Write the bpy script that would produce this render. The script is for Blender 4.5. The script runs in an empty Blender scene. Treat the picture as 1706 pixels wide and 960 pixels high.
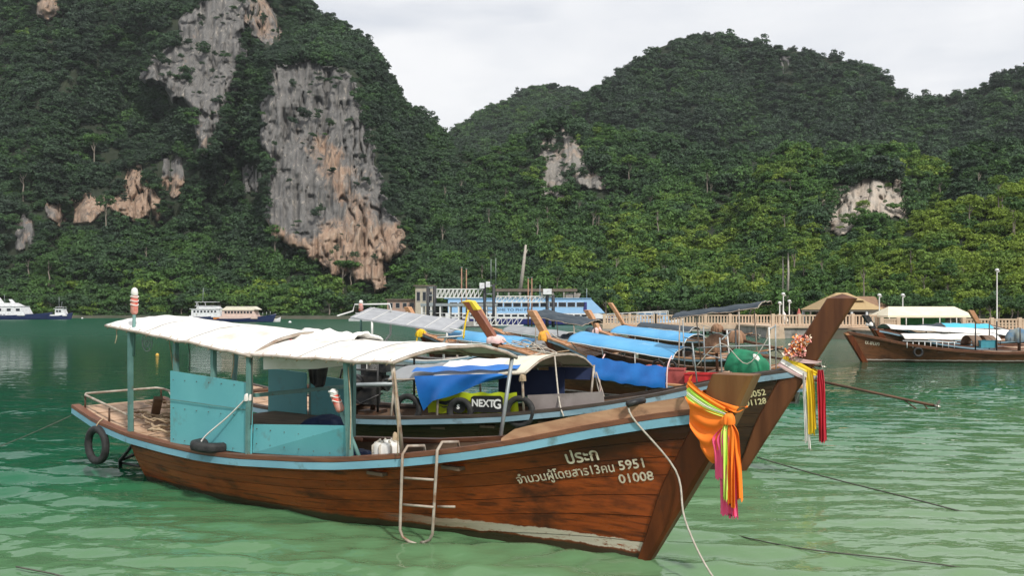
import bpy, math, random
import numpy as np
from mathutils import Vector, Matrix, Euler
R = math.radians
random.seed(7); RNG = np.random.default_rng(11)
SC = bpy.context.scene
COL = SC.collection

# ------------------------------------------------------------ camera
F, CX, HZ, CH = 1450.0, 853.0, 515.0, 2.6
cam = bpy.data.cameras.new('camera'); cam_o = bpy.data.objects.new('camera', cam); COL.objects.link(cam_o)
cam.sensor_width = 36; cam.lens = 36*F/1706; cam.shift_y = (HZ-480)/1706
cam.clip_end = 6000; cam.clip_start = 0.1
cam_o.location = (0, 0, CH); cam_o.rotation_euler = (R(90), 0, 0)
SC.camera = cam_o
SC.view_settings.view_transform = 'Standard'; SC.view_settings.look = 'None'
SC.view_settings.exposure = 0.12; SC.view_settings.gamma = 1.0
SC.cycles.max_bounces = 6; SC.cycles.transparent_max_bounces = 6

# ------------------------------------------------------------ sky and sun
SUN_DIR = Vector((0.44, -0.80, 0.98)).normalized()      # towards the sun: behind the camera, to the right
SUN_EL = math.asin(SUN_DIR.z); SUN_AZ = math.atan2(SUN_DIR.x, SUN_DIR.y)
wd = bpy.data.worlds.new('World'); SC.world = wd; wd.use_nodes = True
nt = wd.node_tree; N = nt.nodes; Lk = nt.links
bg = N['Background']; bg.inputs['Strength'].default_value = 0.1
sky = N.new('ShaderNodeTexSky'); sky.sky_type = 'NISHITA'; sky.sun_disc = False
sky.sun_elevation = SUN_EL; sky.sun_rotation = SUN_AZ
sky.air_density = 1.0; sky.dust_density = 2.0
tc = N.new('ShaderNodeTexCoord')
mp = N.new('ShaderNodeMapping'); mp.inputs['Scale'].default_value = (1.1, 1.1, 3.2)
Lk.new(tc.outputs['Generated'], mp.inputs['Vector'])
n1 = N.new('ShaderNodeTexNoise'); n1.inputs['Scale'].default_value = 1.7; n1.inputs['Detail'].default_value = 6; n1.inputs['Roughness'].default_value = 0.55
Lk.new(mp.outputs['Vector'], n1.inputs['Vector'])
cr = N.new('ShaderNodeValToRGB')               # cloud brightness
cr.color_ramp.elements[0].position = 0.36; cr.color_ramp.elements[0].color = (7.2, 7.5, 8.05, 1)
cr.color_ramp.elements[1].position = 0.60; cr.color_ramp.elements[1].color = (9.3, 9.35, 9.5, 1)
Lk.new(n1.outputs['Fac'], cr.inputs['Fac'])
n2 = N.new('ShaderNodeTexNoise'); n2.inputs['Scale'].default_value = 2.3; n2.inputs['Detail'].default_value = 4
mp2 = N.new('ShaderNodeMapping'); mp2.inputs['Scale'].default_value = (1, 1, 4.5); mp2.inputs['Location'].default_value = (3.1, 0.4, 1.3)
Lk.new(tc.outputs['Generated'], mp2.inputs['Vector']); Lk.new(mp2.outputs['Vector'], n2.inputs['Vector'])
cov = N.new('ShaderNodeMapRange'); cov.inputs['From Min'].default_value = 0.28; cov.inputs['From Max'].default_value = 0.44
cov.inputs['To Min'].default_value = 0.62; cov.inputs['To Max'].default_value = 0.97
Lk.new(n2.outputs['Fac'], cov.inputs['Value'])
mx = N.new('ShaderNodeMix'); mx.data_type = 'RGBA'
Lk.new(cov.outputs['Result'], mx.inputs['Factor']); Lk.new(sky.outputs['Color'], mx.inputs['A']); Lk.new(cr.outputs['Color'], mx.inputs['B'])
Lk.new(mx.outputs['Result'], bg.inputs['Color'])

sl = bpy.data.lights.new('sun', 'SUN'); sl.energy = 3.5; sl.angle = R(4); sl.color = (1.0, 0.95, 0.87)
so = bpy.data.objects.new('sun', sl); COL.objects.link(so)
so.rotation_euler = SUN_DIR.to_track_quat('Z', 'Y').to_euler(); so.location = (40, -60, 120)

# ------------------------------------------------------------ helpers
def W(px, py, Y):
    return Vector(((px-CX)/F*Y, Y, CH-(py-HZ)/F*Y))

class MB:
    """collects shapes and links them as one mesh object"""
    def __init__(s): s.v = []; s.f = []; s.sm = []
    def add(s, vs, fs, smooth=False):
        o = len(s.v); s.v += [tuple(p) for p in vs]
        s.f += [tuple(i+o for i in f) for f in fs]; s.sm += [smooth]*len(fs); return s
    def box(s, c, size, rot=None, taper=1.0):
        c = Vector(c); hx, hy, hz = size[0]/2, size[1]/2, size[2]/2
        vs = [Vector((x*hx*(taper if z > 0 else 1), y*hy*(taper if z > 0 else 1), z*hz)) for z in (-1, 1) for y in (-1, 1) for x in (-1, 1)]
        if rot is not None:
            m = rot if isinstance(rot, Matrix) else Euler(rot).to_matrix()
            vs = [m @ v for v in vs]
        return s.add([v+c for v in vs], [(0,2,3,1),(4,5,7,6),(0,1,5,4),(2,6,7,3),(0,4,6,2),(1,3,7,5)])
    def bar(s, a, b, w, h=None, up=(0,0,1)):
        a, b = Vector(a), Vector(b); h = h or w; d = (b-a).normalized(); u = Vector(up)
        if abs(d.dot(u)) > 0.98: u = Vector((1,0,0))
        r = d.cross(u).normalized(); u = r.cross(d)
        vs = [p + r*(i*w/2) + u*(j*h/2) for p in (a, b) for i, j in ((-1,-1),(1,-1),(1,1),(-1,1))]
        return s.add(vs, [(0,1,2,3),(7,6,5,4),(0,4,5,1),(1,5,6,2),(2,6,7,3),(3,7,4,0)])
    def tube(s, pts, r, n=7, closed=False, caps=True):
        pts = [Vector(p) for p in pts]; m = len(pts); vs = []; ref = None
        rs = r if isinstance(r, (list, tuple)) else [r]*m
        for i, p in enumerate(pts):
            if closed: d = pts[(i+1) % m]-pts[i-1]
            else: d = pts[min(i+1, m-1)]-pts[max(i-1, 0)]
            if d.length < 1e-9: d = Vector((0,0,1))
            d.normalize()
            if ref is None: ref = Vector((0,0,1)) if abs(d.z) < 0.9 else Vector((1,0,0))
            x = d.cross(ref)
            if x.length < 1e-6: x = d.cross(Vector((0,1,0.1)))
            x.normalize(); y = x.cross(d).normalized(); ref = y
            for k in range(n):
                a = 2*math.pi*k/n; vs.append(p+(x*math.cos(a)+y*math.sin(a))*rs[i])
        fs = []
        for i in range(m if closed else m-1):
            j = (i+1) % m
            for k in range(n):
                fs.append((i*n+k, i*n+(k+1) % n, j*n+(k+1) % n, j*n+k))
        if caps and not closed:
            fs.append(tuple(range(n-1, -1, -1))); fs.append(tuple((m-1)*n+k for k in range(n)))
        return s.add(vs, fs, True)
    def lathe(s, c, prof, n=14, axis='z'):
        c = Vector(c); vs = []
        for r, h in prof:
            for k in range(n):
                a = 2*math.pi*k/n; x, y = r*math.cos(a), r*math.sin(a)
                vs.append(c+(Vector((x,y,h)) if axis == 'z' else Vector((h,x,y)) if axis == 'x' else Vector((y,h,x))))
        fs = [(i*n+k, i*n+(k+1) % n, (i+1)*n+(k+1) % n, (i+1)*n+k) for i in range(len(prof)-1) for k in range(n)]
        return s.add(vs, fs, True)
    def grid(s, P, smooth=True, thick=0.0):
        """P: rows of points; thick: second skin below"""
        nr, nc = len(P), len(P[0]); vs = [Vector(p) for r in P for p in r]
        fs = [(i*nc+j, i*nc+j+1, (i+1)*nc+j+1, (i+1)*nc+j) for i in range(nr-1) for j in range(nc-1)]
        if thick:
            o = len(vs); vs += [v-Vector((0,0,thick)) for v in vs[:]]
            fs += [tuple(o+i for i in reversed(f)) for f in fs[:]]
            ring = [j for j in range(nc)]+[i*nc+nc-1 for i in range(1, nr)]+[(nr-1)*nc+j for j in range(nc-2, -1, -1)]+[i*nc for i in range(nr-2, 0, -1)]
            for a, b in zip(ring, ring[1:]+ring[:1]): fs.append((b, a, o+a, o+b))
        return s.add(vs, fs, smooth)
    def prism(s, poly, t0, t1, axis='y'):
        """poly in (x,z) extruded along y from t0 to t1 (or (x,y) along z)"""
        n = len(poly)
        if axis == 'y': vs = [Vector((p[0], t, p[1])) for t in (t0, t1) for p in poly]
        elif axis == 'z': vs = [Vector((p[0], p[1], t)) for t in (t0, t1) for p in poly]
        else: vs = [Vector((t, p[0], p[1])) for t in (t0, t1) for p in poly]
        fs = [tuple(range(n)), tuple(range(2*n-1, n-1, -1))]+[(i, n+i, n+(i+1) % n, (i+1) % n) for i in range(n)]
        return s.add(vs, fs)
    def xf(s, m):
        s.v = [tuple(m @ Vector(p)) for p in s.v]; return s
    def build(s, name, m, parent=None, smooth=None, label=None):
        me = bpy.data.meshes.new(name); me.from_pydata(s.v, [], s.f)
        me.polygons.foreach_set('use_smooth', [bool(x) for x in s.sm] if smooth is None else [smooth]*len(s.f))
        me.update()
        if m: me.materials.append(m)
        o = bpy.data.objects.new(name, me); COL.objects.link(o)
        if parent: o.parent = parent
        if label: o['label'] = label
        return o

def fixnormals(o):
    import bmesh
    b = bmesh.new(); b.from_mesh(o.data); bmesh.ops.recalc_face_normals(b, faces=b.faces); b.to_mesh(o.data); b.free(); return o
def tag(o, label=None, cat=None, group=None, kind=None):
    if label: o['label'] = label
    if cat: o['category'] = cat
    if group: o['group'] = group
    if kind: o['kind'] = kind
    return o
def thing(name, label, cat, loc=(0,0,0), rz=0, group=None):
    o = bpy.data.objects.new(name, None); COL.objects.link(o); o.empty_display_size = 0.2
    o.location = loc; o.rotation_euler = (0, 0, rz); return tag(o, label, cat, group)
def copy_tree(o, parent=None):
    c = o.copy(); COL.objects.link(c); c.parent = parent
    for ch in list(o.children): copy_tree(ch, c)
    return c

# numpy value noise
def _h(ix, iy, seed):
    n = (ix*374761393+iy*668265263+seed*974711) & 0x7fffffff
    n = ((n ^ (n >> 13))*1274126177) & 0x7fffffff
    return ((n ^ (n >> 16)) & 0xffff)/65535.0
def vnoise(x, y, seed=0):
    x = np.asarray(x, float); y = np.asarray(y, float)
    ix = np.floor(x).astype(np.int64); iy = np.floor(y).astype(np.int64); fx = x-ix; fy = y-iy
    fx = fx*fx*(3-2*fx); fy = fy*fy*(3-2*fy)
    a = _h(ix, iy, seed); b = _h(ix+1, iy, seed); c = _h(ix, iy+1, seed); d = _h(ix+1, iy+1, seed)
    return (a*(1-fx)+b*fx)*(1-fy)+(c*(1-fx)+d*fx)*fy
def fbm(x, y, seed=0, o=4):
    s = 0; a = 0.5; t = 0
    for k in range(o):
        s = s+a*vnoise(np.asarray(x)*2**k, np.asarray(y)*2**k, seed+k*17); t += a; a *= 0.5
    return s/t

# ------------------------------------------------------------ materials
MATS = {}
def mat(name, c, rough=0.6, c2=None, scale=4, stretch=(1,1,1), metal=0.0, bump=0.0, bscale=None, detail=5, lo=0.35, hi=0.65, coat=0.0, dirt=None, dscale=1.5, dlo=0.55, dhi=0.7, spec=0.5):
    if name in MATS: return MATS[name]
    m = bpy.data.materials.new(name); m.use_nodes = True; MATS[name] = m
    t = m.node_tree; n = t.nodes; l = t.links; p = n['Principled BSDF']
    p.inputs['Roughness'].default_value = rough; p.inputs['Metallic'].default_value = metal
    p.inputs['Coat Weight'].default_value = coat; p.inputs['Specular IOR Level'].default_value = spec
    tcn = n.new('ShaderNodeTexCoord'); mpn = n.new('ShaderNodeMapping'); mpn.inputs['Scale'].default_value = stretch
    l.new(tcn.outputs['Object'], mpn.inputs['Vector'])
    no = n.new('ShaderNodeTexNoise'); no.inputs['Scale'].default_value = scale; no.inputs['Detail'].default_value = detail
    l.new(mpn.outputs['Vector'], no.inputs['Vector'])
    r = n.new('ShaderNodeValToRGB'); r.color_ramp.elements[0].position = lo; r.color_ramp.elements[1].position = hi
    r.color_ramp.elements[0].color = (*c, 1); r.color_ramp.elements[1].color = (*(c2 or tuple(x*0.8 for x in c)), 1)
    l.new(no.outputs['Fac'], r.inputs['Fac']); outc = r.outputs['Color']
    if dirt:
        nd = n.new('ShaderNodeTexNoise'); nd.inputs['Scale'].default_value = dscale; nd.inputs['Detail'].default_value = 7; nd.inputs['Roughness'].default_value = 0.65
        l.new(tcn.outputs['Object'], nd.inputs['Vector'])
        mr = n.new('ShaderNodeMapRange'); mr.inputs['From Min'].default_value = dlo; mr.inputs['From Max'].default_value = dhi
        l.new(nd.outputs['Fac'], mr.inputs['Value'])
        mxn = n.new('ShaderNodeMix'); mxn.data_type = 'RGBA'; mxn.inputs['B'].default_value = (*dirt, 1)
        l.new(mr.outputs['Result'], mxn.inputs['Factor']); l.new(outc, mxn.inputs['A']); outc = mxn.outputs['Result']
    l.new(outc, p.inputs['Base Color'])
    if bump:
        nb = n.new('ShaderNodeTexNoise'); nb.inputs['Scale'].default_value = bscale or scale*2; nb.inputs['Detail'].default_value = 5
        l.new(mpn.outputs['Vector'], nb.inputs['Vector'])
        b = n.new('ShaderNodeBump'); b.inputs['Strength'].default_value = bump; b.inputs['Distance'].default_value = 0.02
        l.new(nb.outputs['Fac'], b.inputs['Height']); l.new(b.outputs['Normal'], p.inputs['Normal'])
    return m

def hull_mat(name, c, c2, dark, boot, boot_x0=99., boot_hi=0.14, low=(0.05,0.035,0.02), topdark=0.0):
    m = bpy.data.materials.new(name); m.use_nodes = True; MATS[name] = m
    t = m.node_tree; n = t.nodes; l = t.links; p = n['Principled BSDF']
    p.inputs['Roughness'].default_value = 0.42; p.inputs['Specular IOR Level'].default_value = 0.35
    tcn = n.new('ShaderNodeTexCoord')
    def noise(sc, st, det=6, rough=0.6):
        mpn = n.new('ShaderNodeMapping'); mpn.inputs['Scale'].default_value = st; l.new(tcn.outputs['Object'], mpn.inputs['Vector'])
        no = n.new('ShaderNodeTexNoise'); no.inputs['Scale'].default_value = sc; no.inputs['Detail'].default_value = det; no.inputs['Roughness'].default_value = rough
        l.new(mpn.outputs['Vector'], no.inputs['Vector']); return no.outputs['Fac']
    def mrange(v, a, b, lo=0., hi=1.):
        r = n.new('ShaderNodeMapRange'); r.inputs['From Min'].default_value = a; r.inputs['From Max'].default_value = b
        r.inputs['To Min'].default_value = lo; r.inputs['To Max'].default_value = hi; l.new(v, r.inputs['Value']); return r.outputs['Result']
    def mixc(f, a, b):
        x = n.new('ShaderNodeMix'); x.data_type = 'RGBA'; l.new(f, x.inputs['Factor'])
        for s, v in (('A', a), ('B', b)):
            if isinstance(v, tuple): x.inputs[s].default_value = (*v, 1)
            else: l.new(v, x.inputs[s])
        return x.outputs['Result']
    def math_(op, a, b):
        x = n.new('ShaderNodeMath'); x.operation = op
        for i, v in enumerate((a, b)):
            if isinstance(v, (int, float)): x.inputs[i].default_value = v
            else: l.new(v, x.inputs[i])
        return x.outputs[0]
    g = noise(5, (0.22, 3, 5)); col = mixc(mrange(g, 0.3, 0.7), c, c2)
    oi = n.new('ShaderNodeObjectInfo')
    hsv = n.new('ShaderNodeHueSaturation'); l.new(mrange(oi.outputs['Random'], 0, 1, 0.86, 1.12), hsv.inputs['Value']); l.new(col, hsv.inputs['Color']); col = hsv.outputs['Color']
    stain = noise(2.2, (0.55, 1, 1.3), 8, 0.68); col = mixc(mrange(stain, 0.5, 0.66, 0, 0.85), col, dark)
    streak = noise(6, (0.12, 2, 3.6), 4, 0.5); col = mixc(mrange(streak, 0.58, 0.68, 0, 0.7), col, dark)
    sx = n.new('ShaderNodeSeparateXYZ'); l.new(tcn.outputs['Object'], sx.inputs['Vector'])
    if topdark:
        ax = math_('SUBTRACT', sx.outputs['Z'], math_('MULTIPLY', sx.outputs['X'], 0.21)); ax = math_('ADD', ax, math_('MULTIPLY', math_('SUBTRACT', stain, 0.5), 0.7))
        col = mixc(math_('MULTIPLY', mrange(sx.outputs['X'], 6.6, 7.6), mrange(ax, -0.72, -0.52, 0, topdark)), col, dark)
    wob = noise(3.0, (1, 1, 1), 6, 0.7); zz = math_('ADD', sx.outputs['Z'], math_('MULTIPLY', math_('SUBTRACT', wob, 0.5), 0.10))
    # worn boot line and fouled bottom
    chips = mrange(noise(9, (0.6, 1, 1.5), 7, 0.7), 0.66, 0.57)
    inb = math_('MULTIPLY', mrange(zz, 0.085, 0.095), mrange(zz, boot_hi+0.01, boot_hi))
    inb = math_('MULTIPLY', math_('MULTIPLY', inb, mrange(sx.outputs['X'], boot_x0, boot_x0+1.6)), chips)
    below = mrange(zz, 0.095, 0.06)
    col = mixc(below, col, low); col = mixc(inb, col, boot)
    l.new(col, p.inputs['Base Color'])
    l.new(mrange(stain, 0.35, 0.7, 0.24, 0.5), p.inputs['Roughness'])
    b = n.new('ShaderNodeBump'); b.inputs['Strength'].default_value = 0.35; b.inputs['Distance'].default_value = 0.012
    l.new(g, b.inputs['Height']); l.new(b.outputs['Normal'], p.inputs['Normal'])
    return m
# ------------------------------------------------------------ water
def water_material():
    m = bpy.data.materials.new('sea_water'); m.use_nodes = True
    t = m.node_tree; n = t.nodes; l = t.links; p = n['Principled BSDF']
    tcn = n.new('ShaderNodeTexCoord'); sx = n.new('ShaderNodeSeparateXYZ'); l.new(tcn.outputs['Object'], sx.inputs['Vector'])
    def mr(v, a, b, lo=0., hi=1.):
        r = n.new('ShaderNodeMapRange'); r.inputs['From Min'].default_value = a; r.inputs['From Max'].default_value = b
        r.inputs['To Min'].default_value = lo; r.inputs['To Max'].default_value = hi; r.interpolation_type = 'SMOOTHSTEP'; l.new(v, r.inputs['Value']); return r.outputs['Result']
    def ma(op, a, b):
        x = n.new('ShaderNodeMath'); x.operation = op
        for i, v in enumerate((a, b)):
            if isinstance(v, (int, float)): x.inputs[i].default_value = v
            else: l.new(v, x.inputs[i])
        return x.outputs[0]
    def noise(sc, st, det=4, rough=0.55):
        mpn = n.new('ShaderNodeMapping'); mpn.inputs['Scale'].default_value = st; l.new(tcn.outputs['Object'], mpn.inputs['Vector'])
        no = n.new('ShaderNodeTexNoise'); no.inputs['Scale'].default_value = sc; no.inputs['Detail'].default_value = det; no.inputs['Roughness'].default_value = rough
        l.new(mpn.outputs['Vector'], no.inputs['Vector']); return no.outputs['Fac']
    patch = noise(0.16, (1, 1, 1), 4)
    # depth of the water: the sandy shallows lie under the camera and to the right
    d = ma('SUBTRACT', ma('ADD', ma('MULTIPLY', sx.outputs['Y'], 0.85), ma('MULTIPLY', sx.outputs['X'], -0.55)), 0.0)
    d = ma('ADD', d, ma('MULTIPLY', ma('SUBTRACT', patch, 0.5), 9.0))
    r = n.new('ShaderNodeValToRGB'); l.new(mr(d, 3, 24), r.inputs['Fac'])
    e = r.color_ramp.elements; e[0].position = 0; e[0].color = (0.135, 0.225, 0.112, 1); e[1].position = 1; e[1].color = (0.003, 0.066, 0.034, 1)
    x = e.new(0.35); x.color = (0.058, 0.160, 0.072, 1)
    x = e.new(0.65); x.color = (0.012, 0.112, 0.052, 1)
    l.new(r.outputs['Color'], p.inputs['Base Color'])
    p.inputs['Roughness'].default_value = 0.02; p.inputs['IOR'].default_value = 1.33
    l.new(mr(sx.outputs['Y'], 28, 110, 0.02, 0.34), p.inputs['Roughness'])
    b1 = noise(3.2, (0.5, 1.0, 1), 3); b2 = noise(6.0, (0.42, 1.0, 1), 2); b3 = noise(0.5, (0.5, 1.2, 1), 3)
    ruf = mr(sx.outputs['Y'], 20, 70, 0.32, 2.4)
    h = ma('ADD', ma('MULTIPLY', ma('ADD', ma('MULTIPLY', b1, 0.046), ma('MULTIPLY', b3, 0.09)), ruf), ma('MULTIPLY', b2, 0.0125))
    b = n.new('ShaderNodeBump'); b.inputs['Strength'].default_value = 1.0; b.inputs['Distance'].default_value = 1.0
    l.new(h, b.inputs['Height']); l.new(b.outputs['Normal'], p.inputs['Normal'])
    return m
def build_water():
    nr, nc = 520, 440
    ys = 3.0*(330/3.0)**np.linspace(0, 1, nr); ys = np.concatenate([[-60, -10, 0.5], ys, [700, 3000]])
    s = np.concatenate([[-6, -2.6, -1.5], np.linspace(-1, 1, nc), [1.5, 2.6, 6]]); nc += 6
    Yg, S = np.meshgrid(ys, s, indexing='ij')
    half = np.maximum(np.abs(Yg)*0.72+6, 6); half = np.where(Yg < 3, 60, half); half[-2:] = 3500
    X = S*half
    A = np.clip(1.0-(Yg-22)/40, 0.0, 1)*np.clip(Yg/6, 0, 1)
    Z = np.zeros_like(X); gw_ = np.random.default_rng(3)
    for k in range(44):
        lam = 0.15*(0.95/0.15)**gw_.random(); th = gw_.normal(0, 0.33)+0.12; kx, ky = 2*math.pi/lam*math.sin(th), 2*math.pi/lam*math.cos(th)
        wob = 0.9*vnoise(X*0.35+k, Yg*0.35, k)*2
        Z += 0.0145*(lam/1.0)**0.95*np.sin(kx*X+ky*Yg+gw_.uniform(0, 6.28)+wob)*np.clip(2.6*vnoise(X/1.3+k*3, Yg/1.2, 50+k)-0.55, 0, 1.3)*np.clip(1-(Yg-lam*26)/(lam*20), 0, 1)
    Z *= 0.35+0.9*np.clip(fbm(X/5.0, Yg/7.0, 77, 2)*2.4-0.7, 0, 1)
    Z = Z*A
    v = np.stack([X, Yg, Z], -1).reshape(-1, 3)
    n0, n1_ = len(ys), nc
    idx = np.arange(n0*n1_).reshape(n0, n1_)
    q = np.stack([idx[:-1, :-1], idx[:-1, 1:], idx[1:, 1:], idx[1:, :-1]], -1).reshape(-1, 4)
    return np_mesh('water', v, q, water_material(), True)
def np_mesh(name, v, q, m, smooth=True):
    me = bpy.data.meshes.new(name)
    me.vertices.add(len(v)); me.vertices.foreach_set('co', v.astype(np.float32).ravel())
    me.loops.add(q.size); me.loops.foreach_set('vertex_index', q.astype(np.int32).ravel())
    me.polygons.add(len(q)); me.polygons.foreach_set('loop_start', np.arange(0, q.size, 4, dtype=np.int32))
    me.polygons.foreach_set('use_smooth', np.full(len(q), smooth)); me.update(calc_edges=True); me.validate()
    if m: me.materials.append(m)
    o = bpy.data.objects.new(name, me); COL.objects.link(o); return o
tag(build_water(), 'green turquoise bay water, rippled, paler over the sandy shallows', kind='structure')

# ------------------------------------------------------------ land and hills
m_soil = mat('forest_floor', (0.010,0.018,0.008), 0.95, (0.020,0.028,0.012), 0.15, bump=0.4, bscale=0.8)
m_shore = mat('shore_ground', (0.07,0.065,0.045), 0.95, (0.035,0.045,0.022), 0.25, bump=0.3, bscale=3)
shore = [(400,62),(62,63),(34,70),(24.5,78),(22,105),(12,150),(-4,196),(-32,214),(-115,243),(-255,262),(-700,320)]
lb = MB()
rows = []
for off, z in ((-3.0,-1.2),(0.0,0.1),(2.0,0.75),(400,1.2),(2500,1.2)):
    rows.append([(x+(off*0.35 if x < 30 else 0)*(1 if off < 10 else 0), y+off, z) for x, y in shore])
lb.grid(rows, True)
tag(fixnormals(lb.build('shore', m_shore)), 'low sandy shore land behind the sea wall and the pier', kind='structure')

def inside(poly, px, py):
    px = np.asarray(px, float); py = np.asarray(py, float); r = np.zeros(px.shape, bool); n = len(poly)
    for i in range(n):
        x1, y1 = poly[i]; x2, y2 = poly[(i+1) % n]
        c = ((y1 > py) != (y2 > py)) & (px < (x2-x1)*(py-y1)/((y2-y1) if y2 != y1 else 1e-9)+x1); r ^= c
    return r
def sdist(poly, px, py):
    d = np.full(np.shape(px), 1e9); n = len(poly)
    for i in range(n):
        ax, ay = poly[i]; bx, by = poly[(i+1) % n]; ex, ey = bx-ax, by-ay
        t = np.clip(((px-ax)*ex+(py-ay)*ey)/(ex*ex+ey*ey+1e-9), 0, 1)
        d = np.minimum(d, np.hypot(px-ax-t*ex, py-ay-t*ey))
    return np.where(inside(poly, px, py), d, -d)

def plane(y0, y1, p0, p1, xk=0, xc=0):
    return lambda PX, PY: y0+(y1-y0)*(p0-PY)/(p0-p1)+(PX-xc)*xk
BIG = [(450,112),(500,108),(545,112),(582,122),(592,160),(606,200),(618,252),(634,300),(640,350),(664,372),(664,418),(640,440),(640,474),(600,468),(572,452),(546,448),(520,425),(490,405),(462,396),(452,360),(448,300),(446,200)]
HIGH = [(246,120),(262,92),(290,74),(305,38),(330,8),(360,-20),(412,-20),(408,30),(396,80),(385,140),(374,190),(358,226),(346,252),(338,215),(326,180),(296,150),(270,130)]
P_BIG = plane(252,306,474,107,-0.03,550); P_HIGH = plane(292,356,250,-20,0.0,330)
class Hill:
    """front surface of a hill: ridge outline, base outline, depth from base to ridge; the back falls away behind the ridge"""
    def __init__(s, ridge, basepy, Yb, Yr, x0, x1, gamma=1.0, seed=1, amp=10, gully=()):
        s.rx = [p[0] for p in ridge]; s.ry = [p[1] for p in ridge]
        s.basepy, s.Yb, s.Yr, s.x0, s.x1, s.gamma, s.seed, s.amp, s.gully = basepy, Yb, Yr, x0, x1, gamma, seed, amp, gully
    cliffs = ()
    def f(s, a, px):
        return np.interp(px, [q[0] for q in a], [q[1] for q in a]) if isinstance(a, (list, tuple)) else np.full_like(np.asarray(px, float), a)
    def pos(s, px, t):
        """t 0 base .. 1 ridge"""
        px = np.asarray(px, float); t = np.asarray(t, float)
        rp = np.interp(px, s.rx, s.ry); bp = s.f(s.basepy, px); bp = np.maximum(bp, rp+4)
        py = bp+(rp-bp)*t
        yb, yr = s.f(s.Yb, px), s.f(s.Yr, px)
        Y = yb+(yr-yb)*t**s.gamma
        Y = Y+((fbm(px/90, py/90, s.seed, 4)-0.5)*2+(np.abs(2*fbm(px/75+0.004*py, py/190, s.seed+7, 3)-1)-0.25)*2.2)*s.amp*np.sin(np.clip(t, 0, 1)*math.pi)**0.5
        for poly, fn in s.cliffs:
            d = sdist(poly, px, py); w = np.clip((d+70)/70, 0, 1); w = w*w*(3-2*w); Y = Y*(1-w)+(fn(px, py)+7.0)*w
        for gx, gy0, gy1, gw, gd, slope in s.gully:
            c = gx+(py-gy0)*slope
            Y = Y+gd*np.exp(-((px-c)/gw)**2)*np.clip((py-gy0+40)/60, 0, 1)*np.clip((gy1-py+40)/60, 0, 1)
        return (px-CX)/F*Y, Y, CH-(py-HZ)/F*Y, py
    def mesh(s, name, label, step=7):
        nx = int((s.x1-s.x0)/step)+1; pxs = np.linspace(s.x0, s.x1, nx); ts = np.linspace(0, 1, 60)
        T, PX = np.meshgrid(ts, pxs, indexing='ij')
        X, Y, Z, _ = s.pos(PX, T)
        v = [np.stack([X, Y, Z], -1)]
        x, y, z = X[-1], Y[-1], Z[-1]
        for k in range(1, 12):        # the far side of the hill
            q = k/11; v.append(np.stack([x*(1+0.25*q), y+ (z*1.1+30)*q, z*(1-q**1.6)-2*q], -1)[None])
        b = np.stack([X[0], Y[0]-2, np.full_like(X[0], -2)], -1)[None]   # skirt
        v = np.concatenate([b]+v, 0); n0, n1_ = v.shape[:2]
        idx = np.arange(n0*n1_).reshape(n0, n1_)
        qd = np.stack([idx[:-1, :-1], idx[:-1, 1:], idx[1:, 1:], idx[1:, :-1]], -1).reshape(-1, 4)
        o = np_mesh(name, v.reshape(-1, 3), qd, m_soil, True); return tag(o, label, kind='structure')

hill_left = Hill([(-1300,520),(-1050,360),(-700,90),(-350,-60),(-150,-120),(60,-190),(250,-210),(380,-130),(515,0),(535,25),(560,34),(585,50),(605,62),(630,92),(648,118),(658,150),(682,178),(706,190),(722,212),(742,228),(760,262),(790,345),(820,430),(850,515)],
                 526, [(-1300,350),(-350,275),(0,256),(300,248),(600,236),(760,218),(860,214)], [(-1300,420),(-350,400),(515,390),(742,350),(850,240)], -1300, 850, 0.9, 3, 11,
                 gully=((400,80,470,26,26,-0.12),(425,300,520,20,10,0.0),(210,60,420,60,12,0.15)))
hill_far = Hill([(690,262),(745,230),(775,205),(810,182),(850,165),(880,150),(905,145),(940,146),(958,150),(975,160),(1000,172),(1040,185),(1100,215),(1150,260)], 330, 520, 700, 690, 1150, 1.0, 21, 14)
hill_right = Hill([(860,250),(890,226),(930,205),(972,162),(985,152),(1012,142),(1050,112),(1078,90),(1100,78),(1130,68),(1160,62),(1195,60),(1230,66),(1262,77),(1290,78),(1310,83),(1340,86),(1365,94),(1395,97),(1420,106),(1455,116),(1477,128),(1488,148),(1505,160),(1525,172),(1560,162),(1600,160),(1630,162),(1640,146),(1655,134),(1682,120),(1710,115),(1760,112),(1850,130),(2000,200),(2200,330)],
                  420, [(860,380),(1706,330),(2200,300)], [(860,480),(1200,520),(1700,440),(2200,400)], 860, 2200, 1.0, 31, 14)
hill_mid = Hill([(700,330),(735,262),(770,256),(810,262),(850,238),(880,222),(915,214),(950,206),(990,210),(1030,218),(1080,226),(1130,236),(1180,246),(1230,258),(1280,262),(1330,275),(1400,330),(1450,400),(1500,470)],
                520, [(700,218),(850,204),(1000,186),(1200,165),(1500,140)], [(700,330),(950,330),(1280,290),(1500,200)], 700, 1500, 0.95, 41, 9)
hill_knoll = Hill([(1200,420),(1240,330),(1262,292),(1285,254),(1310,242),(1335,246),(1362,262),(1385,264),(1415,256),(1445,246),(1475,246),(1505,256),(1540,268),(1572,274),(1584,300),(1600,250),(1630,242),(1680,240),(1740,245),(1850,300),(2000,400)],
                  500, [(1200,165),(1500,140),(1800,130)], [(1200,240),(1500,228),(1800,215)], 1200, 2000, 0.8, 51, 5)
hill_bright = Hill([(1240,505),(1300,470),(1360,440),(1400,428),(1450,402),(1490,385),(1540,360),(1590,345),(1640,328),(1680,314),(1706,306),(1780,285),(1900,300),(2100,420)],
                   526, [(1240,150),(1400,128),(1706,108),(2100,95)], [(1240,175),(1400,165),(1706,150),(2100,140)], 1240, 2100, 0.9, 61, 4)
hill_left.cliffs = [(BIG, P_BIG), (HIGH, P_HIGH)]
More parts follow.
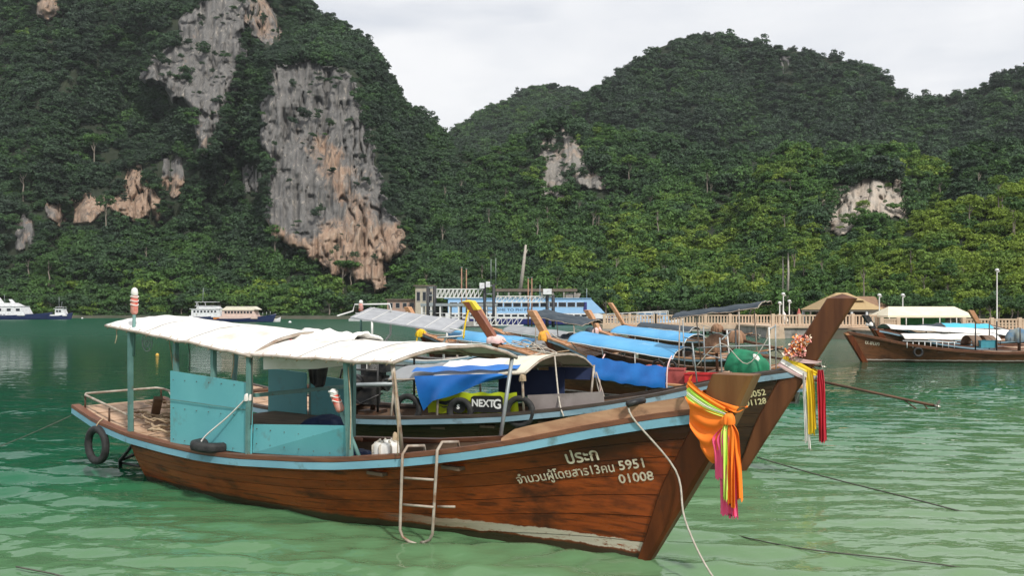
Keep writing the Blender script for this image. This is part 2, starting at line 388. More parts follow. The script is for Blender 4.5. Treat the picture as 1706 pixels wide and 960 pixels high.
hill_left.mesh('cliff_mountain', 'steep dark forested limestone mountain filling the left of the bay', 6)
hill_far.mesh('far_hill', 'rounded forested hill far behind the gap in the middle')
hill_right.mesh('right_mountain', 'broad forested mountain with a long ridge on the right')
hill_mid.mesh('middle_slope', 'forested lower slope behind the ferry pier')
hill_knoll.mesh('rocky_knoll', 'overgrown knoll with a pale rock face on the right')
hill_bright.mesh('bright_slope', 'bright yellow-green slope rising to the right edge')

# ------------------------------------------------------------ rock faces
def rock_material():
    m = bpy.data.materials.new('limestone'); m.use_nodes = True
    t = m.node_tree; n = t.nodes; l = t.links; p = n['Principled BSDF']; p.inputs['Roughness'].default_value = 0.9
    tcn = n.new('ShaderNodeTexCoord')
    def noise(sc, st, det=6, rough=0.6):
        mpn = n.new('ShaderNodeMapping'); mpn.inputs['Scale'].default_value = st; l.new(tcn.outputs['Object'], mpn.inputs['Vector'])
        no = n.new('ShaderNodeTexNoise'); no.inputs['Scale'].default_value = sc; no.inputs['Detail'].default_value = det; no.inputs['Roughness'].default_value = rough
        l.new(mpn.outputs['Vector'], no.inputs['Vector']); return no.outputs['Fac']
    def mr(v, a, b, lo=0., hi=1.):
        r = n.new('ShaderNodeMapRange'); r.inputs['From Min'].default_value = a; r.inputs['From Max'].default_value = b
        r.inputs['To Min'].default_value = lo; r.inputs['To Max'].default_value = hi; l.new(v, r.inputs['Value']); return r.outputs['Result']
    def mix(f, a, b):
        x = n.new('ShaderNodeMix'); x.data_type = 'RGBA'; l.new(f, x.inputs['Factor'])
        for s_, v in (('A', a), ('B', b)):
            if isinstance(v, tuple): x.inputs[s_].default_value = (*v, 1)
            else: l.new(v, x.inputs[s_])
        return x.outputs['Result']
    at = n.new('ShaderNodeAttribute'); at.attribute_name = 'tan'
    ad = n.new('ShaderNodeMath'); ad.operation = 'ADD'; l.new(at.outputs['Fac'], ad.inputs[0]); l.new(mr(noise(0.16, (1,1,0.5), 7, 0.7), 0.3, 0.7, -0.5, 0.5), ad.inputs[1])
    grey = mix(mr(noise(0.5, (1,1,0.25), 7, 0.7), 0.3, 0.7), (0.10,0.10,0.10), (0.20,0.19,0.18))
    tan = mix(mr(noise(0.4, (1,1,0.35), 7, 0.7), 0.3, 0.7), (0.25,0.155,0.105), (0.42,0.31,0.23))
    col = mix(mr(ad.outputs[0], 0.3, 0.75), grey, tan)
    st = noise(0.42, (1.2,1.2,0.07), 7, 0.72); col = mix(mr(st, 0.52, 0.62, 0, 0.8), col, (0.055,0.055,0.052))
    pale = noise(0.5, (1.3,1.3,0.06), 7, 0.72); col = mix(mr(pale, 0.57, 0.68, 0, 0.75), col, (0.45,0.40,0.34))
    l.new(col, p.inputs['Base Color'])
    ap = n.new('ShaderNodeAttribute'); ap.attribute_name = 'pale'; col = mix(mr(ap.outputs['Fac'], 0, 1, 0, 0.75), col, (0.62,0.56,0.48)); l.new(col, p.inputs['Base Color'])
    b = n.new('ShaderNodeBump'); b.inputs['Strength'].default_value = 0.9; b.inputs['Distance'].default_value = 1.2
    l.new(noise(0.8, (1,1,0.25), 8, 0.7), b.inputs['Height']); l.new(b.outputs['Normal'], p.inputs['Normal'])
    return m
M_ROCK = rock_material()
ROCKS = []
def jitter(poly):
    xs = [p[0] for p in poly]; return 1.0 if max(xs)-min(xs) > 110 else 0.45
def rock_face(poly, Yfun, label, step=2.0, tan=lambda px, py: 0*px, amp=2.2, seed=5, pale=0.0, hide=1.6):
    xs = [p[0] for p in poly]; ys = [p[1] for p in poly]
    if max(xs)-min(xs) < 125 and poly is not HIGH:
        mx_, my_ = sum(xs)/len(xs), sum(ys)/len(ys); kf = 1.42 if 'middle slope' in label or 'knoll' in label else 1.2; poly = [(mx_+(a_-mx_)*kf, my_+(b_-my_)*(kf-0.05)) for a_, b_ in poly]; xs = [p[0] for p in poly]; ys = [p[1] for p in poly]
    gx = np.arange(min(xs)-14, max(xs)+14, step); gy = np.arange(max(ys)+14, min(ys)-14, -step)
    PY, PX = np.meshgrid(gy, gx, indexing='ij')
    jk = jitter(poly); jx = (fbm(PX/22, PY/30, seed+3, 4)-0.5)*34*jk; jy = (fbm(PX/18, PY/25, seed+8, 4)-0.5)*40*jk
    d = sdist(poly, PX+jx, PY+jy)
    Y = Yfun(PX, PY)
    fl = 1-np.abs(2*fbm(PX/11, PY/90, seed, 3)-1); led = fbm(PX/60, PY/14, seed+2, 3); big = fbm(PX/50, PY/70, seed+5, 4)
    sc = Yfun(PX, PY)/300
    gn = 2*fbm(PX/13+0.5*vnoise(PX/9, PY/16, seed+21), PY/75, seed+31, 2)-1; gv = np.exp(-(gn/0.085)**2)*np.clip(fbm(PX/30, PY/40, seed+41, 2)*3-1.0, 0, 1)
    g2 = 2*fbm(PX/6, PY/50, seed+51, 2)-1; gv2 = np.exp(-(g2/0.12)**2)*np.clip(fbm(PX/25, PY/30, seed+61, 2)*3-1.2, 0, 1)
    cav = np.clip(fbm(PX/16, PY/13, seed+71, 3)-0.68, 0, 1)*14
    Y = Y+gv*4.2*sc+gv2*1.8*sc+cav*sc-(fl-0.6)*amp*2.6*sc-(led-0.5)*amp*0.5*sc-(big-0.5)*amp*4*sc
    Y = Y+np.where(d < 0, -d*hide, 0)+np.where((d >= 0) & (d < 10), (10-d)*0.16*sc, 0)
    X = (PX-CX)/F*Y; Z = CH-(PY-HZ)/F*Y
    v = np.stack([X, Y, Z], -1); n0, n1_ = v.shape[:2]; idx = np.arange(n0*n1_).reshape(n0, n1_)
    q = np.stack([idx[:-1, :-1], idx[:-1, 1:], idx[1:, 1:], idx[1:, :-1]], -1)
    keep = (d[:-1, :-1] > -9) | (d[1:, 1:] > -9)
    o = np_mesh('rock_face', v.reshape(-1, 3), q[keep].reshape(-1, 4), M_ROCK, True)
    a = o.data.attributes.new('tan', 'FLOAT', 'POINT'); a.data.foreach_set('value', np.clip(tan(PX, PY), 0, 1).astype(np.float32).ravel())
    a = o.data.attributes.new('pale', 'FLOAT', 'POINT'); a.data.foreach_set('value', np.full(PX.size, pale, np.float32))
    tag(o, label, kind='structure'); ROCKS.append((poly, jx, jy, gx, gy)); ROCKP.append((poly, seed, Yfun)); return o
ROCKP = []
def rock_d(px, py):
    r = np.full(np.shape(px), -1e9)
    for poly, seed, _y in ROCKP:
        jk = jitter(poly); jx = (fbm(px/22, py/30, seed+3, 4)-0.5)*34*jk; jy = (fbm(px/18, py/25, seed+8, 4)-0.5)*40*jk
        r = np.maximum(r, sdist(poly, px+jx, py+jy))
    return r
def in_rock(px, py, m=2):
    r = np.zeros(np.shape(px), bool)
    for poly, seed, _y in ROCKP:
        jk = jitter(poly); jx = (fbm(px/22, py/30, seed+3, 4)-0.5)*34*jk; jy = (fbm(px/18, py/25, seed+8, 4)-0.5)*40*jk
        r |= sdist(poly, px+jx, py+jy) > m
    return r
def hillY(h, back=0):
    def fn(PX, PY):
        px = np.asarray(PX, float); rp = np.interp(px, h.rx, h.ry); bp = np.maximum(h.f(h.basepy, px), rp+4)
        t = np.clip((bp-PY)/(bp-rp), 0, 1); _, Y, _, _ = h.pos(px, t); return Y+back
    return fn
rock_face(BIG, P_BIG, 'tallest grey and tan limestone face, standing right of the dark gully', 1.8,
          lambda x, y: np.clip((y-362+14*np.sin(x/17))/50, 0, 1)*1.05+0.75*np.exp(-(((x-(535+(y-240)*0.55))/32)**2))*np.clip((y-200)/50, 0, 1)*np.clip((480-y)/60, 0, 1), 2.4, 5)
rock_face(HIGH, P_HIGH,
          'high grey limestone face above the gully', 2, lambda x, y: 0.25*np.clip((y-150)/80, 0, 1), 2.4, 15)
rock_face([(408,-10),(430,-20),(462,30),(465,50),(446,72),(428,58),(412,30)], lambda px, py: hillY(hill_left)(px, py)-2.5, 'small pinkish grey crag at the top of the gully', 2, lambda x, y: 0.45+0*x, 2, 17)
rock_face([(180,338),(208,322),(212,284),(232,288),(240,308),(258,330),(262,364),(244,352),(224,366),(200,346)], lambda px, py: hillY(hill_left)(px, py)-2.5, 'orange limestone scar low on the left mountain', 1.8, lambda x, y: 0.95+0*x, 1.6, 25)
rock_face([(124,334),(150,326),(170,332),(172,350),(150,364),(128,368)], lambda px, py: hillY(hill_left)(px, py)-2.5, 'darker orange limestone scar left of the bright one', 1.8, lambda x, y: 0.8+0*x, 1.5, 29)
rock_face([(268,268),(290,262),(308,270),(304,300),(290,326),(276,310)], lambda px, py: hillY(hill_left)(px, py)-2.5, 'small grey and orange crag right of the orange scar', 1.8, lambda x, y: np.clip((y-285)/20, 0, 1), 1.5, 33)
rock_face([(80,342),(96,340),(106,362),(96,372),(84,358)], lambda px, py: hillY(hill_left)(px, py)-2.5, 'small tan rock patch left of the orange scars', 1.8, lambda x, y: 0.6+0*x, 1.2, 39)
rock_face([(28,376),(40,362),(54,376),(56,404),(30,410)], lambda px, py: hillY(hill_left)(px, py)-2.5, 'small dark overhang low at the left edge', 1.8, lambda x, y: 0.35+0*x, 1.2, 43)
rock_face([(398,282),(420,274),(430,292),(424,318),(404,320)], lambda px, py: hillY(hill_left)(px, py)-2.5, 'small grey crag just left of the tallest face', 1.8, lambda x, y: 0.2+0*x, 1.4, 47)
rock_face([(64,-10),(94,-12),(98,14),(84,30),(66,18)], lambda px, py: hillY(hill_left)(px, py)-2.5, 'small pinkish crag at the upper left', 2, lambda x, y: 0.6+0*x, 1.4, 53)
rock_face([(912,300),(920,268),(914,244),(930,234),(956,230),(960,258),(972,274),(990,278),(992,300),(972,302),(952,300),(940,318),(918,316)], lambda px, py: hillY(hill_mid)(px, py)-2.5, 'grey rock face on the middle slope', 1.8, lambda x, y: 0.3+0*x, 1.6, 63, 0.25)
rock_face([(1380,370),(1384,336),(1400,322),(1430,312),(1460,312),(1490,322),(1498,344),(1496,358),(1470,354),(1440,360),(1410,374),(1392,372)], lambda px, py: hillY(hill_knoll)(px, py)-2, 'pale whitish rock face under the overgrown knoll', 2.2, lambda x, y: 0.62+0*x, 1.8, 71, 0.75)
rock_face([(1200,286),(1206,282),(1208,302),(1203,306)], lambda px, py: hillY(hill_mid)(px, py)-2.5, 'tiny pale rock spur on the wooded slope', 2, lambda x, y: 0.2+0*x, 1.0, 77)
rock_face([(1302,96),(1313,94),(1316,108),(1309,122),(1303,116)], lambda px, py: hillY(hill_right)(px, py)-1.5, 'faint pale crag near the top of the right ridge', 2, lambda x, y: 0.1+0*x, 2, 83)

# ------------------------------------------------------------ foliage
def leaf_material(name, ramp):
    m = bpy.data.materials.new(name); m.use_nodes = True
    t = m.node_tree; n = t.nodes; l = t.links; p = n['Principled BSDF']; p.inputs['Roughness'].default_value = 0.6
    p.inputs['Specular IOR Level'].default_value = 0.25
    at = n.new('ShaderNodeAttribute'); at.attribute_type = 'INSTANCER'; at.attribute_name = 'tint'
    r = n.new('ShaderNodeValToRGB'); l.new(at.outputs['Fac'], r.inputs['Fac'])
    e = r.color_ramp.elements; e[0].position = 0; e[0].color = (*ramp[0], 1); e[1].position = 1; e[1].color = (*ramp[-1], 1)
    for k, c in enumerate(ramp[1:-1]): x = e.new((k+1)/(len(ramp)-1)); x.color = (*c, 1)
    ge = n.new('ShaderNodeNewGeometry'); hs = n.new('ShaderNodeHueSaturation')
    mr = n.new('ShaderNodeMapRange'); mr.inputs['To Min'].default_value = 0.65; mr.inputs['To Max'].default_value = 1.4; l.new(ge.outputs['Random Per Island'], mr.inputs['Value'])
    l.new(mr.outputs['Result'], hs.inputs['Value']); l.new(r.outputs['Color'], hs.inputs['Color']); l.new(hs.outputs['Color'], p.inputs['Base Color'])
    tr = n.new('ShaderNodeBsdfTranslucent'); l.new(hs.outputs['Color'], tr.inputs['Color'])
    ms = n.new('ShaderNodeMixShader'); ms.inputs['Fac'].default_value = 0.22
    l.new(p.outputs['BSDF'], ms.inputs[1]); l.new(tr.outputs['BSDF'], ms.inputs[2]); l.new(ms.outputs['Shader'], n['Material Output'].inputs['Surface'])
    return m
M_LEAF = leaf_material('foliage', [(0.034,0.059,0.037),(0.044,0.090,0.038),(0.066,0.142,0.032),(0.175,0.25,0.034)])
M_BARK = mat('bark', (0.20,0.17,0.14), 0.9, (0.22,0.19,0.15), 3, (1,1,0.3), bump=0.5)

def crown_mesh(name, seed, nb, nl, shape, leaf):
    """crown of unit radius: nb leaf clumps of nl small leaf faces each"""
    g = np.random.default_rng(seed); V = []; Q = []
    for b in range(nb):
        while True:
            c = g.uniform(-1, 1, 3)
            if np.dot(c, c) < 1 and c[2] > shape[3]: break
        c = c/np.linalg.norm(c)**0.35*0.8 if g.random() < 0.8 else c*0.5
        c = c*np.array(shape[:3]); br = g.uniform(0.22, 0.42)
        for k in range(nl):
            d = g.normal(size=3); d /= np.linalg.norm(d); d[2] = abs(d[2])*0.9-0.15 if g.random() < 0.8 else d[2]
            pos = c+d*br*np.array([1, 1, 0.75])*g.uniform(0.75, 1.05)
            nrm = d*0.8+g.normal(size=3)*0.45+np.array([0, 0, 0.35]); nrm /= np.linalg.norm(nrm)
            a = np.cross(nrm, g.normal(size=3)); a /= np.linalg.norm(a); bb = np.cross(nrm, a)
            s = leaf*g.uniform(0.6, 1.3); o = len(V)
            V += [pos-a*s, pos+bb*s*0.55-nrm*s*0.1, pos+a*s, pos-bb*s*0.55-nrm*s*0.1]; Q.append((o, o+1, o+2, o+3))
    me = bpy.data.meshes.new(name); me.from_pydata([tuple(v) for v in V], [], Q); me.materials.append(M_LEAF); me.update(); return me
CROWNS = [crown_mesh('tree_crown', 1, 18, 56, (1, 1, 0.75, -0.35), 0.105),
          crown_mesh('tree_crown', 2, 16, 56, (0.9, 0.9, 0.95, -0.5), 0.105),
          crown_mesh('tree_crown', 3, 17, 52, (1.1, 1.0, 0.5, -0.2), 0.10),
          crown_mesh('tree_crown', 4, 22, 46, (0.8, 0.8, 1.15, -0.7), 0.10),
          crown_mesh('tree_crown', 5, 14, 52, (1.0, 1.1, 0.65, -0.3), 0.125),
          crown_mesh('tree_crown', 6, 26, 42, (1.15, 1.1, 0.6, -0.3), 0.085)]
lib = bpy.data.collections.new('crown_library')
for k, me in enumerate(CROWNS):
    o = bpy.data.objects.new('crown_source', me); lib.objects.link(o)

def scatter(name, label, P, scl, rot, var, tint):
    me = bpy.data.meshes.new(name); me.vertices.add(len(P)); me.vertices.foreach_set('co', np.asarray(P, np.float32).ravel())
    a = me.attributes.new('scl', 'FLOAT_VECTOR', 'POINT'); a.data.foreach_set('vector', np.asarray(scl, np.float32).ravel())
    a = me.attributes.new('rot', 'FLOAT_VECTOR', 'POINT'); a.data.foreach_set('vector', np.asarray(rot, np.float32).ravel())
    a = me.attributes.new('variant', 'INT', 'POINT'); a.data.foreach_set('value', np.asarray(var, np.int32))
    a = me.attributes.new('tint', 'FLOAT', 'POINT'); a.data.foreach_set('value', np.asarray(tint, np.float32))
    me.materials.append(M_LEAF)
    o = bpy.data.objects.new(name, me); COL.objects.link(o)
    ng = bpy.data.node_groups.new('forest_scatter', 'GeometryNodeTree')
    ng.interface.new_socket('Geometry', in_out='INPUT', socket_type='NodeSocketGeometry'); ng.interface.new_socket('Geometry', in_out='OUTPUT', socket_type='NodeSocketGeometry')
    n = ng.nodes; l = ng.links; gi = n.new('NodeGroupInput'); go = n.new('NodeGroupOutput')
    ci = n.new('GeometryNodeCollectionInfo'); ci.inputs['Collection'].default_value = lib; ci.inputs['Separate Children'].default_value = True; ci.inputs['Reset Children'].default_value = True
    ip = n.new('GeometryNodeInstanceOnPoints'); ip.inputs['Pick Instance'].default_value = True
    def na(nm, ty):
        x = n.new('GeometryNodeInputNamedAttribute'); x.data_type = ty; x.inputs['Name'].default_value = nm; return x.outputs['Attribute']
    l.new(gi.outputs[0], ip.inputs['Points']); l.new(ci.outputs[0], ip.inputs['Instance'])
    l.new(na('variant', 'INT'), ip.inputs['Instance Index']); l.new(na('rot', 'FLOAT_VECTOR'), ip.inputs['Rotation']); l.new(na('scl', 'FLOAT_VECTOR'), ip.inputs['Scale'])
    l.new(ip.outputs[0], go.inputs[0])
    md = o.modifiers.new('forest_scatter', 'NODES'); md.node_group = ng
    return tag(o, label, kind='stuff')

def forest(h, name, label, spacing, size, tintf, seed, ridge_extra=True, rock_fill=0.06, tmax=1.0):
    g = np.random.default_rng(seed)
    w = abs(h.x1-h.x0); n = 140000
    px = g.uniform(h.x0, h.x1, n); t = g.uniform(0, tmax, n)
    # area weight from local finite differences
    X, Y, Z, py = h.pos(px, t); X1, Y1, Z1, _ = h.pos(px+2, t); X2, Y2, Z2, _ = h.pos(px, np.clip(t+0.01, 0, 1.01))
    a = np.sqrt((X1-X)**2+(Y1-Y)**2+(Z1-Z)**2)/2*w*np.sqrt((X2-X)**2+(Y2-Y)**2+(Z2-Z)**2)/0.01
    want = a.mean()/spacing**2; keep = g.uniform(0, 1, n) < a/a.mean()*want/n
    vis = (px > -620) & (px < 2080) & (py > -140)
    keep &= vis
    rd = rock_d(px, py); below = rock_d(px, py-11); top = (rock_d(px, py+10) > 0) & (rd < -2); rk = ((rd > -2) | (below > 0)) & ~top; keep &= (~rk) | ((g.uniform(0, 1, n) < rock_fill*2.2) & (rd > 9) & (fbm(px/26, py/18, seed+9, 3) > 0.53))
    near = np.clip((np.maximum(rd, below)+30)/28, 0, 1)*np.where(top, 0.6, 1.0)
    Yn = Y.copy()
    for poly, sd, yf in ROCKP:
        dd = sdist(poly, px, py); nr = (dd > -12); Yn = np.where(nr, np.minimum(Yn, yf(px, py)-np.where(dd > 0, 3.0, 1.0)), Yn)
    X = X*Yn/Y; Z = CH-(py-HZ)/F*Yn; Y = Yn
    px, t, X, Y, Z, py, rk, near = [q[keep] for q in (px, t, X, Y, Z, py, rk, near)]
    m = len(px)
    if ridge_extra:
        k = int(w*1.1*np.mean(Y)/F/spacing*1.3); rx = g.uniform(h.x0, h.x1, k); X3, Y3, Z3, p3 = h.pos(rx, np.ones(k))
        ok = (rx > -620) & (rx < 2080) & ~in_rock(rx, p3, -6)
        px = np.concatenate([px, rx[ok]]); t = np.concatenate([t, np.ones(ok.sum())]); X = np.concatenate([X, X3[ok]]); Y = np.concatenate([Y, Y3[ok]]); Z = np.concatenate([Z, Z3[ok]]); py = np.concatenate([py, p3[ok]]); rk = np.concatenate([rk, np.zeros(ok.sum(), bool)]); near = np.concatenate([near, np.zeros(ok.sum())]); m = len(px)
    s = size*np.exp(g.normal(0, 0.36, m))*(0.85+0.5*fbm(px/60, py/60, seed+5, 2))
    s = np.where(t > 0.97, s*0.7, s); s = s*(1-0.45*near); s = np.where(rk, s*0.75*g.uniform(0.6, 1.5, m), s); s = np.where((g.uniform(0, 1, m) < 0.07) & (near < 0.1) & (t < 0.96), s*1.5, s); s = np.minimum(s, size*2.0)
    scl = np.stack([s*g.uniform(0.85, 1.2, m), s*g.uniform(0.85, 1.2, m), s*g.uniform(0.8, 1.25, m)], -1)
    rot = np.stack([g.uniform(-0.15, 0.3, m), g.uniform(-0.2, 0.2, m), g.uniform(0, 6.28, m)], -1)
    tint = np.clip(tintf(px, py)+(fbm(px/45, py/32, seed+1, 3)-0.5)*0.75+g.normal(0, 0.12, m), 0, 1)
    P = np.stack([X, Y, Z+s*0.25], -1)
    print(name, m)
    return scatter(name, label, P, scl, rot, g.integers(0, 6, m), tint)
forest(hill_left, 'left_forest', 'dense dark jungle covering the left mountain', 2.6, 2.25, lambda x, y: 0.16+0.42*np.clip((y-380)/110, 0, 1)*np.clip((x+100)/250, 0, 1), 101, rock_fill=0.10)  # low tint paints cloud shadow into the leaves; higher tint paints the sunlit foot
forest(hill_far, 'far_forest', 'dull green jungle on the far middle hill', 4.0, 3.4, lambda x, y: 0.30+0*x, 102)
forest(hill_right, 'right_forest', 'dark jungle covering the right mountain', 3.6, 3.1, lambda x, y: 0.18+0.34*np.clip((y-230)/120, 0, 1)+0.15*np.clip((1100-x)/200, 0, 1), 103)
forest(hill_mid, 'middle_forest', 'dense green jungle on the slope behind the ferry pier', 2.5, 2.1, lambda x, y: 0.42+0.34*np.clip((y-310)/100, 0, 1)*np.clip((x-850)/200, 0, 1), 104)
forest(hill_knoll, 'knoll_forest', 'vine-covered green trees on the knoll around the pale rock', 2.1, 1.7, lambda x, y: np.where(x < 1590, 0.68, 0.28), 105)
forest(hill_bright, 'bright_forest', 'sunny yellow-green trees on the right slope', 1.6, 1.25, lambda x, y: 0.62+0.36*np.clip((x-1400)/220, 0, 1), 106)  # high tint puts the sunlight on this slope into the leaf colour
# ------------------------------------------------------------ materials of the boats
M_TEAL = mat('teal_paint', (0.105,0.37,0.41), 0.5, (0.13,0.42,0.455), 1.2, bump=0.08, bscale=14, dirt=(0.12,0.19,0.18), dscale=2.6, dlo=0.60, dhi=0.78)
M_TEALPOST = mat('teal_post_paint', (0.085,0.19,0.175), 0.55, (0.13,0.26,0.24), 5, dirt=(0.12,0.10,0.07), dscale=6, dlo=0.58, dhi=0.7)
M_BLUERAIL = mat('pale_blue_paint', (0.20,0.42,0.52), 0.55, (0.15,0.33,0.42), 2.5, (0.5,2,2), dirt=(0.09,0.14,0.12), dscale=3.5, dlo=0.56, dhi=0.72)
M_BLUERAIL2 = mat('faded_blue_paint', (0.22,0.33,0.40), 0.6, (0.15,0.25,0.31), 2.5, (0.5,2,2), dirt=(0.07,0.08,0.08), dscale=3.5, dlo=0.55, dhi=0.7)
M_CAP = mat('rail_wood', (0.115,0.045,0.025), 0.5, (0.19,0.075,0.035), 3, (0.5,5,5), bump=0.2)
M_DARKCAP = mat('dark_rail_wood', (0.035,0.025,0.02), 0.55, (0.07,0.05,0.04), 3, (0.5,5,5))
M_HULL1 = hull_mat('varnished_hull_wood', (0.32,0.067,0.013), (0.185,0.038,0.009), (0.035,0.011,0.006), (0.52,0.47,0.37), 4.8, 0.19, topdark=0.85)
M_HULL2 = hull_mat('dark_hull_wood', (0.058,0.030,0.015), (0.030,0.017,0.010), (0.012,0.009,0.007), (0.42,0.40,0.36), 7.3, 0.10)
M_HULL3 = hull_mat('brown_hull_wood', (0.15,0.065,0.028), (0.09,0.038,0.018), (0.04,0.02,0.012), (0.45,0.42,0.38), -3, 0.13)
M_STEM = mat('stem_wood', (0.070,0.019,0.006), 0.4, (0.125,0.033,0.009), 2.4, (3,3,0.4), bump=0.25, bscale=7, dirt=(0.03,0.014,0.008), dscale=2.0, dlo=0.55, dhi=0.75, spec=0.25)
M_PROW = mat('prow_wood', (0.20,0.095,0.035), 0.42, (0.13,0.052,0.02), 2.0, (3,3,0.35), bump=0.2, bscale=7, dirt=(0.05,0.025,0.012), dscale=2.0, dlo=0.58, dhi=0.8, spec=0.25)
M_PROW2 = mat('dark_prow_wood', (0.135,0.052,0.022), 0.40, (0.075,0.028,0.013), 2.0, (3,3,0.35), bump=0.2, bscale=7, dirt=(0.03,0.014,0.008), dscale=2.0, dlo=0.55, dhi=0.78, spec=0.25)
M_PLANK = mat('light_deck_wood', (0.42,0.25,0.14), 0.6, (0.30,0.16,0.085), 2.5, (1,6,6), bump=0.2, dirt=(0.12,0.07,0.04), dscale=3, dlo=0.58, dhi=0.74)
M_DECK = mat('worn_deck_wood', (0.50,0.34,0.23), 0.7, (0.38,0.24,0.15), 3, (1,4,4), bump=0.25, dirt=(0.10,0.07,0.05), dscale=2.6, dlo=0.54, dhi=0.7)
M_INNER = mat('inner_hull_wood', (0.11,0.065,0.04), 0.75, (0.17,0.11,0.07), 2.5, (0.4,4,4), dirt=(0.03,0.025,0.02), dscale=3)
M_WHITE = mat('white_canvas', (0.80,0.79,0.76), 0.8, (0.74,0.72,0.68), 1.6, bump=0.12, bscale=9, dirt=(0.50,0.45,0.37), dscale=1.6, dlo=0.54, dhi=0.74)
M_SEAM = mat('canvas_seam', (0.62,0.60,0.56), 0.85)
M_CREAM = mat('cream_canvas', (0.66,0.63,0.52), 0.8, (0.58,0.55,0.45), 2, bump=0.1, bscale=9)
M_GREYTARP = mat('grey_tarp', (0.22,0.23,0.24), 0.65, (0.30,0.31,0.32), 1.5, bump=0.15, bscale=7)
M_BLUETARP = mat('blue_tarp', (0.012,0.16,0.52), 0.45, (0.010,0.11,0.40), 2.0, bump=0.35, bscale=5)
M_SKYTARP = mat('sky_blue_canvas', (0.075,0.29,0.54), 0.65, (0.11,0.36,0.60), 1.2, bump=0.1, bscale=6, dirt=(0.25,0.45,0.6), dscale=1.5, dlo=0.6, dhi=0.8)
M_NAVY = mat('navy_cloth', (0.012,0.022,0.07), 0.75, (0.02,0.035,0.10), 3)
M_PIPE = mat('weathered_pipe', (0.42,0.37,0.31), 0.5, (0.28,0.22,0.17), 8, dirt=(0.20,0.10,0.05), dscale=7, dlo=0.55, dhi=0.7)
M_WHITEPIPE = mat('white_pipe', (0.70,0.70,0.68), 0.45, (0.6,0.6,0.58), 8)
M_GALV = mat('grey_steel', (0.33,0.36,0.37), 0.45, (0.24,0.27,0.28), 8, metal=0.3)
M_RUBBER = mat('tyre_rubber', (0.012,0.012,0.013), 0.75, (0.03,0.03,0.03), 9, bump=0.3, bscale=30)
M_ROPE = mat('pale_rope', (0.50,0.46,0.40), 0.9, (0.38,0.34,0.28), 18, bump=0.5, bscale=60)
M_OLDROPE = mat('old_tan_rope', (0.46,0.35,0.23), 0.9, (0.32,0.23,0.15), 14, bump=0.5, bscale=60)
M_DARKROPE = mat('dark_wet_rope', (0.06,0.065,0.05), 0.85, (0.10,0.10,0.08), 14)
M_LETTER = mat('cream_lettering', (0.66,0.60,0.46), 0.7, (0.50,0.43,0.31), 14, dirt=(0.22,0.10,0.05), dscale=16, dlo=0.54, dhi=0.66)
M_YLETTER = mat('yellowish_lettering', (0.62,0.55,0.30), 0.7, (0.45,0.40,0.22), 14)
M_ENGINE = mat('dark_engine_metal', (0.022,0.024,0.027), 0.5, (0.07,0.065,0.06), 6, metal=0.5)
M_RUST = mat('rusty_steel', (0.13,0.065,0.035), 0.7, (0.08,0.05,0.035), 9, metal=0.3, bump=0.3)
M_BRASS = mat('propeller_alloy', (0.55,0.52,0.46), 0.35, (0.42,0.38,0.30), 8, metal=0.8)
M_GREENTARP = mat('green_cover_cloth', (0.010,0.20,0.095), 0.7, (0.006,0.13,0.062), 3, bump=0.3, bscale=7)
M_BROWNTARP = mat('brown_cover_cloth', (0.30,0.17,0.095), 0.75, (0.20,0.105,0.06), 3, bump=0.3, bscale=7)
M_YELLOWGREEN = mat('lime_banner', (0.66,0.76,0.02), 0.55, (0.56,0.66,0.03), 3)
M_BLACK = mat('black_print', (0.012,0.012,0.012), 0.55)
M_WPRINT = mat('white_print', (0.78,0.78,0.76), 0.6)
M_RED = mat('red_plastic', (0.55,0.025,0.03), 0.45, (0.45,0.02,0.025), 4)
M_ORANGE = mat('orange_cloth', (0.95,0.23,0.012), 0.75, (0.90,0.19,0.01), 3)
M_PINK = mat('pink_cloth', (0.88,0.115,0.27), 0.75, (0.78,0.08,0.20), 4)
M_LIME = mat('lime_cloth', (0.55,0.85,0.10), 0.75, (0.70,0.86,0.18), 3)
M_YELLOW = mat('yellow_cloth', (0.86,0.60,0.02), 0.75, (0.78,0.50,0.02), 3)
M_REDCLOTH = mat('red_cloth', (0.55,0.015,0.035), 0.75, (0.42,0.012,0.03), 3)
M_WHITECLOTH = mat('white_cloth', (0.78,0.76,0.72), 0.8, (0.66,0.62,0.58), 4)
M_PINKISH = mat('pale_pink_cloth', (0.66,0.42,0.42), 0.8, (0.72,0.52,0.50), 4)
M_PLASTIC = mat('white_plastic', (0.72,0.71,0.68), 0.45, (0.6,0.58,0.54), 5)
M_GLASS = mat('dark_window_glass', (0.012,0.018,0.028), 0.12)
M_BROWNCAN = mat('brown_canvas', (0.20,0.13,0.09), 0.8, (0.14,0.09,0.06), 3)

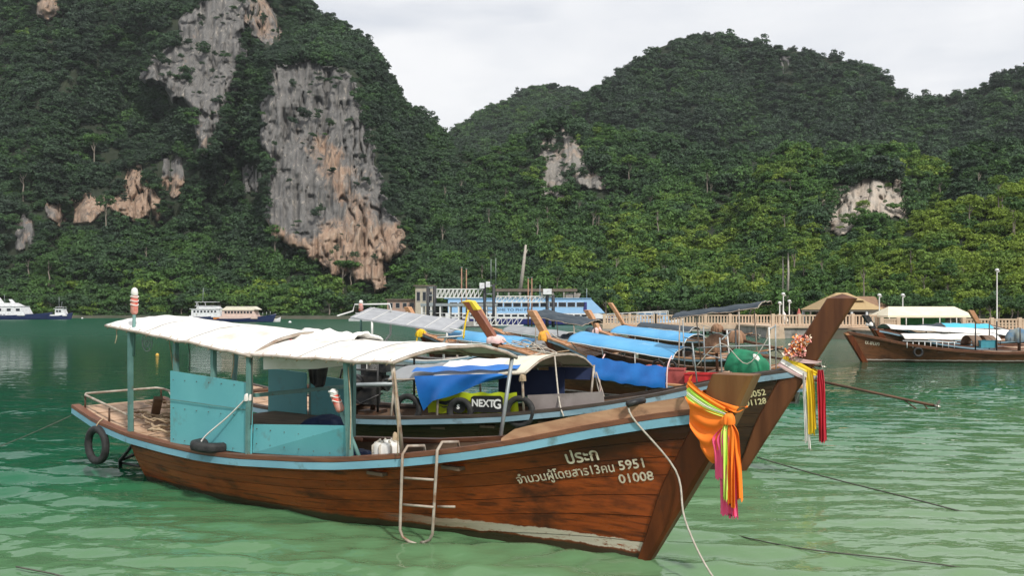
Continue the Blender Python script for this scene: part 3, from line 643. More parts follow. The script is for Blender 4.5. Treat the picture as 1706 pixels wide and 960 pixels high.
RAKE = 0.6
XS = [-2.2,-1.85,-1,0,1,1.9,2.7,3.9,4.5,5.5,6.1,6.8,7.6,8.3,9.0,9.6]
ZS = [1.02,0.95,0.78,0.66,0.61,0.585,0.61,0.69,0.74,0.87,0.97,1.11,1.31,1.46,1.58,1.66]
BX = [-2.2,-1.85,-1,0,1.0,2.4,4.0,4.8,5.6,6.4,7.2,8.0,8.6,9.0,9.6]
BS = [0.74,0.78,0.87,0.93,0.97,1.0,0.97,0.90,0.79,0.63,0.43,0.23,0.12,0.085,0.085]
class Hull:
    def __init__(s, L, rake=RAKE, dz=0.0, bw=1.0):
        s.L, s.rake, s.k, s.dz, s.bw = L, rake, 8.06/L, dz, bw
        x = L
        for _ in range(30): x = L+rake*s.zg(x)
        s.Lg = x
    def zg(s, x): return float(np.interp(x*s.k, XS, ZS))+s.dz
    def B(s, x): return float(np.interp(x*s.k, BX, BS))*s.bw
    def p(s, u): return float(np.interp(u, [0,0.15,0.5,0.75,0.92,1], [0.42,0.30,0.30,0.55,0.9,0.6]))
    def pt(s, u, v, side=1, off=0.0):
        xg = u*s.Lg; zt = s.zg(xg)+0.05; z = -0.4+(zt+0.4)*v
        return Vector((u*(s.L+s.rake*z), side*(s.B(xg)*max(v, 0.0)**s.p(u)+off), z))
    def b(s, x, z):
        u = x/(s.L+s.rake*z); xg = u*s.Lg; zt = s.zg(xg)+0.05; v = (z+0.4)/(zt+0.4)
        return s.B(xg)*max(v, 0.001)**s.p(u)
    def rail(s, x, side, dz=0.0, off=0.0): return Vector((x, side*(s.B(x)+off), s.zg(x)+dz))

def sweep(path, w, h):
    """rectangular rail along a path; w sideways, h up"""
    mb = MB(); vs = []; m = len(path)
    for i, p in enumerate(path):
        d = (path[min(i+1, m-1)]-path[max(i-1, 0)]).normalized(); r = d.cross(Vector((0,0,1))).normalized(); u = r.cross(d)
        vs += [p+r*(a*w/2)+u*(b*h/2) for a, b in ((-1,-1),(1,-1),(1,1),(-1,1))]
    fs = [(i*4+k, i*4+(k+1) % 4, (i+1)*4+(k+1) % 4, (i+1)*4+k) for i in range(m-1) for k in range(4)]+[(3,2,1,0),(m*4-4,m*4-3,m*4-2,m*4-1)]
    return mb.add(vs, fs)

def longtail(name, label, loc, heading, L, c):
    """wooden long-tail boat; local x to the bow, z 0 at the water"""
    root = thing(name, label, 'boat', (loc[0], loc[1], c.get('z', 0)), heading, c.get('group')); root.rotation_euler.x = R(c.get('roll', 0.0))
    H = Hull(L, c.get('rake', RAKE), c.get('dz', 0.0), c.get('bw', 1.0)); root_h = H
    mh, mr, mc = c['hull'], c['rail'], c.get('cap', M_CAP)
    nu = 40 if c.get('planks') else 26
    us = [i/nu for i in range(nu+1)]
    if c.get('planks'):
        vs_ = [0.0,0.30,0.44,0.56,0.67,0.77,0.865,0.935,1.0]
        for side in (-1, 1):
            for k in range(len(vs_)-1):
                v0, v1 = vs_[k]+0.002, vs_[k+1]-0.002; of = [0.0,0.003,0.001,0.0035,0.001,0.003,0.0,0.002][k]; mb = MB(); P = []
                for u in us:
                    P.append([H.pt(u, v0, side, of-0.0015), H.pt(u, (v0+v1)/2, side, of), H.pt(u, v1, side, of-0.0015), H.pt(u, v1, side, -0.022), H.pt(u, v0, side, -0.022)])
                vsx = [p for r in P for p in r]; n5 = 5
                fs = [(i*n5+j, (i+1)*n5+j, (i+1)*n5+(j+1) % n5, i*n5+(j+1) % n5) for i in range(nu) for j in range(n5)]
                fs += [(0,1,2,3,4), tuple(nu*n5+j for j in (4,3,2,1,0))]
                fixnormals(mb.add(vsx, fs).build('plank', mh, root, False))
        mb = MB()
        for side in (-1, 1): mb.grid([[H.pt(u, v, side, -0.03) for v in (0,0.15,0.3,0.45,0.6,0.8,0.97)] for u in us])
        mb.build('hull_lining', M_INNER, root)
    else:
        mb = MB()
        for side in (-1, 1):
            mb.grid([[H.pt(u, v, side) for v in (0,0.15,0.3,0.4,0.5,0.6,0.7,0.8,0.9,1.0)] for u in us])
        mb.build('hull', mh, root); mb = MB()
        for side in (-1, 1):
            mb.grid([[H.pt(u, v, side, -0.03) for v in (0,0.2,0.4,0.6,0.8,1.0)] for u in us])
        mb.build('hull_lining', M_INNER, root)
    tb = MB(); ring = [H.pt(0, v, s_) for s_, vv in ((-1, (0.02,0.2,0.4,0.7,1.0)), (1, (1.0,0.7,0.4,0.2,0.02))) for v in vv]
    tb.add([p+Vector((-0.004,0,0)) for p in ring]+[p+Vector((-0.04,0,0)) for p in ring], [tuple(range(10)), tuple(range(19, 9, -1))]+[(i, (i+1) % 10, 10+(i+1) % 10, 10+i) for i in range(10)])
    tb.build('transom', mh, root)
    xa = c.get('aft', -1.85)
    xs = [xa+(H.Lg-0.16-xa)*i/44 for i in range(45)]
    for side in (-1, 1):
        sweep([H.rail(x, side, 0.0, 0.022) for x in xs], 0.05, c.get('railh', 0.085)).build('rub_rail', mr, root)
        sweep([H.rail(x, side, 0.075, -0.015) for x in xs], 0.13, 0.05).build('gunwale', mc, root)
    # decks
    st = c.get('deckstep', 0.155); x = xa+0.02; k = 0
    while x < c.get('aftdeck', 0.95):
        w = H.B(x+st/2)-0.085; z = H.zg(x+st/2)+0.055
        sl_ = math.atan2(H.zg(x+st)-H.zg(x), st)
        MB().box((x+st/2, 0, z+0.004*((k*7) % 3)), (st-0.012, 2*w, 0.03), (0, -sl_, 0)).build('deck_board', c.get('deckmat', M_DECK), root); x += st; k += 1
    x = H.Lg*c.get('foredeck', 0.76)
    while x < H.Lg-0.34:
        w = max(H.B(x+st/2)-0.06, 0.03); z = H.zg(x+st/2)+c.get('fdz', 0.05); sl_ = math.atan2(H.zg(x+st)-H.zg(x), st)
        MB().box((x+st/2, 0, z+0.004*((k*5) % 3)), (st-0.012, 2*w, 0.03), (0, -sl_, 0)).build('deck_board', c.get('fdmat', M_PLANK), root); x += st; k += 1
    fl = MB()
    for j in range(-3, 3):
        fl.grid([[Vector((x, max(-H.b(x, 0.12)+0.04, min(H.b(x, 0.12)-0.04, 0.22*(j+e))), 0.12)) for e in (0.02, 0.98)] for x in np.linspace(0.1, L*0.8, 16)], False, 0.02)
    fl.build('floor_boards', M_INNER, root)
    for x in c.get('thwarts', ()):
        MB().box((x, 0, H.zg(x)-0.12), (0.26, 2*H.B(x)-0.08, 0.04)).build('seat', c.get('seatmat', M_INNER), root)
    # stem and prow
    zt = c.get('prow', 1.98); zgl = H.zg(H.Lg); d0, d1 = c.get('stemd', (0.30, 0.36)); t0, t1 = c.get('stemt', (0.095, 0.145)); cv = c.get('curve', 0.0)
    zk_ = c.get('knee', 99.0)
    def xo(z): return H.L+H.rake*min(z, zk_)+c.get('rake2', 0.3)*max(0, z-zk_)+0.07+(cv*(max(0, z-zgl))**2)
    def loft(zs, name, m, cap=0.0, bevel=0.02):
        mb = MB(); vs = []
        for z in zs:
            f = max(0, min(1, (z+0.4)/(zt+0.4))); d = (float(np.interp(z, [-0.1,0.3,0.8,2.0], [0.11,0.20,0.33,d1])) if c.get('planks') else d0+(d1-d0)*f); h = t0+(t1-t0)*f; x = xo(z); hz = cap*max(0, (z-(zs[-1]-0.01))/0.01) if cap else 0
            b = bevel; e = 0.35*h
            ring = [(x-d,-h+b),(x-d+b,-h),(x-b*2,-h),(x,-h+b*2),(x,h-b*2),(x-b*2,h),(x-d+b,h),(x-d,h-b)]
            vs += [Vector((px_, py_, z-(px_-x)*0.0+hz*(1-2*abs(px_-x+d/2)/d))) for px_, py_ in ring]
        m_ = len(zs); fs = [(i*8+k, i*8+(k+1) % 8, (i+1)*8+(k+1) % 8, (i+1)*8+k) for i in range(m_-1) for k in range(8)]+[tuple(range(7, -1, -1))]
        x = xo(zs[-1]); f = 1.0; vs.append(Vector((x-d1*0.5, 0, zs[-1]+c.get('peak', 0.02)))); o = len(vs)-1
        fs += [((m_-1)*8+k, (m_-1)*8+(k+1) % 8, o) for k in range(8)]
        return mb.add(vs, fs).build(name, m, root, False)
    zsplit = zgl+c.get('split', 0.02)
    loft([-0.45+(zsplit+0.45)*i/10 for i in range(11)], 'stem_post', c.get('stemmat', M_STEM))
    if zt > zsplit+0.05: loft([zsplit+0.002+(zt-zsplit)*i/8 for i in range(9)], 'prow', c.get('prowmat', M_PROW))
    # canopies
    for q in c.get('canopies', ()): canopy(root, H, q)
    if c.get('engine') is not None: engine(root, H, c['engine'])
    root['len'] = L; HULLS[root.name] = H
    return root, H
HULLS = {}

def cloth_arch(x0, x1, hw0, hw1, z0, z1, cr0, cr1, sag=0.03, nx=40, ny=22, seed=0, drop=0.0, wr=0.012, skew=0.0):
    P = []
    for i in range(nx+1):
        a = i/nx; x = x0+(x1-x0)*a; row = []
        for j in range(ny+1):
            b = j/ny*2-1; hw = hw0+(hw1-hw0)*a; z = z0+(z1-z0)*a; cr = cr0+(cr1-cr0)*a
            zz = z+cr*(1-abs(b)**2.2)-sag*abs(math.sin(a*math.pi*3))*(1-b*b)-drop*max(0, abs(b)-0.85)/0.15
            zz += wr*0.5*(float(vnoise(x*2.2+b*5, x*0.8-b*9, seed+11))-0.5)*2; zz += wr*(float(vnoise(x*3.1+seed, b*3+seed*2, seed))-0.5)*2+wr*0.6*(float(vnoise(x*9+seed, b*7, seed+3))-0.5)
            row.append(Vector((x+skew*a*(b+1)/2+0.01*math.sin(b*9+seed), b*hw, zz)))
        P.append(row)
    return P

def canopy(root, H, q):
    x0, x1 = q['x']; hw = q.get('hw', 0.95); hw1 = q.get('hw1', hw); z0, z1 = q['z']; c0, c1 = q.get('crown', (0.18, 0.18)); m = q['mat']
    P = cloth_arch(x0, x1, hw, hw1, z0, z1, c0, c1, q.get('sag', 0.03), skew=q.get('skew', 0.0), seed=q.get('seed', 1), drop=q.get('drop', 0.05), wr=q.get('wr', 0.012))
    cl = MB().grid(P, True, 0.006).build('canopy', m, root)
    if q.get('label'): cl['label'] = q['label']
    pm = q.get('pipe', M_PIPE); r = q.get('r', 0.018)
    for row in (P[0], P[-1]):
        MB().tube([p-Vector((0,0,0.03)) for p in row], r, 6).build('canopy_hoop', pm, cl)
    for j in (0, -1):
        MB().tube([row[j]-Vector((0,0,0.02)) for row in P], r, 6).build('canopy_pipe', pm, cl)
    for k in range(1, q.get('hoops', 3)):
        row = P[int(k*len(P)/q.get('hoops', 3))]; MB().tube([p-Vector((0,0,0.035)) for p in row], r*0.8, 6).build('canopy_hoop', pm, cl)
    for k in range(q.get('lash', 0)):
        i_ = int((k+0.5)*len(P)/q['lash']); a_ = P[i_][0]
        MB().tube([a_+Vector((0.03*math.cos(t_), 0.012+0.03*math.sin(t_), -0.02+0.035*math.sin(t_*1.0+0.8))) for t_ in [j*0.79 for j in range(9)]], 0.006, 4).build('lashing', M_OLDROPE, cl)
    for fr in q.get('seams', ()):
        row = P[int(fr*(len(P)-1))]; MB().grid([[p+Vector((dx_, 0, 0.006)) for p in row] for dx_ in (-0.018, 0.018)], True).build('seam', M_SEAM, cl)
    for x, side in q.get('posts', ()):
        a = (x-x0)/(x1-x0); zt = z0+(z1-z0)*a-0.045; hwx = hw+(hw1-hw)*a
        MB().tube([H.rail(x, side, 0.06, -0.02), (x+q.get('lean', 0.0), side*(hwx-0.02), zt)], q.get('pr', 0.022), 7).build('canopy_post', q.get('postmat', pm), root)
    return cl

def wrapped_lump(c, sx, sy, sz, seed, n=40, m=16):
    """cloth draped over something boxy, pleated towards its tied lower edge"""
    P = []; g = np.random.default_rng(seed+900); k0 = g.uniform(0, 6.28, 6); pw = g.uniform(2.3, 3.4)
    fr = [0,0.18,0.45,0.72,0.86,0.95,1.0]; zr2 = [1.0,0.97,0.84,0.50,0.12,-0.36,-0.74]; rr2 = [0,0.30,0.62,0.84,0.95,1.02,0.98]
    tilt = g.uniform(-0.22, 0.22, 2)
    for i in range(m+1):
        f = (i/m)**0.8; z0 = float(np.interp(f, fr, zr2)); r0 = float(np.interp(f, fr, rr2)); row = []
        for k in range(n):
            a = 2*math.pi*k/n; ca, sa = math.cos(a), math.sin(a)
            out = 1/(abs(math.cos(a+k0[0]*0.12))**pw+abs(math.sin(a+k0[0]*0.12))**pw)**(1/pw)*0.93
            out *= 0.88+0.26*float(vnoise(ca*1.1+k0[1], sa*1.1+k0[2], seed))
            pl = (abs(math.sin(a*3+k0[3]+0.8*math.sin(a*2)))-0.5)*0.26+(abs(math.sin(a*6.5+k0[4]+f*2))-0.5)*0.14+(float(vnoise(a*3.1+k0[0], f*4, seed+2))-0.5)*0.25
            rr = r0*out*(1+pl*(0.25+max(0, f-0.15)*1.1))
            z = z0*(1+0.16*(float(vnoise(ca*r0*1.8+5, sa*r0*1.8+k0[5], seed+5))-0.5)*2)+(tilt[0]*ca+tilt[1]*sa)*r0*(1-f)*1.2+0.26*(float(vnoise(ca*r0*3.3+9, sa*r0*3.3+2, seed+8))-0.5)
            if f > 0.9: z += 0.16*(float(vnoise(ca*2.5+3, sa*2.5+3, seed+9))-0.5)
            row.append(Vector(c)+Vector((sx*rr*ca, sy*rr*sa, sz*z)))
        row.append(row[0]); P.append(row)
    return MB().grid(P, True)

def engine(root, H, q):
    x, y, z = q['at']; d = q.get('rz', 0.0)
    e = MB()
    e.box((x, y, z), (0.5, 0.32, 0.26)).box((x+0.05, y, z+0.17), (0.36, 0.2, 0.12)).box((x-0.1, y+0.2, z+0.02), (0.2, 0.1, 0.16))
    e.lathe((x+0.29, y, z), [(0.0,-0.02),(0.15,-0.02),(0.15,0.03),(0.0,0.03)], 12, 'x')
    for k in range(4): e.lathe((x-0.15+k*0.1, y, z+0.23), [(0.035,0),(0.035,0.05),(0,0.055)], 8)
    eo = e.build('engine', M_ENGINE, root, False)
    MB().tube([(x, y, H.zg(x)+0.05), (x, y, z-0.12)], 0.05, 8).box((x, y, H.zg(x)+0.06), (0.34, 0.5, 0.07)).build('engine_mount', M_RUST, eo)
    MB().tube([(x+0.25, y-0.1, z+0.05), (x+0.8, y-0.16, z+0.2), (x+1.25, y-0.18, z+0.3)], 0.018, 6).build('tiller', M_GALV, eo)
    if 'cover' not in q: MB().tube([(x-0.05, y+0.16, z+0.1), (x-0.05, y+0.3, z+0.2), (x-0.05, y+0.3, z+0.55)], 0.03, 7).build('exhaust', M_RUST, eo)
    if 'can' in q: MB().box((x+0.1, y-0.1, z+0.34), (0.24, 0.2, 0.22)).lathe((x+0.1, y-0.1, z+0.45), [(0.04,0),(0.04,0.05),(0,0.05)], 8).build('fuel_can', M_PLASTIC, eo)
    if 'shaft' in q:
        e1 = Vector(q['shaft']); s0 = Vector((x-0.25, y, z-0.02)); dv = (e1-s0).normalized()
        sh = MB().tube([s0, s0+dv*1.5], 0.06, 8).tube([s0+dv*1.5, e1], 0.038, 8).build('tail_shaft', M_RUST, eo)
        p = MB()
        up = Vector((0,0,1)); r = dv.cross(up).normalized(); u = r.cross(dv)
        p.tube([e1-dv*0.02, e1+dv*0.12], [0.04, 0.02], 8)
        for k in range(3):
            a = k*2.094+0.5; v = r*math.cos(a)+u*math.sin(a); w = dv.cross(v)
            b0 = e1+dv*0.04; vs = []
            for i_ in range(5):
                f = i_/4; ww = 0.10*math.sin(math.pi*(0.2+0.75*f)); tw = 0.6-0.3*f
                ctr = b0+v*(0.03+0.21*f)
                vs += [ctr-(w*math.cos(tw)+dv*math.sin(tw))*ww, ctr+(w*math.cos(tw)+dv*math.sin(tw))*ww]
            p.add(vs, [(2*i_, 2*i_+1, 2*i_+3, 2*i_+2) for i_ in range(4)])
        p.build('propeller', M_BRASS, eo)
        MB().tube([e1-dv*0.8, e1-dv*0.35-u*0.22, e1+dv*0.05-u*0.32], 0.018, 6).tube([e1-dv*0.3, e1+dv*0.02-u*0.31], 0.018, 6).build('skeg', M_RUST, eo)
    if 'cover' in q:
        cs = q.get('csize', (0.55, 0.42, 0.42))
        wrapped_lump((x, y, z+0.12), cs[0], cs[1], cs[2], q.get('seed', 1)).build('engine_cover', q['cover'], eo)
        if 'patch' in q: wrapped_lump((x+q['patch'][0], y+q['patch'][1], z+0.22), 0.17, 0.15, 0.16, 4).build('cover_cloth', M_WHITECLOTH, eo)
    return eo

def tyre(name, label, c, R_, r_, normal, group=None, flat=0.75):
    prof = []
    n = 28; mb = MB(); nrm = Vector(normal).normalized(); a1 = nrm.orthogonal().normalized(); a2 = nrm.cross(a1); vs = []
    sec = [(-0.55,-0.8),(-1,-0.35),(-1,0.35),(-0.55,0.8),(0.2,1.0),(0.9,0.75),(1.0,0.3),(1.0,-0.3),(0.9,-0.75),(0.2,-1.0)]
    for k in range(n):
        a = 2*math.pi*k/n; d = a1*math.cos(a)+a2*math.sin(a)
        for sr, sn in sec: vs.append(Vector(c)+d*(R_-r_+r_*sr)+nrm*(sn*r_*flat*1.3))
    s = len(sec); fs = [(k*s+j, k*s+(j+1) % s, ((k+1) % n)*s+(j+1) % s, ((k+1) % n)*s+j) for k in range(n) for j in range(s)]
    o = fixnormals(mb.add(vs, fs, True).build(name, M_RUBBER)); return tag(o, label, 'tyre', group)

_txt = {}
def text_geo(s, size, res=3):
    cu = bpy.data.curves.new('lettering', 'FONT'); cu.body = s; cu.size = size; cu.align_x = 'CENTER'; cu.align_y = 'CENTER'; cu.resolution_u = res
    o = bpy.data.objects.new('lettering', cu); COL.objects.link(o)
    dg = bpy.context.evaluated_depsgraph_get(); me = bpy.data.meshes.new_from_object(o.evaluated_get(dg))
    v = [tuple(x.co) for x in me.vertices]; f = [tuple(p.vertices) for p in me.polygons]
    bpy.data.objects.remove(o); bpy.data.meshes.remove(me); return v, f
def bold(v, f, w):
    return v, f
def hull_text(root, H, s, x0, z0, size, slope, m, side=-1, sx=1.0, off=0.012, extra=0.0, name='lettering'):
    v, f = text_geo(s, size); th = math.atan(slope); out = []; offs = [(0,0)] if not extra else [(0,0),(extra,0),(0,extra),(-extra,0),(0,-extra)]
    mb = MB()
    for j, (ex, ez) in enumerate(offs):
        vs = []
        for tx, ty, _ in v:
            tx = tx*sx*(1 if side < 0 else -1)+ex; ty += ez
            x = x0+tx*math.cos(th)-ty*math.sin(th)*(1 if side < 0 else -1)*0; x = x0+tx*math.cos(th)-ty*math.sin(th); z = z0+tx*math.sin(th)+ty*math.cos(th)
            vs.append(Vector((x, side*(H.b(x, z)+off+0.0006*j), z)))
        mb.add(vs, f)
    return mb.build(name, m, root)
def rope(name, label, pts, r, m, cat='rope', group=None, n=5, sub=6):
    """smooth rope through points (Catmull-Rom)"""
    P = [Vector(p) for p in pts]; out = []
    for i in range(len(P)-1):
        p0, p1, p2, p3 = P[max(i-1, 0)], P[i], P[i+1], P[min(i+2, len(P)-1)]
        for k in range(sub):
            t = k/sub; out.append(0.5*((2*p1)+(p2-p0)*t+(2*p0-5*p1+4*p2-p3)*t*t+(3*p1-p0-3*p2+p3)*t**3))
    out.append(P[-1]); o = MB().tube(out, r, n).build(name, m); return tag(o, label, cat, group)
def loc2w(root, p):
    return root.location+root.rotation_euler.to_matrix() @ Vector(p)

# ------------------------------------------------------------ nearest boat
A1 = math.atan2(-0.58580771, 0.81045008)
boat1, H1 = longtail('longtail_boat', 'nearest reddish-brown wooden long-tail boat with teal cabin panels and white canopies', (-5.16, 13.7), A1, 8.06,
    dict(hull=M_HULL1, rail=M_BLUERAIL, planks=True, prow=1.97, peak=0.012, split=-0.16, stemd=(0.26, 0.40), stemt=(0.075, 0.15), knee=1.5, rake2=0.46, thwarts=(5.0, 6.0), foredeck=0.78, fdz=0.02,
    canopies=(
      dict(x=(-0.55, 2.92), hw=0.98, z=(2.36, 2.02), crown=(0.13, 0.27), mat=M_WHITE, seed=3, hoops=4, sag=0.012, wr=0.014, lash=14, seams=(0.3,0.62), drop=0.0, r=0.022, label='higher white canvas canopy over the stern'),
      dict(x=(2.78, 5.45), hw=0.96, hw1=1.0, z=(2.03, 2.01), crown=(0.17, 0.17), mat=M_WHITE, seed=8, skew=0.28, hoops=4, sag=0.014, wr=0.015, lash=11, seams=(0.4,0.75), drop=0.0, r=0.022, label='lower white canvas canopy amidships'))))
for x, side, z in ((-0.05,-1,2.31),(1.1,-1,2.2),(1.98,-1,2.11),(2.82,-1,2.02),(4.62,-1,2.0),(0.0,1,2.31),(1.0,1,2.2),(1.9,1,2.1),(2.8,1,2.02)):
    inn = 0.075 if x in (1.1, 1.98) else 0.0
    p = H1.rail(x, side, 0.05, -0.06-inn); MB().bar(p, (x+(0.1 if x < 0.5 else 0.02), side*(0.93-inn*0.7), z-0.03), 0.06, 0.06).build('cabin_post', M_TEALPOST, boat1)
for x, side in ((5.38,-1),(5.66,1)):
    p = H1.rail(x, side, 0.03, -0.06); MB().tube([p, (x+0.02, side*0.95, 1.97)], 0.026, 8).build('canopy_post', M_PIPE if side < 0 else M_GALV, boat1)
def panel(x0, x1, side, zb0, zb1, zt0, zt1, m, y0=0.0):
    ins = -0.075+y0
    pts = [(x0, side*(H1.B(x0)+ins), zb0), (x1, side*(H1.B(x1)+ins), zb1), (x1, side*(0.90+y0), zt1), (x0, side*(0.90+y0), zt0)]
    vs = [Vector(p) for p in pts]+[Vector(p)-Vector((0, side*0.025, 0)) for p in pts]
    return fixnormals(MB().add(vs, [(0,1,2,3),(7,6,5,4),(0,4,5,1),(1,5,6,2),(2,6,7,3),(3,7,4,0)]).build('cabin_panel', m, boat1))
panel(1.04, 2.86, -1, 0.70, 0.72, 1.72, 1.63, M_TEAL, 0.012)
panel(2.87, 4.63, -1, 0.73, 0.82, 1.10, 1.22, M_TEAL, -0.012)
panel(0.95, 1.83, 1, 0.7, 0.7, 1.66, 1.62, M_TEAL); panel(1.95, 2.78, 1, 0.7, 0.72, 1.6, 1.55, M_TEAL)
MB().box((3.7, -0.855, 0.99), (1.66, 0.012, 0.02), (0, -0.045, 0)).build('panel_batten', M_TEALPOST, boat1)
MB().box((2.0, 0, 0.98), (1.6, 1.6, 0.04)).build('cabin_bench', M_INNER, boat1)
MB().bar((2.82, -0.84, 1.47), (2.82, 0.84, 1.47), 0.05).build('cross_bar', M_TEALPOST, boat1)
# bow wash boards
for side in (-1, 1):
    mb = MB(); P = []
    for i in range(15):
        x = 6.62+(8.72-6.62)*i/14; hgt = 0.115*min(1, (i+0.4)/1.5)
        P.append([H1.rail(x, side, 0.101, -0.02), H1.rail(x, side, 0.101+hgt, -0.03), H1.rail(x, side, 0.101+hgt, -0.065), H1.rail(x, side, 0.101, -0.065)])
    vs = [p for r in P for p in r]; fs = [(i*4+j, i*4+(j+1) % 4, (i+1)*4+(j+1) % 4, (i+1)*4+j) for i in range(14) for j in range(4)]+[(0,1,2,3),(59,58,57,56)]
    fixnormals(mb.add(vs, fs).build('wash_board', M_PLANK, boat1))
hull_text(boat1, H1, 'ประก', 7.46, 1.05, 0.185, 0.20, M_LETTER, extra=0.004)
hull_text(boat1, H1, 'จำนวนผู้โดยสาร13คน', 7.25, 0.845, 0.132, 0.205, M_LETTER, extra=0.002)
hull_text(boat1, H1, '5951', 7.99, 1.005, 0.135, 0.205, M_LETTER, sx=1.15, extra=0.003)
hull_text(boat1, H1, '01008', 8.02, 0.87, 0.13, 0.20, M_LETTER, sx=1.2, extra=0.003)
# stern rail and frame below the stern
zr = lambda x: H1.zg(x)+0.33
MB().tube([(-0.05,-0.80,zr(-0.05)-0.04),(-1.66,-0.70,zr(-1.66)-0.04),(-1.72,-0.66,zr(-1.7)-0.03),(-1.74,0.6,zr(-1.7)-0.03),(-1.66,0.68,zr(-1.66)-0.04),(-0.2,0.78,zr(-0.2)-0.04)], 0.02, 7).build('stern_rail', M_PIPE, boat1)
for x, y in ((-0.1,-0.80),(-0.85,-0.75),(-1.68,-0.69),(-1.68,0.66),(-0.9,0.74),(-0.2,0.78)):
    MB().tube([(x, y, H1.zg(x)+0.05), (x, y, zr(x)-0.045)], 0.017, 6).build('rail_post', M_RUST, boat1)
MB().tube([(-0.04,-0.35,0.42),(-0.7,-0.45,0.45),(-1.15,-0.4,0.15),(-1.3,-0.3,-0.1)], 0.03, 7).tube([(-0.04,0.35,0.4),(-0.8,0.2,0.42),(-1.15,-0.4,0.15)], 0.025, 7).tube([(-0.5,-0.42,0.44),(-0.55,-0.3,-0.05)], 0.025, 7).tube([(-0.2,-0.4,0.12),(-1.25,-0.35,0.1)], 0.02, 6).build('stern_frame', M_ENGINE, boat1)
MB().bar((-0.75,-0.05,0.80), (0.12,-0.52,1.25), 0.13, 0.05).build('rudder_board', M_INNER, boat1)

# loose gear of the nearest boat
def lw(*p): return loc2w(boat1, p)
# rope heap
mb = MB(); g = np.random.default_rng(5)
for k in range(17):
    cx_, cy_, rr, a0 = g.uniform(-0.95, 0.75), g.uniform(-0.62, 0.45), g.uniform(0.12, 0.34), g.uniform(0, 6)
    pts = []
    for i in range(22):
        a = a0+i*0.42; r2 = rr*(1+0.25*math.sin(i*1.3+k)); x_, y_ = cx_+r2*math.cos(a), cy_+r2*0.8*math.sin(a)
        pts.append(lw(x_, y_, H1.zg(x_)+0.09+0.010*k+0.05*abs(math.sin(i*0.9+k))))
    mb.tube(pts, 0.014+0.006*(k % 2), 5)
tag(mb.build('rope_heap', M_OLDROPE), 'tangled heap of tan ropes on the stern deck of the nearest boat', 'rope')
c_ = lw(-0.83, -0.96, 0.50); nn = loc2w(boat1, (-0.83, -1.96, 0.50))-c_
tyre('tyre', 'black tyre hanging upright from the stern rail of the nearest boat', c_, 0.30, 0.055, nn)
rope('rope', 'short cord holding the hanging tyre at the stern', [lw(-0.83,-0.97,0.79), lw(-0.83,-0.93,0.85), lw(-0.83,-0.86,0.90)], 0.012, M_OLDROPE)
tyre('tyre', 'black tyre lying flat on the gunwale beside the teal panel', lw(2.06, -0.93, H1.zg(2.06)+0.17), 0.29, 0.085, (0.06,0.0,1), flat=0.62)
rope('rope', 'white cord running from the cabin post down to the flat tyre', [lw(2.78,-0.93,1.44), lw(2.45,-0.97,1.18), lw(2.08,-1.03,0.92), lw(1.98,-1.07,0.80), lw(2.03,-1.18,0.74)], 0.012, M_WHITECLOTH)
def can_pole(name, label, a, b, rp, fl):
    t = thing(name, label, 'pole', a); a, b = Vector(a), Vector(b); d = b-a
    MB().tube([(0,0,0), d], rp, 8).build('shaft', M_TEALPOST, t); u = d.normalized(); e = d
    MB().tube([e-u*0.06, e-u*0.03, e+u*fl*0.55, e+u*fl*0.62], [rp*1.2, rp*2.1, rp*2.0, rp*1.8], 9).build('red_wrap', M_REDWRAP, t)
    MB().tube([e+u*fl*0.6, e+u*fl*0.75, e+u*fl*0.93, e+u*fl], [rp*1.7, rp*2.0, rp*1.6, rp*0.5], 9).build('float', M_PLASTIC, t)
    for k in range(3): MB().tube([e+u*(0.08+0.06*k)+Vector((rp*2.2*math.cos(a_), rp*2.2*math.sin(a_), 0.01*math.sin(2*a_))) for a_ in [i*0.63 for i in range(11)]], 0.008, 5).build('binding', M_WHITECLOTH, t)
    return t
M_REDWRAP = mat('red_worn_wrap', (0.55,0.07,0.045), 0.7, (0.62,0.36,0.30), 9)
can_pole('float_pole', 'upright pole with a red and white float above the stern canopy', lw(0.05,-0.88,1.9), lw(0.07,-0.88,2.58), 0.026, 0.34)
can_pole('float_pole', 'leaning teal pole with a red and white float beside the cabin', lw(4.78,-0.74,0.62), lw(4.42,-0.84,1.42), 0.026, 0.24)
def jerrycan(name, label, p, rz):
    t = thing(name, label, 'container', p, rz)
    b = MB(); prof = [(0.155,-0.1),(0.17,-0.07),(0.17,0.19),(0.15,0.225),(0.05,0.235),(0.045,0.25),(0,0.25)]; b.lathe((0,0,0), prof, 16).build('body', M_PLASTIC, t)
    for k in range(8):
        a = k*math.pi/4; MB().tube([(0.175*math.cos(a), 0.175*math.sin(a), 0.02), (0.178*math.cos(a), 0.178*math.sin(a), 0.19), (0.09*math.cos(a), 0.09*math.sin(a), 0.25)], 0.014, 5).build('rope_strand', M_ROPE, t)
    return t
jerrycan('float_drum', 'white roped drum sitting by the foot of the leaning pole', lw(4.98,-0.60,0.80), 0.4)
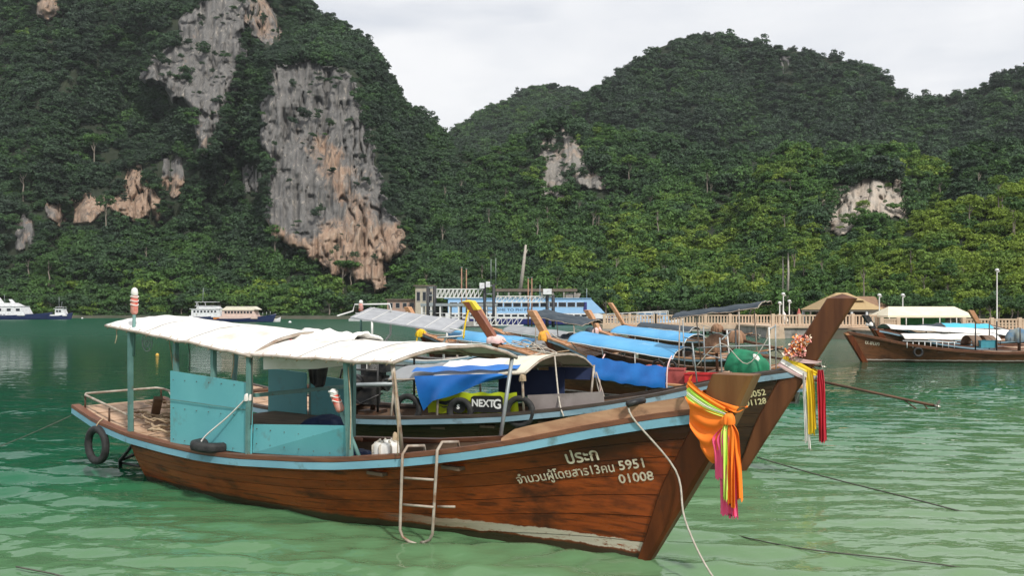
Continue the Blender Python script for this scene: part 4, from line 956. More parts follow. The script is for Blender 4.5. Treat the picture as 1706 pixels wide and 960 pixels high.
# hanging cloths below the canopy joint
def hang_cloth(name, label, m, a, b, drop, amp=0.03, cat='cloth', n=10, seed=2, taper=0.0):
    a, b = Vector(a), Vector(b); P = []
    nr = (b-a).cross(Vector((0,0,1))).normalized()
    for i in range(n+1):
        f = i/n; row = []
        for j in range(9):
            h = j/8; s = 0.5+(f-0.5)*(1-taper*h); row.append(a+(b-a)*s-Vector((0,0,drop*h*(1-0.12*math.sin(f*5+seed))))+nr*(amp*math.sin(f*13+seed)*(0.3+h)+amp*0.5*math.sin(f*29)))
        P.append(row)
    return tag(MB().grid(P, True).build(name, m), label, cat)
hang_cloth('hanging_cloth', 'dark cloth hanging inside the cabin opening of the nearest boat', M_ENGINE, lw(2.6,0.2,2.02), lw(2.9,0.42,2.0), 0.52, 0.03, taper=0.45)
hang_cloth('canvas_flap', 'white flap of canvas hanging under the joint of the two canopies', M_WHITE, lw(3.05,-0.88,1.99), lw(3.75,0.3,2.06), 0.19, 0.03, 'canvas')
tag(MB().grid(cloth_arch(2.75, 3.9, 0.42, 0.30, 2.20, 2.19, 0.14, 0.10, 0.05, 14, 10, 21, 0.02, 0.035), True, 0.03).xf(Matrix.Translation(boat1.location) @ Matrix.Rotation(A1, 4, 'Z') @ Matrix.Translation((0, 0.15, 0.0))).build('canvas_bundle', M_WHITE), 'crumpled bundle of white canvas lying on the canopy joint', 'canvas')
MB().tube([lw(2.95,-0.5,2.2)-boat1.location*0, lw(2.95,0.4,2.33)], 0.03, 6)
# boarding ladder
lad = thing('boarding_ladder', 'rusty pipe ladder hooked over the side of the nearest boat', 'ladder', lw(5.7, -0.8, 0.5), A1)
def lp(x, y, z): return Vector((x-5.7, y+0.8, z-0.5))
def ly(x, z): return -(H1.b(x, max(z, 0.12))+0.085)
for x0, x1 in ((5.50, 5.47), (5.94, 5.88)):
    zt = H1.zg(x0)+0.16; yg = -(H1.B(x0)+0.06)
    pts = [lp(x0, yg+0.36, zt-0.13), lp(x0, yg+0.33, zt-0.01), lp(x0, yg+0.05, zt+0.02), lp(x0, yg-0.03, zt-0.06)]+[lp(x0+(x1-x0)*k/6, min(yg-0.04, ly(x0, z))*0.5+0.5*(yg-0.04), z) for k, z in enumerate(np.linspace(zt-0.2, 0.12, 7))]
    pts += [lp(x1+(0.03 if x0 < 5.7 else -0.05), yg-0.03, 0.04), lp(x1+(0.12 if x0 < 5.7 else -0.13), yg-0.02, 0.0), lp(5.69, yg-0.02, -0.01)]
    MB().tube(pts, 0.017, 8).build('rail', M_PIPE, lad)
for z in (0.70, 0.40):
    yg = -(H1.B(5.72)+0.1); MB().tube([lp(5.49, yg+0.01-0.02, z), lp(5.91, yg+0.03, z+0.02)], 0.014, 7).build('rung', M_PIPE, lad)
MB().tube([lp(5.9, -0.76, 0.41), lp(6.12, -0.72, 0.43)], 0.014, 7).build('rung_stub', M_PIPE, lad)
# mooring rope at the bow
rope('mooring_rope', 'pale rope hanging from the bow rail of the nearest boat into the water', [lw(8.05,0.05,1.60), lw(8.03,-0.20,1.66), lw(8.06,-0.29,1.52), Vector((1.62,8.62,1.0)), Vector((1.68,8.45,0.55)), Vector((1.86,8.15,0.12)), Vector((2.15,7.85,-0.2))], 0.0105, M_ROPE)
tag(MB().tube([lw(8.02,-0.30,1.64), lw(8.1,-0.1,1.67)], 0.035, 6).build('rope_knot', M_ENGINE), 'dark cleat knot of the bow rope on the light plank', 'knot')

# ---- scarf of the nearest boat
def ribbon(mb, path, width, nfold, amp, wdir, out, seed=0, n=40, twist=0.0):
    """cloth strip along path with lengthwise folds; wdir width direction, out thickness direction"""
    P = [Vector(p) for p in path]; m = len(P); rows = []
    for i in range(n+1):
        t = i/n*(m-1); k = min(int(t), m-2); f = t-k
        p0, p1, p2, p3 = P[max(k-1, 0)], P[k], P[k+1], P[min(k+2, m-1)]
        c = 0.5*((2*p1)+(p2-p0)*f+(2*p0-5*p1+4*p2-p3)*f*f+(3*p1-p0-3*p2+p3)*f**3)
        w = width(i/n) if callable(width) else width
        row = []
        for j in range(13):
            s = j/12-0.5
            row.append(c+Vector(wdir)*(s*w)+Vector(out)*(amp*math.sin(s*nfold*6.28*1.4+seed+1.6*math.sin(i/n*4+seed))*min(1, 0.25+1.5*i/n)+amp*0.5*math.sin(s*17+seed*3)))
        rows.append(row)
    dl = (P[-1]-P[-2]).normalized(); gr_ = np.random.default_rng(int(seed*31+7))
    for q_, amt in ((-1, 0.05), (-2, 0.02)):
        js = gr_.uniform(-1, 0.3, 13); rows[q_] = [v_+dl*(amt*js[j_]) for j_, v_ in enumerate(rows[q_])]
    return mb.grid(rows, True)
E1 = Vector((math.cos(A1), math.sin(A1), 0)); N1 = Vector((math.sin(A1), -math.cos(A1), 0))   # along the boat; towards the near side
scarf = thing('bow_scarf', 'orange, pink and lime ceremonial scarf tied round the bow of the nearest boat', 'scarf', lw(9.05,-0.2,1.56))
S0 = scarf.location.copy()
def sp(x, y, z): return lw(x, y, z)-S0
def xst(z): return 8.06+RAKE*z+0.07
# swag on the near side: sagging curves from the inner edge to the knot
rows = []
for i in range(17):
    f = i/16; a = Vector((8.60+0.14*f+0.03*math.sin(f*9), -0.19-0.025*math.sin(f*11), 1.75-0.48*f)); b = Vector((9.055+0.02*math.sin(f*7), -0.215-0.02*f, 1.585-0.05*f)); row = []
    for j in range(25):
        h = j/24; sag = (0.02+0.27*f)*4*h*(1-h)*(0.72+0.5*h)
        row.append(sp(a.x+(b.x-a.x)*h, a.y+(b.y-a.y)*h-0.035*math.sin(f*22+h*3)*(1-h*0.6)*math.sin(math.pi*min(1, h*1.1+0.05))-0.03, a.z+(b.z-a.z)*h-sag))
    rows.append(row)
MB().grid(rows, True).build('orange_swag', M_ORANGE, scarf)
# the loops round the post
def loop_band(z0, slope, w, m, grow, name, seed=0):
    rows = []
    for i in range(49):
        a = 2*math.pi*i/48; cx = xst(z0)-0.245; dx = 0.225*max(-1, min(1, 1.35*math.cos(a))); dy = 0.165*max(-1, min(1, 1.35*math.sin(a))); row = []
        for j in range(7):
            s = j/6-0.5; z = z0-slope*dx+s*w; g_ = 1+grow+0.04*math.sin(j*2.1+seed)
            row.append(sp(cx+dx*g_+RAKE*(z-z0)*0.9, dy*g_, z+0.012*math.sin(a*3+j+seed)))
        rows.append(row)
    MB().grid(rows, True).build(name, m, scarf)
loop_band(1.70, 0.30, 0.06, M_ORANGE, -0.03, 'orange_band', 4)
def diag(name, m, z0, z1, w, y, seed):
    mb = MB(); ribbon(mb, [sp(8.58,-0.02,z0+0.03), sp(8.63,-0.19-y,z0), sp(8.84,-0.215-y,(z0+z1)/2-0.025), sp(9.04,-0.22-y,z1)], lambda f: w*(1.15-0.65*f), 1.4, 0.010, (E1*0.35+Vector((0,0,0.94))).normalized(), N1, seed, 24); mb.build(name, m, scarf)
diag('orange_band', M_ORANGE, 1.87, 1.63, 0.09, 0.0, 1); diag('lime_band', M_LIME, 1.82, 1.61, 0.06, 0.012, 2); diag('white_band', M_WHITECLOTH, 1.785, 1.60, 0.035, 0.02, 3); diag('lime_band', M_LIME, 1.755, 1.585, 0.06, 0.024, 5)
wrapped_lump(sp(9.06,-0.25,1.555), 0.055, 0.055, 0.06, 3).build('knot', M_ORANGE, scarf)
wd_ = (E1*0.95+N1*0.3).normalized()
def tail(name, m, x, y, zt, zb, w, nf, seed, lean=0.0):
    mb = MB(); ribbon(mb, [sp(9.05, -0.25, zt), sp(x-0.01, y, zt-0.12), sp(x+lean*0.5, y-0.01, (zt+zb)/2), sp(x+lean, y, zb)], lambda f: w*(0.35+0.65*min(1, f*3)), nf, 0.02, wd_, N1, seed); mb.build(name, m, scarf)
tail('pink_tail', M_PINK, 8.985, -0.27, 1.50, 0.98, 0.130, 1.6, 1); tail('pink_tail', M_PINK, 9.02, -0.25, 1.5, 0.64, 0.156, 1.6, 2, 0.03); tail('pink_tail', M_PINK, 9.07, -0.235, 1.5, 0.62, 0.117, 1.5, 5, 0.03)
tail('lime_tail', M_LIME, 9.045, -0.285, 1.55, 0.80, 0.065, 1.2, 3); tail('orange_tail', M_ORANGE, 9.09, -0.28, 1.56, 0.74, 0.104, 1.8, 4, 0.01); tail('orange_tail', M_ORANGE, 9.13, -0.24, 1.56, 0.80, 0.091, 1.3, 7, 0.02)
# ------------------------------------------------------------ second boat
A2 = math.atan2(-0.35993096, 0.93297894)
boat2, H2 = longtail('longtail_boat', 'dark-hulled wooden long-tail boat with a tall slanting prow, moored just behind the nearest boat', (-4.2, 17.0), A2, 8.45,
    dict(hull=M_HULL2, rail=M_BLUERAIL2, cap=M_DARKCAP, planks=True, prow=2.76, peak=0.075, stemd=(0.30, 0.44), stemt=(0.09, 0.165), split=-0.12, prowmat=M_PROW2, stemmat=M_PROW2, dz=0.03, thwarts=(3.5, 4.4, 5.4), foredeck=0.76,
    canopies=(dict(x=(2.5, 3.45), hw=0.86, z=(1.40, 1.45), crown=(0.16, 0.2), mat=M_GREYTARP, seed=5, hoops=2, posts=((2.62,-1),(2.62,1)), label='dark grey tarpaulin part of the low canopy', wr=0.015, sag=0.015, drop=0.02),
              dict(x=(3.40, 4.66), hw=0.9, z=(1.47, 1.53), crown=(0.2, 0.23), mat=M_WHITE, seed=6, hoops=2, posts=((3.5,-1),(3.5,1),(4.5,1)), wr=0.015, sag=0.015, drop=0.02),
              dict(x=(4.60, 5.10), hw=0.92, hw1=0.98, z=(1.53, 1.58), crown=(0.23, 0.26), mat=M_CREAM, seed=9, hoops=2, skew=0.62, posts=((5.05,-1),(5.1,1)), wr=0.012, sag=0.012, drop=0.01)),
    engine=dict(at=(1.75, -0.1, 1.22), can=1, shaft=(-3.2, 0.3, 0.75))))
def l2(*p): return loc2w(boat2, p)
hull_text(boat2, H2, '6052', 8.70, 1.26, 0.135, 0.20, M_YLETTER, extra=0.003); hull_text(boat2, H2, '01128', 8.68, 1.12, 0.13, 0.18, M_YLETTER, extra=0.003)
# engine frame and gear at the stern
MB().tube([(2.2,-0.7,0.75),(2.2,-0.7,1.75),(2.2,0.7,1.75),(2.2,0.7,0.75)], 0.022, 6).tube([(1.2,-0.6,0.75),(1.4,-0.6,1.5),(2.2,-0.7,1.5)], 0.02, 6).tube([(1.2,0.6,0.75),(1.4,0.6,1.5),(2.2,0.7,1.5)], 0.02, 6).build('engine_frame', M_ENGINE, boat2)
MB().box((1.95,-0.15,1.58), (0.4,0.3,0.28)).box((1.55,0.2,1.42), (0.3,0.3,0.35)).box((1.75,-0.35,1.0), (0.5,0.2,0.3)).lathe((1.6,-0.5,1.25),[(0.0,-0.06),(0.16,-0.06),(0.16,0.06),(0,0.06)],14,'y').build('engine_box', M_ENGINE, boat2)
MB().tube([(1.2,-0.6,0.95),(1.5,-0.75,1.15),(1.9,-0.8,0.9),(2.3,-0.7,1.1)], 0.018, 6).tube([(1.4,-0.55,1.5),(1.6,-0.7,1.1),(1.3,-0.75,0.85)], 0.015, 6).build('hose', M_ENGINE, boat2)
MB().tube([(1.3,-0.75,1.2),(2.6,-0.82,1.28)], 0.04, 7).build('boom', M_GALV, boat2)
MB().tube([H2.rail(5.72,1,0.05,-0.05),(5.74,0.93,1.58)], 0.022, 7).tube([H2.rail(6.0,1,0.05,-0.05),(5.78,0.93,1.45)], 0.015, 6).build('canopy_post', M_PIPE, boat2)
MB().box((5.72, -0.70, 1.0), (1.3, 0.03, 0.42), (0, -0.08, 0)).build('side_panel', M_GREYPAN if False else mat('grey_board', (0.30,0.26,0.25), 0.7, (0.22,0.19,0.18), 3, dirt=(0.12,0.10,0.09)), boat2)
MB().box((4.55, 0.86, 1.22), (1.3, 0.02, 0.5)).build('navy_curtain', M_NAVY, boat2)
MB().box((5.3, 0.92, 1.42), (0.85, 0.02, 0.22)).build('navy_curtain', M_NAVY, boat2)
# lime banner with printed name
ban = thing('banner', 'lime-green banner with black and white NEXT G lettering along the second boat', 'banner', l2(4.08, -0.80, 1.0), A2-0.015)
def bz(tx): return 0.0+0.03*tx
g_ = [[Vector((-0.85+1.7*i/30, 0.02*math.sin(i*0.8)-0.02*(j-2), (j/5-0.5)*0.36+0.035*(-0.85+1.7*i/30)+0.012*math.sin(i*1.1))) for j in range(6)] for i in range(31)]
MB().grid(g_, True).build('sheet', M_YELLOWGREEN, ban)
def bsheet(poly, m, name, lift): 
    o = MB().add([Vector((x, -0.05-lift, z+0.035*x)) for x, z in poly], [tuple(range(len(poly)))]).build(name, m, ban); return o
MB().prism([(0.02,-0.15),(0.02,0.10),(0.07,0.13),(0.56,0.13),(0.60,0.09),(0.60,-0.15)], -0.075, -0.068).xf(Matrix.Rotation(-0.035, 4, 'Y')).build('black_patch', M_BLACK, ban)
MB().prism([(-0.22+0.14*math.cos(a*0.35), -0.045+0.125*math.sin(a*0.35)) for a in range(18)], -0.075, -0.068).xf(Matrix.Rotation(-0.035, 4, 'Y')).build('black_patch', M_BLACK, ban)
MB().prism([(-0.66,0.07),(-0.58,-0.01),(-0.46,-0.03),(-0.34,0.02),(-0.28,0.10),(-0.36,0.06),(-0.47,0.035),(-0.57,0.04)], -0.075, -0.068).xf(Matrix.Rotation(-0.035, 4, 'Y')).build('black_swoosh', M_BLACK, ban)
MB().prism([(-0.60,-0.03),(-0.50,-0.08),(-0.40,-0.07),(-0.33,-0.03),(-0.41,-0.05),(-0.50,-0.055)], -0.075, -0.068).xf(Matrix.Rotation(-0.035, 4, 'Y')).build('black_swoosh', M_BLACK, ban)
def ban_text(s, x, z, size, sx=1.0):
    v, f = text_geo(s, size); mb = MB()
    for j, (ex, ez) in enumerate(((0,0),(0.006,0),(0,0.006),(-0.006,0),(0,-0.006))): mb.add([Vector((x+tx*sx+ex, -0.080-0.0006*j, z+ty+ez+0.035*x)) for tx, ty, _ in v], f)
    mb.build('printed_letters', M_WPRINT, ban)
ban_text('NEXT', 0.24, 0.0, 0.17, 0.95); ban_text('G', 0.50, -0.015, 0.22, 0.95); ban_text('s', -0.22, -0.045, 0.16)
# blue tarpaulin draped from the canopy edge
rows = []
for i in range(31):
    f = i/30; x = 3.05+1.85*f; top = Vector((x, -0.93, 1.44+0.10*f)); d = 0.54*(1-f)**1.6+0.06; row = []
    for j in range(13):
        h = j/12; row.append(l2(x+0.12*h*(1-f)+0.04*math.sin(f*9+h*2), -0.93-0.05*math.sin(f*16+h*4)*h-0.10*h*(1-h)-0.05*math.sin(f*7)*h, top.z+0.05*(1-h)*0-d*h+0.05*math.sin(f*12)*h*(1-f)))
    rows.append(row)
tag(MB().grid(rows, True).build('blue_tarp', M_BLUETARP), 'blue tarpaulin drooping from the canopy edge above the lime banner', 'tarp')
rows = [[l2(3.0+1.95*i/24, -0.93+0.5*j/8, 1.47+0.10*i/24+0.175*(1-abs((-0.93+0.5*j/8)/0.93)**2.2)*1.05+0.035+0.012*math.sin(i*0.9+j)) for j in range(9) if True] for i in range(25)]
c2 = M_BLUETARP
tag(MB().grid([[p for p in r[:4]] for r in rows], True).build('blue_tarp', M_BLUETARP), 'blue tarpaulin edge folded over the white canopy of the second boat', 'tarp')
for px_, lab, rr in ((2.9,'black tyre standing at the left end of the lime banner',0.27),(3.9,'black tyre in the middle of the lime banner',0.24),(4.98,'black tyre at the right end of the lime banner',0.27)):
    c_ = l2(px_, -0.885, 0.86 if px_ < 4.5 else 0.90); nn = l2(px_, -2.06, 0.9)-l2(px_, -1.06, 0.9); tyre('tyre', lab, c_, rr, 0.05, nn)
rope('rope', 'slanting thin pole-like line under the cream canopy', [l2(5.36,-0.2,1.80), l2(5.62,-0.75,1.1), l2(5.75,-0.92,0.86)], 0.014, M_ROPE)
for k, (a, b, lab) in enumerate((((5.0,0.1,1.82),(2.3,-0.3,1.25),'tan line stretched low across the grey tarpaulin'),((5.74,0.90,1.55),(5.86,0.98,0.95),'knotted line hanging at the far front canopy post'))):
    rope('rope', lab, [l2(*a), l2((a[0]+b[0])/2, (a[1]+b[1])/2, (a[2]+b[2])/2-0.04), l2(*b)], 0.012, M_ROPE)
tag(wrapped_lump(l2(5.06,-0.96,1.47), 0.05, 0.05, 0.08, 3).build('rope_bundle', M_OLDROPE), 'small bundled rope under the canopy edge of the second boat', 'rope')

# tassels and garland on the tall prow
tas = thing('prow_tassels', 'white, yellow and red ribbons hanging from the tall prow', 'ribbons', l2(9.4,-0.2,1.6)); T0 = tas.location.copy()
E2 = Vector((math.cos(A2), math.sin(A2), 0)); N2 = Vector((math.sin(A2), -math.cos(A2), 0))
def tp(x, y, z): return l2(x, y, z)-T0
def xst2(z): return 8.45+RAKE*z+0.07
def band2(z0, slope, w, m, grow, name, seed):
    rows = []
    for i in range(41):
        a = 2*math.pi*i/40; cx = xst2(z0)-0.2; dx = 0.25*max(-1, min(1, 1.3*math.cos(a))); dy = 0.165*max(-1, min(1, 1.3*math.sin(a)))
        rows.append([tp(cx+dx*(1+grow)+RAKE*(s/5-0.5)*w, dy*(1+grow+0.04*math.sin(s*2+seed)), z0-slope*dx+(s/5-0.5)*w+0.01*math.sin(a*3+s+seed)) for s in range(6)])
    MB().grid(rows, True).build(name, m, tas)
band2(1.66, 0.55, 0.09, M_WHITECLOTH, -0.02, 'white_band', 1); band2(1.72, 0.5, 0.06, M_YELLOW, 0.0, 'yellow_band', 2); band2(1.80, 0.1, 0.05, M_PINKISH, 0.0, 'pink_band', 3); band2(1.60, 0.55, 0.05, M_PINKISH, 0.02, 'pink_band', 4)
for nm, m, x, y, zt, zb, w, sd in (('white_tail',M_WHITECLOTH,9.42,-0.20,1.62,0.52,0.045,1),('yellow_tail',M_YELLOW,9.50,-0.22,1.66,0.66,0.11,2),('yellow_tail',M_YELLOW,9.54,-0.19,1.66,0.75,0.06,6),('red_tail',M_REDCLOTH,9.65,-0.15,1.66,0.54,0.095,3),('red_tail',M_REDCLOTH,9.69,-0.12,1.66,0.56,0.06,5),('white_tail',M_WHITECLOTH,9.47,-0.19,1.2,0.42,0.04,7)):
    mb = MB(); ribbon(mb, [tp(x-0.02, y, zt), tp(x, y-0.01, zt*0.6+zb*0.4), tp(x+0.02, y, zb)], lambda f: w*(0.5+0.5*min(1, f*3)), 1.5, 0.018, (E2*0.95+N2*0.3).normalized(), N2, sd); mb.build(nm, m, tas)
gar = thing('flower_garland', 'garland of orange, pink and white flowers at the foot of the tall prow', 'garland', l2(9.22,-0.1,1.95)); G0 = gar.location.copy()
M_FL = [mat('orange_petals', (0.75,0.20,0.04), 0.8, (0.85,0.35,0.10), 20), mat('pink_petals', (0.65,0.22,0.20), 0.8, (0.72,0.36,0.32), 20), mat('cream_petals', (0.78,0.62,0.45), 0.8, (0.80,0.70,0.58), 20)]
g = np.random.default_rng(8); petals = [MB(), MB(), MB()]
for k in range(190):
    a = g.uniform(0, 6.28); z = 1.82+g.uniform(0, 0.34); c = l2(xst2(z)-0.30-0.20*abs(math.cos(a))+g.uniform(-0.04, 0.04), 0.22*math.sin(a), z)-G0; mb = petals[k % 3]
    for j in range(6):
        d = Vector(g.normal(size=3)).normalized(); e = d.orthogonal().normalized(); f = d.cross(e); r = g.uniform(0.026, 0.044); mb.add([c+d*0.012, c+d*r+e*r*0.7, c+d*r*1.6, c+d*r-e*r*0.7], [(0,1,2,3)])
for i in range(3): petals[i].build('flowers', M_FL[i], gar)
rope('mooring_rope', 'dark mooring line running from the second boat out over the water at right', [l2(8.7,-0.1,0.25), Vector((4.6,12.9,0.12)), Vector((5.4,11.6,0.05)), Vector((6.0,10.8,-0.03))], 0.011, M_DARKROPE)
rope('mooring_rope', 'dark line lying on the water at the lower right', [Vector((2.3,10.6,-0.05)), Vector((3.0,9.4,0.03)), Vector((4.2,8.8,0.03)), Vector((5.6,8.3,-0.05))], 0.008, M_DARKROPE)
rope('mooring_rope', 'dark line sagging from the stern of the nearest boat to the left', [lw(-1.8,-0.7,0.93), lw(-2.5,-1.5,0.45), lw(-3.4,-2.6,-0.05)], 0.008, M_DARKROPE)
rope('mooring_rope', 'short dark rope trailing into the water at the lower left corner', [Vector((-4.9,8.6,0.05)), Vector((-4.2,8.3,0.02)), Vector((-3.8,8.0,-0.08))], 0.009, M_DARKROPE)

# small gear and wear on the nearest boat
nb = MB()
for side, x0_, x1_, zl in ((-1,1.12,2.78,(0.76,1.2,1.60)),(-1,2.95,4.55,(0.86,1.05))):
    for z in zl:
        for k in range(7):
            x = x0_+(x1_-x0_)*k/6; f = (z-0.7)/1.0; yy = -(H1.B(x)-0.063)*(1-f)-0.912*f; nb.box((x, yy-0.004 if x < 2.85 else yy+0.02, z), (0.009,0.012,0.009))
nb.build('nail_heads', M_RUST, boat1)
MB().box((1.95,-0.925,1.30),(1.80,0.006,0.012),(0,0.02,0)).build('panel_joint', M_TEALPOST, boat1)
fg = thing('fan_guard', 'round wire guard hanging on the stern post under the higher canopy', 'guard', lw(0.28,-0.80,2.12), A1)
MB().tube([(0.13*math.cos(a*0.45),0,0.15*math.sin(a*0.45)) for a in range(15)], 0.008, 5).tube([(0.07*math.cos(a*0.45),0,0.08*math.sin(a*0.45)) for a in range(15)], 0.006, 5).build('ring', M_GALV, fg)
for k in range(6): MB().tube([(0,0,0),(0.13*math.cos(k*1.047),0,0.15*math.sin(k*1.047))], 0.005, 4).build('spoke', M_GALV, fg)
for a, b, lab in (((0.5,-0.6,2.25),(0.62,-0.5,0.85),'thin cord hanging from the higher canopy down to the rope heap'),((1.3,-0.8,2.15),(1.33,-0.8,1.72),'short dark cord hanging above the large teal panel'),((2.4,-0.85,2.05),(2.36,-0.86,1.68),'short cord hanging near the right end of the large teal panel'),((2.88,-0.93,2.0),(2.9,-0.95,1.1),'dark cable running down the front cabin post'),((4.66,-0.93,1.95),(4.7,-0.93,0.95),'grey cable running down the last cabin post'),((5.42,-0.95,1.9),(5.43,-0.9,0.95),'tan line lashed along the pale canopy post'),((-0.3,-0.95,2.3),(-0.28,-0.98,2.08),'short string hanging from the stern corner of the canopy')):
    m_ = [( (a[i]+b[i])/2+(0.03 if i == 0 else 0.0)) for i in range(3)]
    rope('rope', lab, [lw(*a), lw(*m_), lw(*b)], 0.007, M_DARKROPE if 'dark' in lab else M_OLDROPE)
tag(wrapped_lump(lw(5.41,-0.915,1.16), 0.03,0.03,0.05,4).build('rope_knot', M_OLDROPE), 'tan rope knot on the pale canopy post', 'knot')
tag(wrapped_lump(lw(2.83,-0.93,1.46), 0.05,0.05,0.06,6).build('rope_knot', M_WHITECLOTH), 'white cord knot on the cabin post above the flat tyre', 'knot')
MB().tube([(2.9,-0.5,0.95),(4.4,-0.45,0.98)], 0.03, 6).build('bench_edge', M_CAP, boat1)
for k, (x, y, z, a_) in enumerate(((3.0,0.2,1.02,0.3),(3.7,0.1,0.62,0.2))): tag(wrapped_lump(lw(x, y, z), 0.28,0.2,0.10,k+8).build('folded_cloth', M_NAVY), ('dark folded cloth on the cabin bench', 'dark cloth heap in the well of the nearest boat')[k], 'cloth')
MB().tube([H1.rail(5.0,1,-0.05,-0.12), H1.rail(6.2,1,-0.05,-0.12)], 0.025, 6).build('stringer', M_CAP, boat1)
for x in (5.2, 6.3):
    MB().box((x,0,H1.zg(x)-0.03),(0.14,2*H1.B(x)-0.12,0.05)).build('thwart', M_CAP, boat1)
# far-side canvas valance, red cloth under the joint
tag(MB().grid([[lw(2.93+0.02*i, -0.35+0.9*j/8, 2.19-0.02*i-0.006*j) for j in range(9)] for i in range(7)], True).build('red_cloth', M_REDCLOTH), 'dark red cloth tucked under the front edge of the higher canopy', 'cloth')
# ------------------------------------------------------------ the other long-tail boats
M_AWN = mat('dark_awning', (0.022,0.035,0.05), 0.7, (0.045,0.06,0.075), 3)
M_PEACH = mat('peach_varnished_wood', (0.50,0.27,0.14), 0.5, (0.38,0.18,0.08), 2.5, (1,6,6), dirt=(0.2,0.10,0.05), dscale=2.5, dlo=0.6, dhi=0.8)
M_HULL4 = hull_mat('grey_brown_hull_wood', (0.10,0.055,0.03), (0.065,0.038,0.024), (0.03,0.018,0.012), (0.45,0.42,0.38), -3, 0.12)
M_WHULL = mat('white_hull_paint', (0.72,0.73,0.74), 0.4, (0.62,0.63,0.65), 2, dirt=(0.45,0.42,0.38), dscale=2)
def ang(x, y): return math.atan2(y, x)
boatC, HC = longtail('longtail_boat', 'brown long-tail boat with folded blue tarpaulin along its side and a green-covered engine', (8.0, 24.5), ang(-0.92,0.39), 8.35,
    dict(hull=M_HULL3, rail=M_BLUERAIL2, cap=M_PEACH, roll=-7, prow=2.86, peak=0.03, stemd=(0.26,0.36), stemt=(0.08,0.13), prowmat=mat('reddish_prow_wood', (0.26,0.085,0.04), 0.45, (0.18,0.055,0.028), 2.5, (3,3,0.4)), curve=0.05, dz=-0.16, aft=-0.5, fdmat=M_PEACH, foredeck=0.62, aftdeck=1.9,
    engine=dict(at=(1.35, 0.1, 0.98), cover=M_GREENTARP, csize=(0.54,0.44,0.34), patch=(-0.24,0.2), seed=3, shaft=(-3.5, 0.62, 0.16)), thwarts=(3.4,4.6,5.6)))
def lC(*p): return loc2w(boatC, p)
def xoC(z): return HC.L+RAKE*z+0.07+0.05*(max(0, z-HC.zg(HC.Lg)))**2
pt = xoC(2.66)
cp = MB(); vs = []
for z, e in ((2.60,0.008),(2.87,0.008)):
    x = xoC(z); vs += [(x-0.36-e,-0.13-e,z),(x+e,-0.11,z),(x+e,0.11,z),(x-0.36-e,0.13+e,z)]
cp.add([Vector(v) for v in vs]+[Vector((xoC(2.87)-0.18,0,2.92))], [(0,1,5,4),(1,2,6,5),(2,3,7,6),(3,0,4,7),(4,5,8),(5,6,8),(6,7,8),(7,4,8),(3,2,1,0)]).build('prow_cap', mat('yellow_paint', (0.75,0.56,0.03), 0.5, (0.62,0.45,0.04), 4), boatC)
rope('prow_ribbon', 'yellow ribbon hanging from the yellow-capped prow', [lC(pt-0.1,0.18,2.6), lC(pt-0.02,0.3,2.2), lC(pt+0.05,0.36,1.7)], 0.03, M_YELLOW, 'ribbon')
tag(wrapped_lump(lC(HC.Lg-0.02,0,1.62), 0.26, 0.22, 0.14, 5).build('prow_cloth', M_PINKISH), 'pale cloth tied round the foot of the yellow-capped prow', 'cloth')
rows = []
for i in range(25):
    x = 3.45+2.45*i/24; zg = HC.zg(x); rows.append([lC(x+0.02*math.sin(j*2), HC.B(x)+0.10-0.035*max(0,j-1)-0.02*math.sin(i*0.9+j), zg-0.03+0.10*j+0.02*math.sin(i*1.3+j*0.6)) for j in range(7)])
tag(MB().grid(rows, True).build('blue_tarp', M_BLUETARP), 'bright blue tarpaulin folded along the gunwale of the brown boat', 'tarp')
for x, lab in ((5.45,'pale strap over the left end of the folded blue tarpaulin'),(3.42,'pale strap over the right end of the folded blue tarpaulin')):
    rope('rope', lab, [lC(x,0.35,1.28), lC(x,HC.B(x)-0.1,1.08), lC(x,HC.B(x)+0.09,0.62), lC(x,HC.B(x)+0.07,0.25)], 0.022, M_PINKISH)
nC = lC(0,1,0)-lC(0,0,0)
tyre('tyre', 'dark ring tyre hanging on the side of the brown boat', lC(3.72, HC.B(3.72)+0.05, 0.28), 0.36, 0.035, nC)
def crate(name, label, p, rz, sz, m):
    t = thing(name, label, 'crate', p, rz); a, b, c = sz
    MB().box((0,0,0.015),(a,b,0.03)).build('base', m, t)
    for s_ in (-1,1):
        MB().box((0,s_*(b/2-0.012),c/2+0.03),(a,0.024,c)).build('side_wall', m, t); MB().box((s_*(a/2-0.012),0,c/2+0.03),(0.024,b-0.05,c)).build('side_wall', m, t)
    for s_ in (-1,1): MB().box((0,s_*(b/2+0.004),c+0.02),(a+0.03,0.04,0.03)).build('rim', m, t)
    return t
crate('plastic_crate', 'bright red plastic crate at the stern of the brown boat', lC(2.55,0.25,0.50), ang(-0.92,0.39), (0.95,0.6,0.24), M_RED)
crate('plastic_crate', 'faded pink-red crate left of the bright red crate', lC(3.35,0.15,0.42), ang(-0.92,0.39)+0.1, (0.5,0.55,0.42), mat('faded_red_plastic', (0.42,0.09,0.08), 0.6, (0.36,0.07,0.06), 4))
for k in range(5):
    tag(wrapped_lump(lC(4.0+0.34*k,-0.45,0.62), 0.17, 0.14, 0.22, k+2).build('life_jacket', mat('life_jacket_cloth', (0.36,0.09,0.06), 0.8, (0.28,0.06,0.045), 6)), 'dull red life jacket lying behind the blue tarpaulin', 'life jacket', 'life jackets in the brown boat')

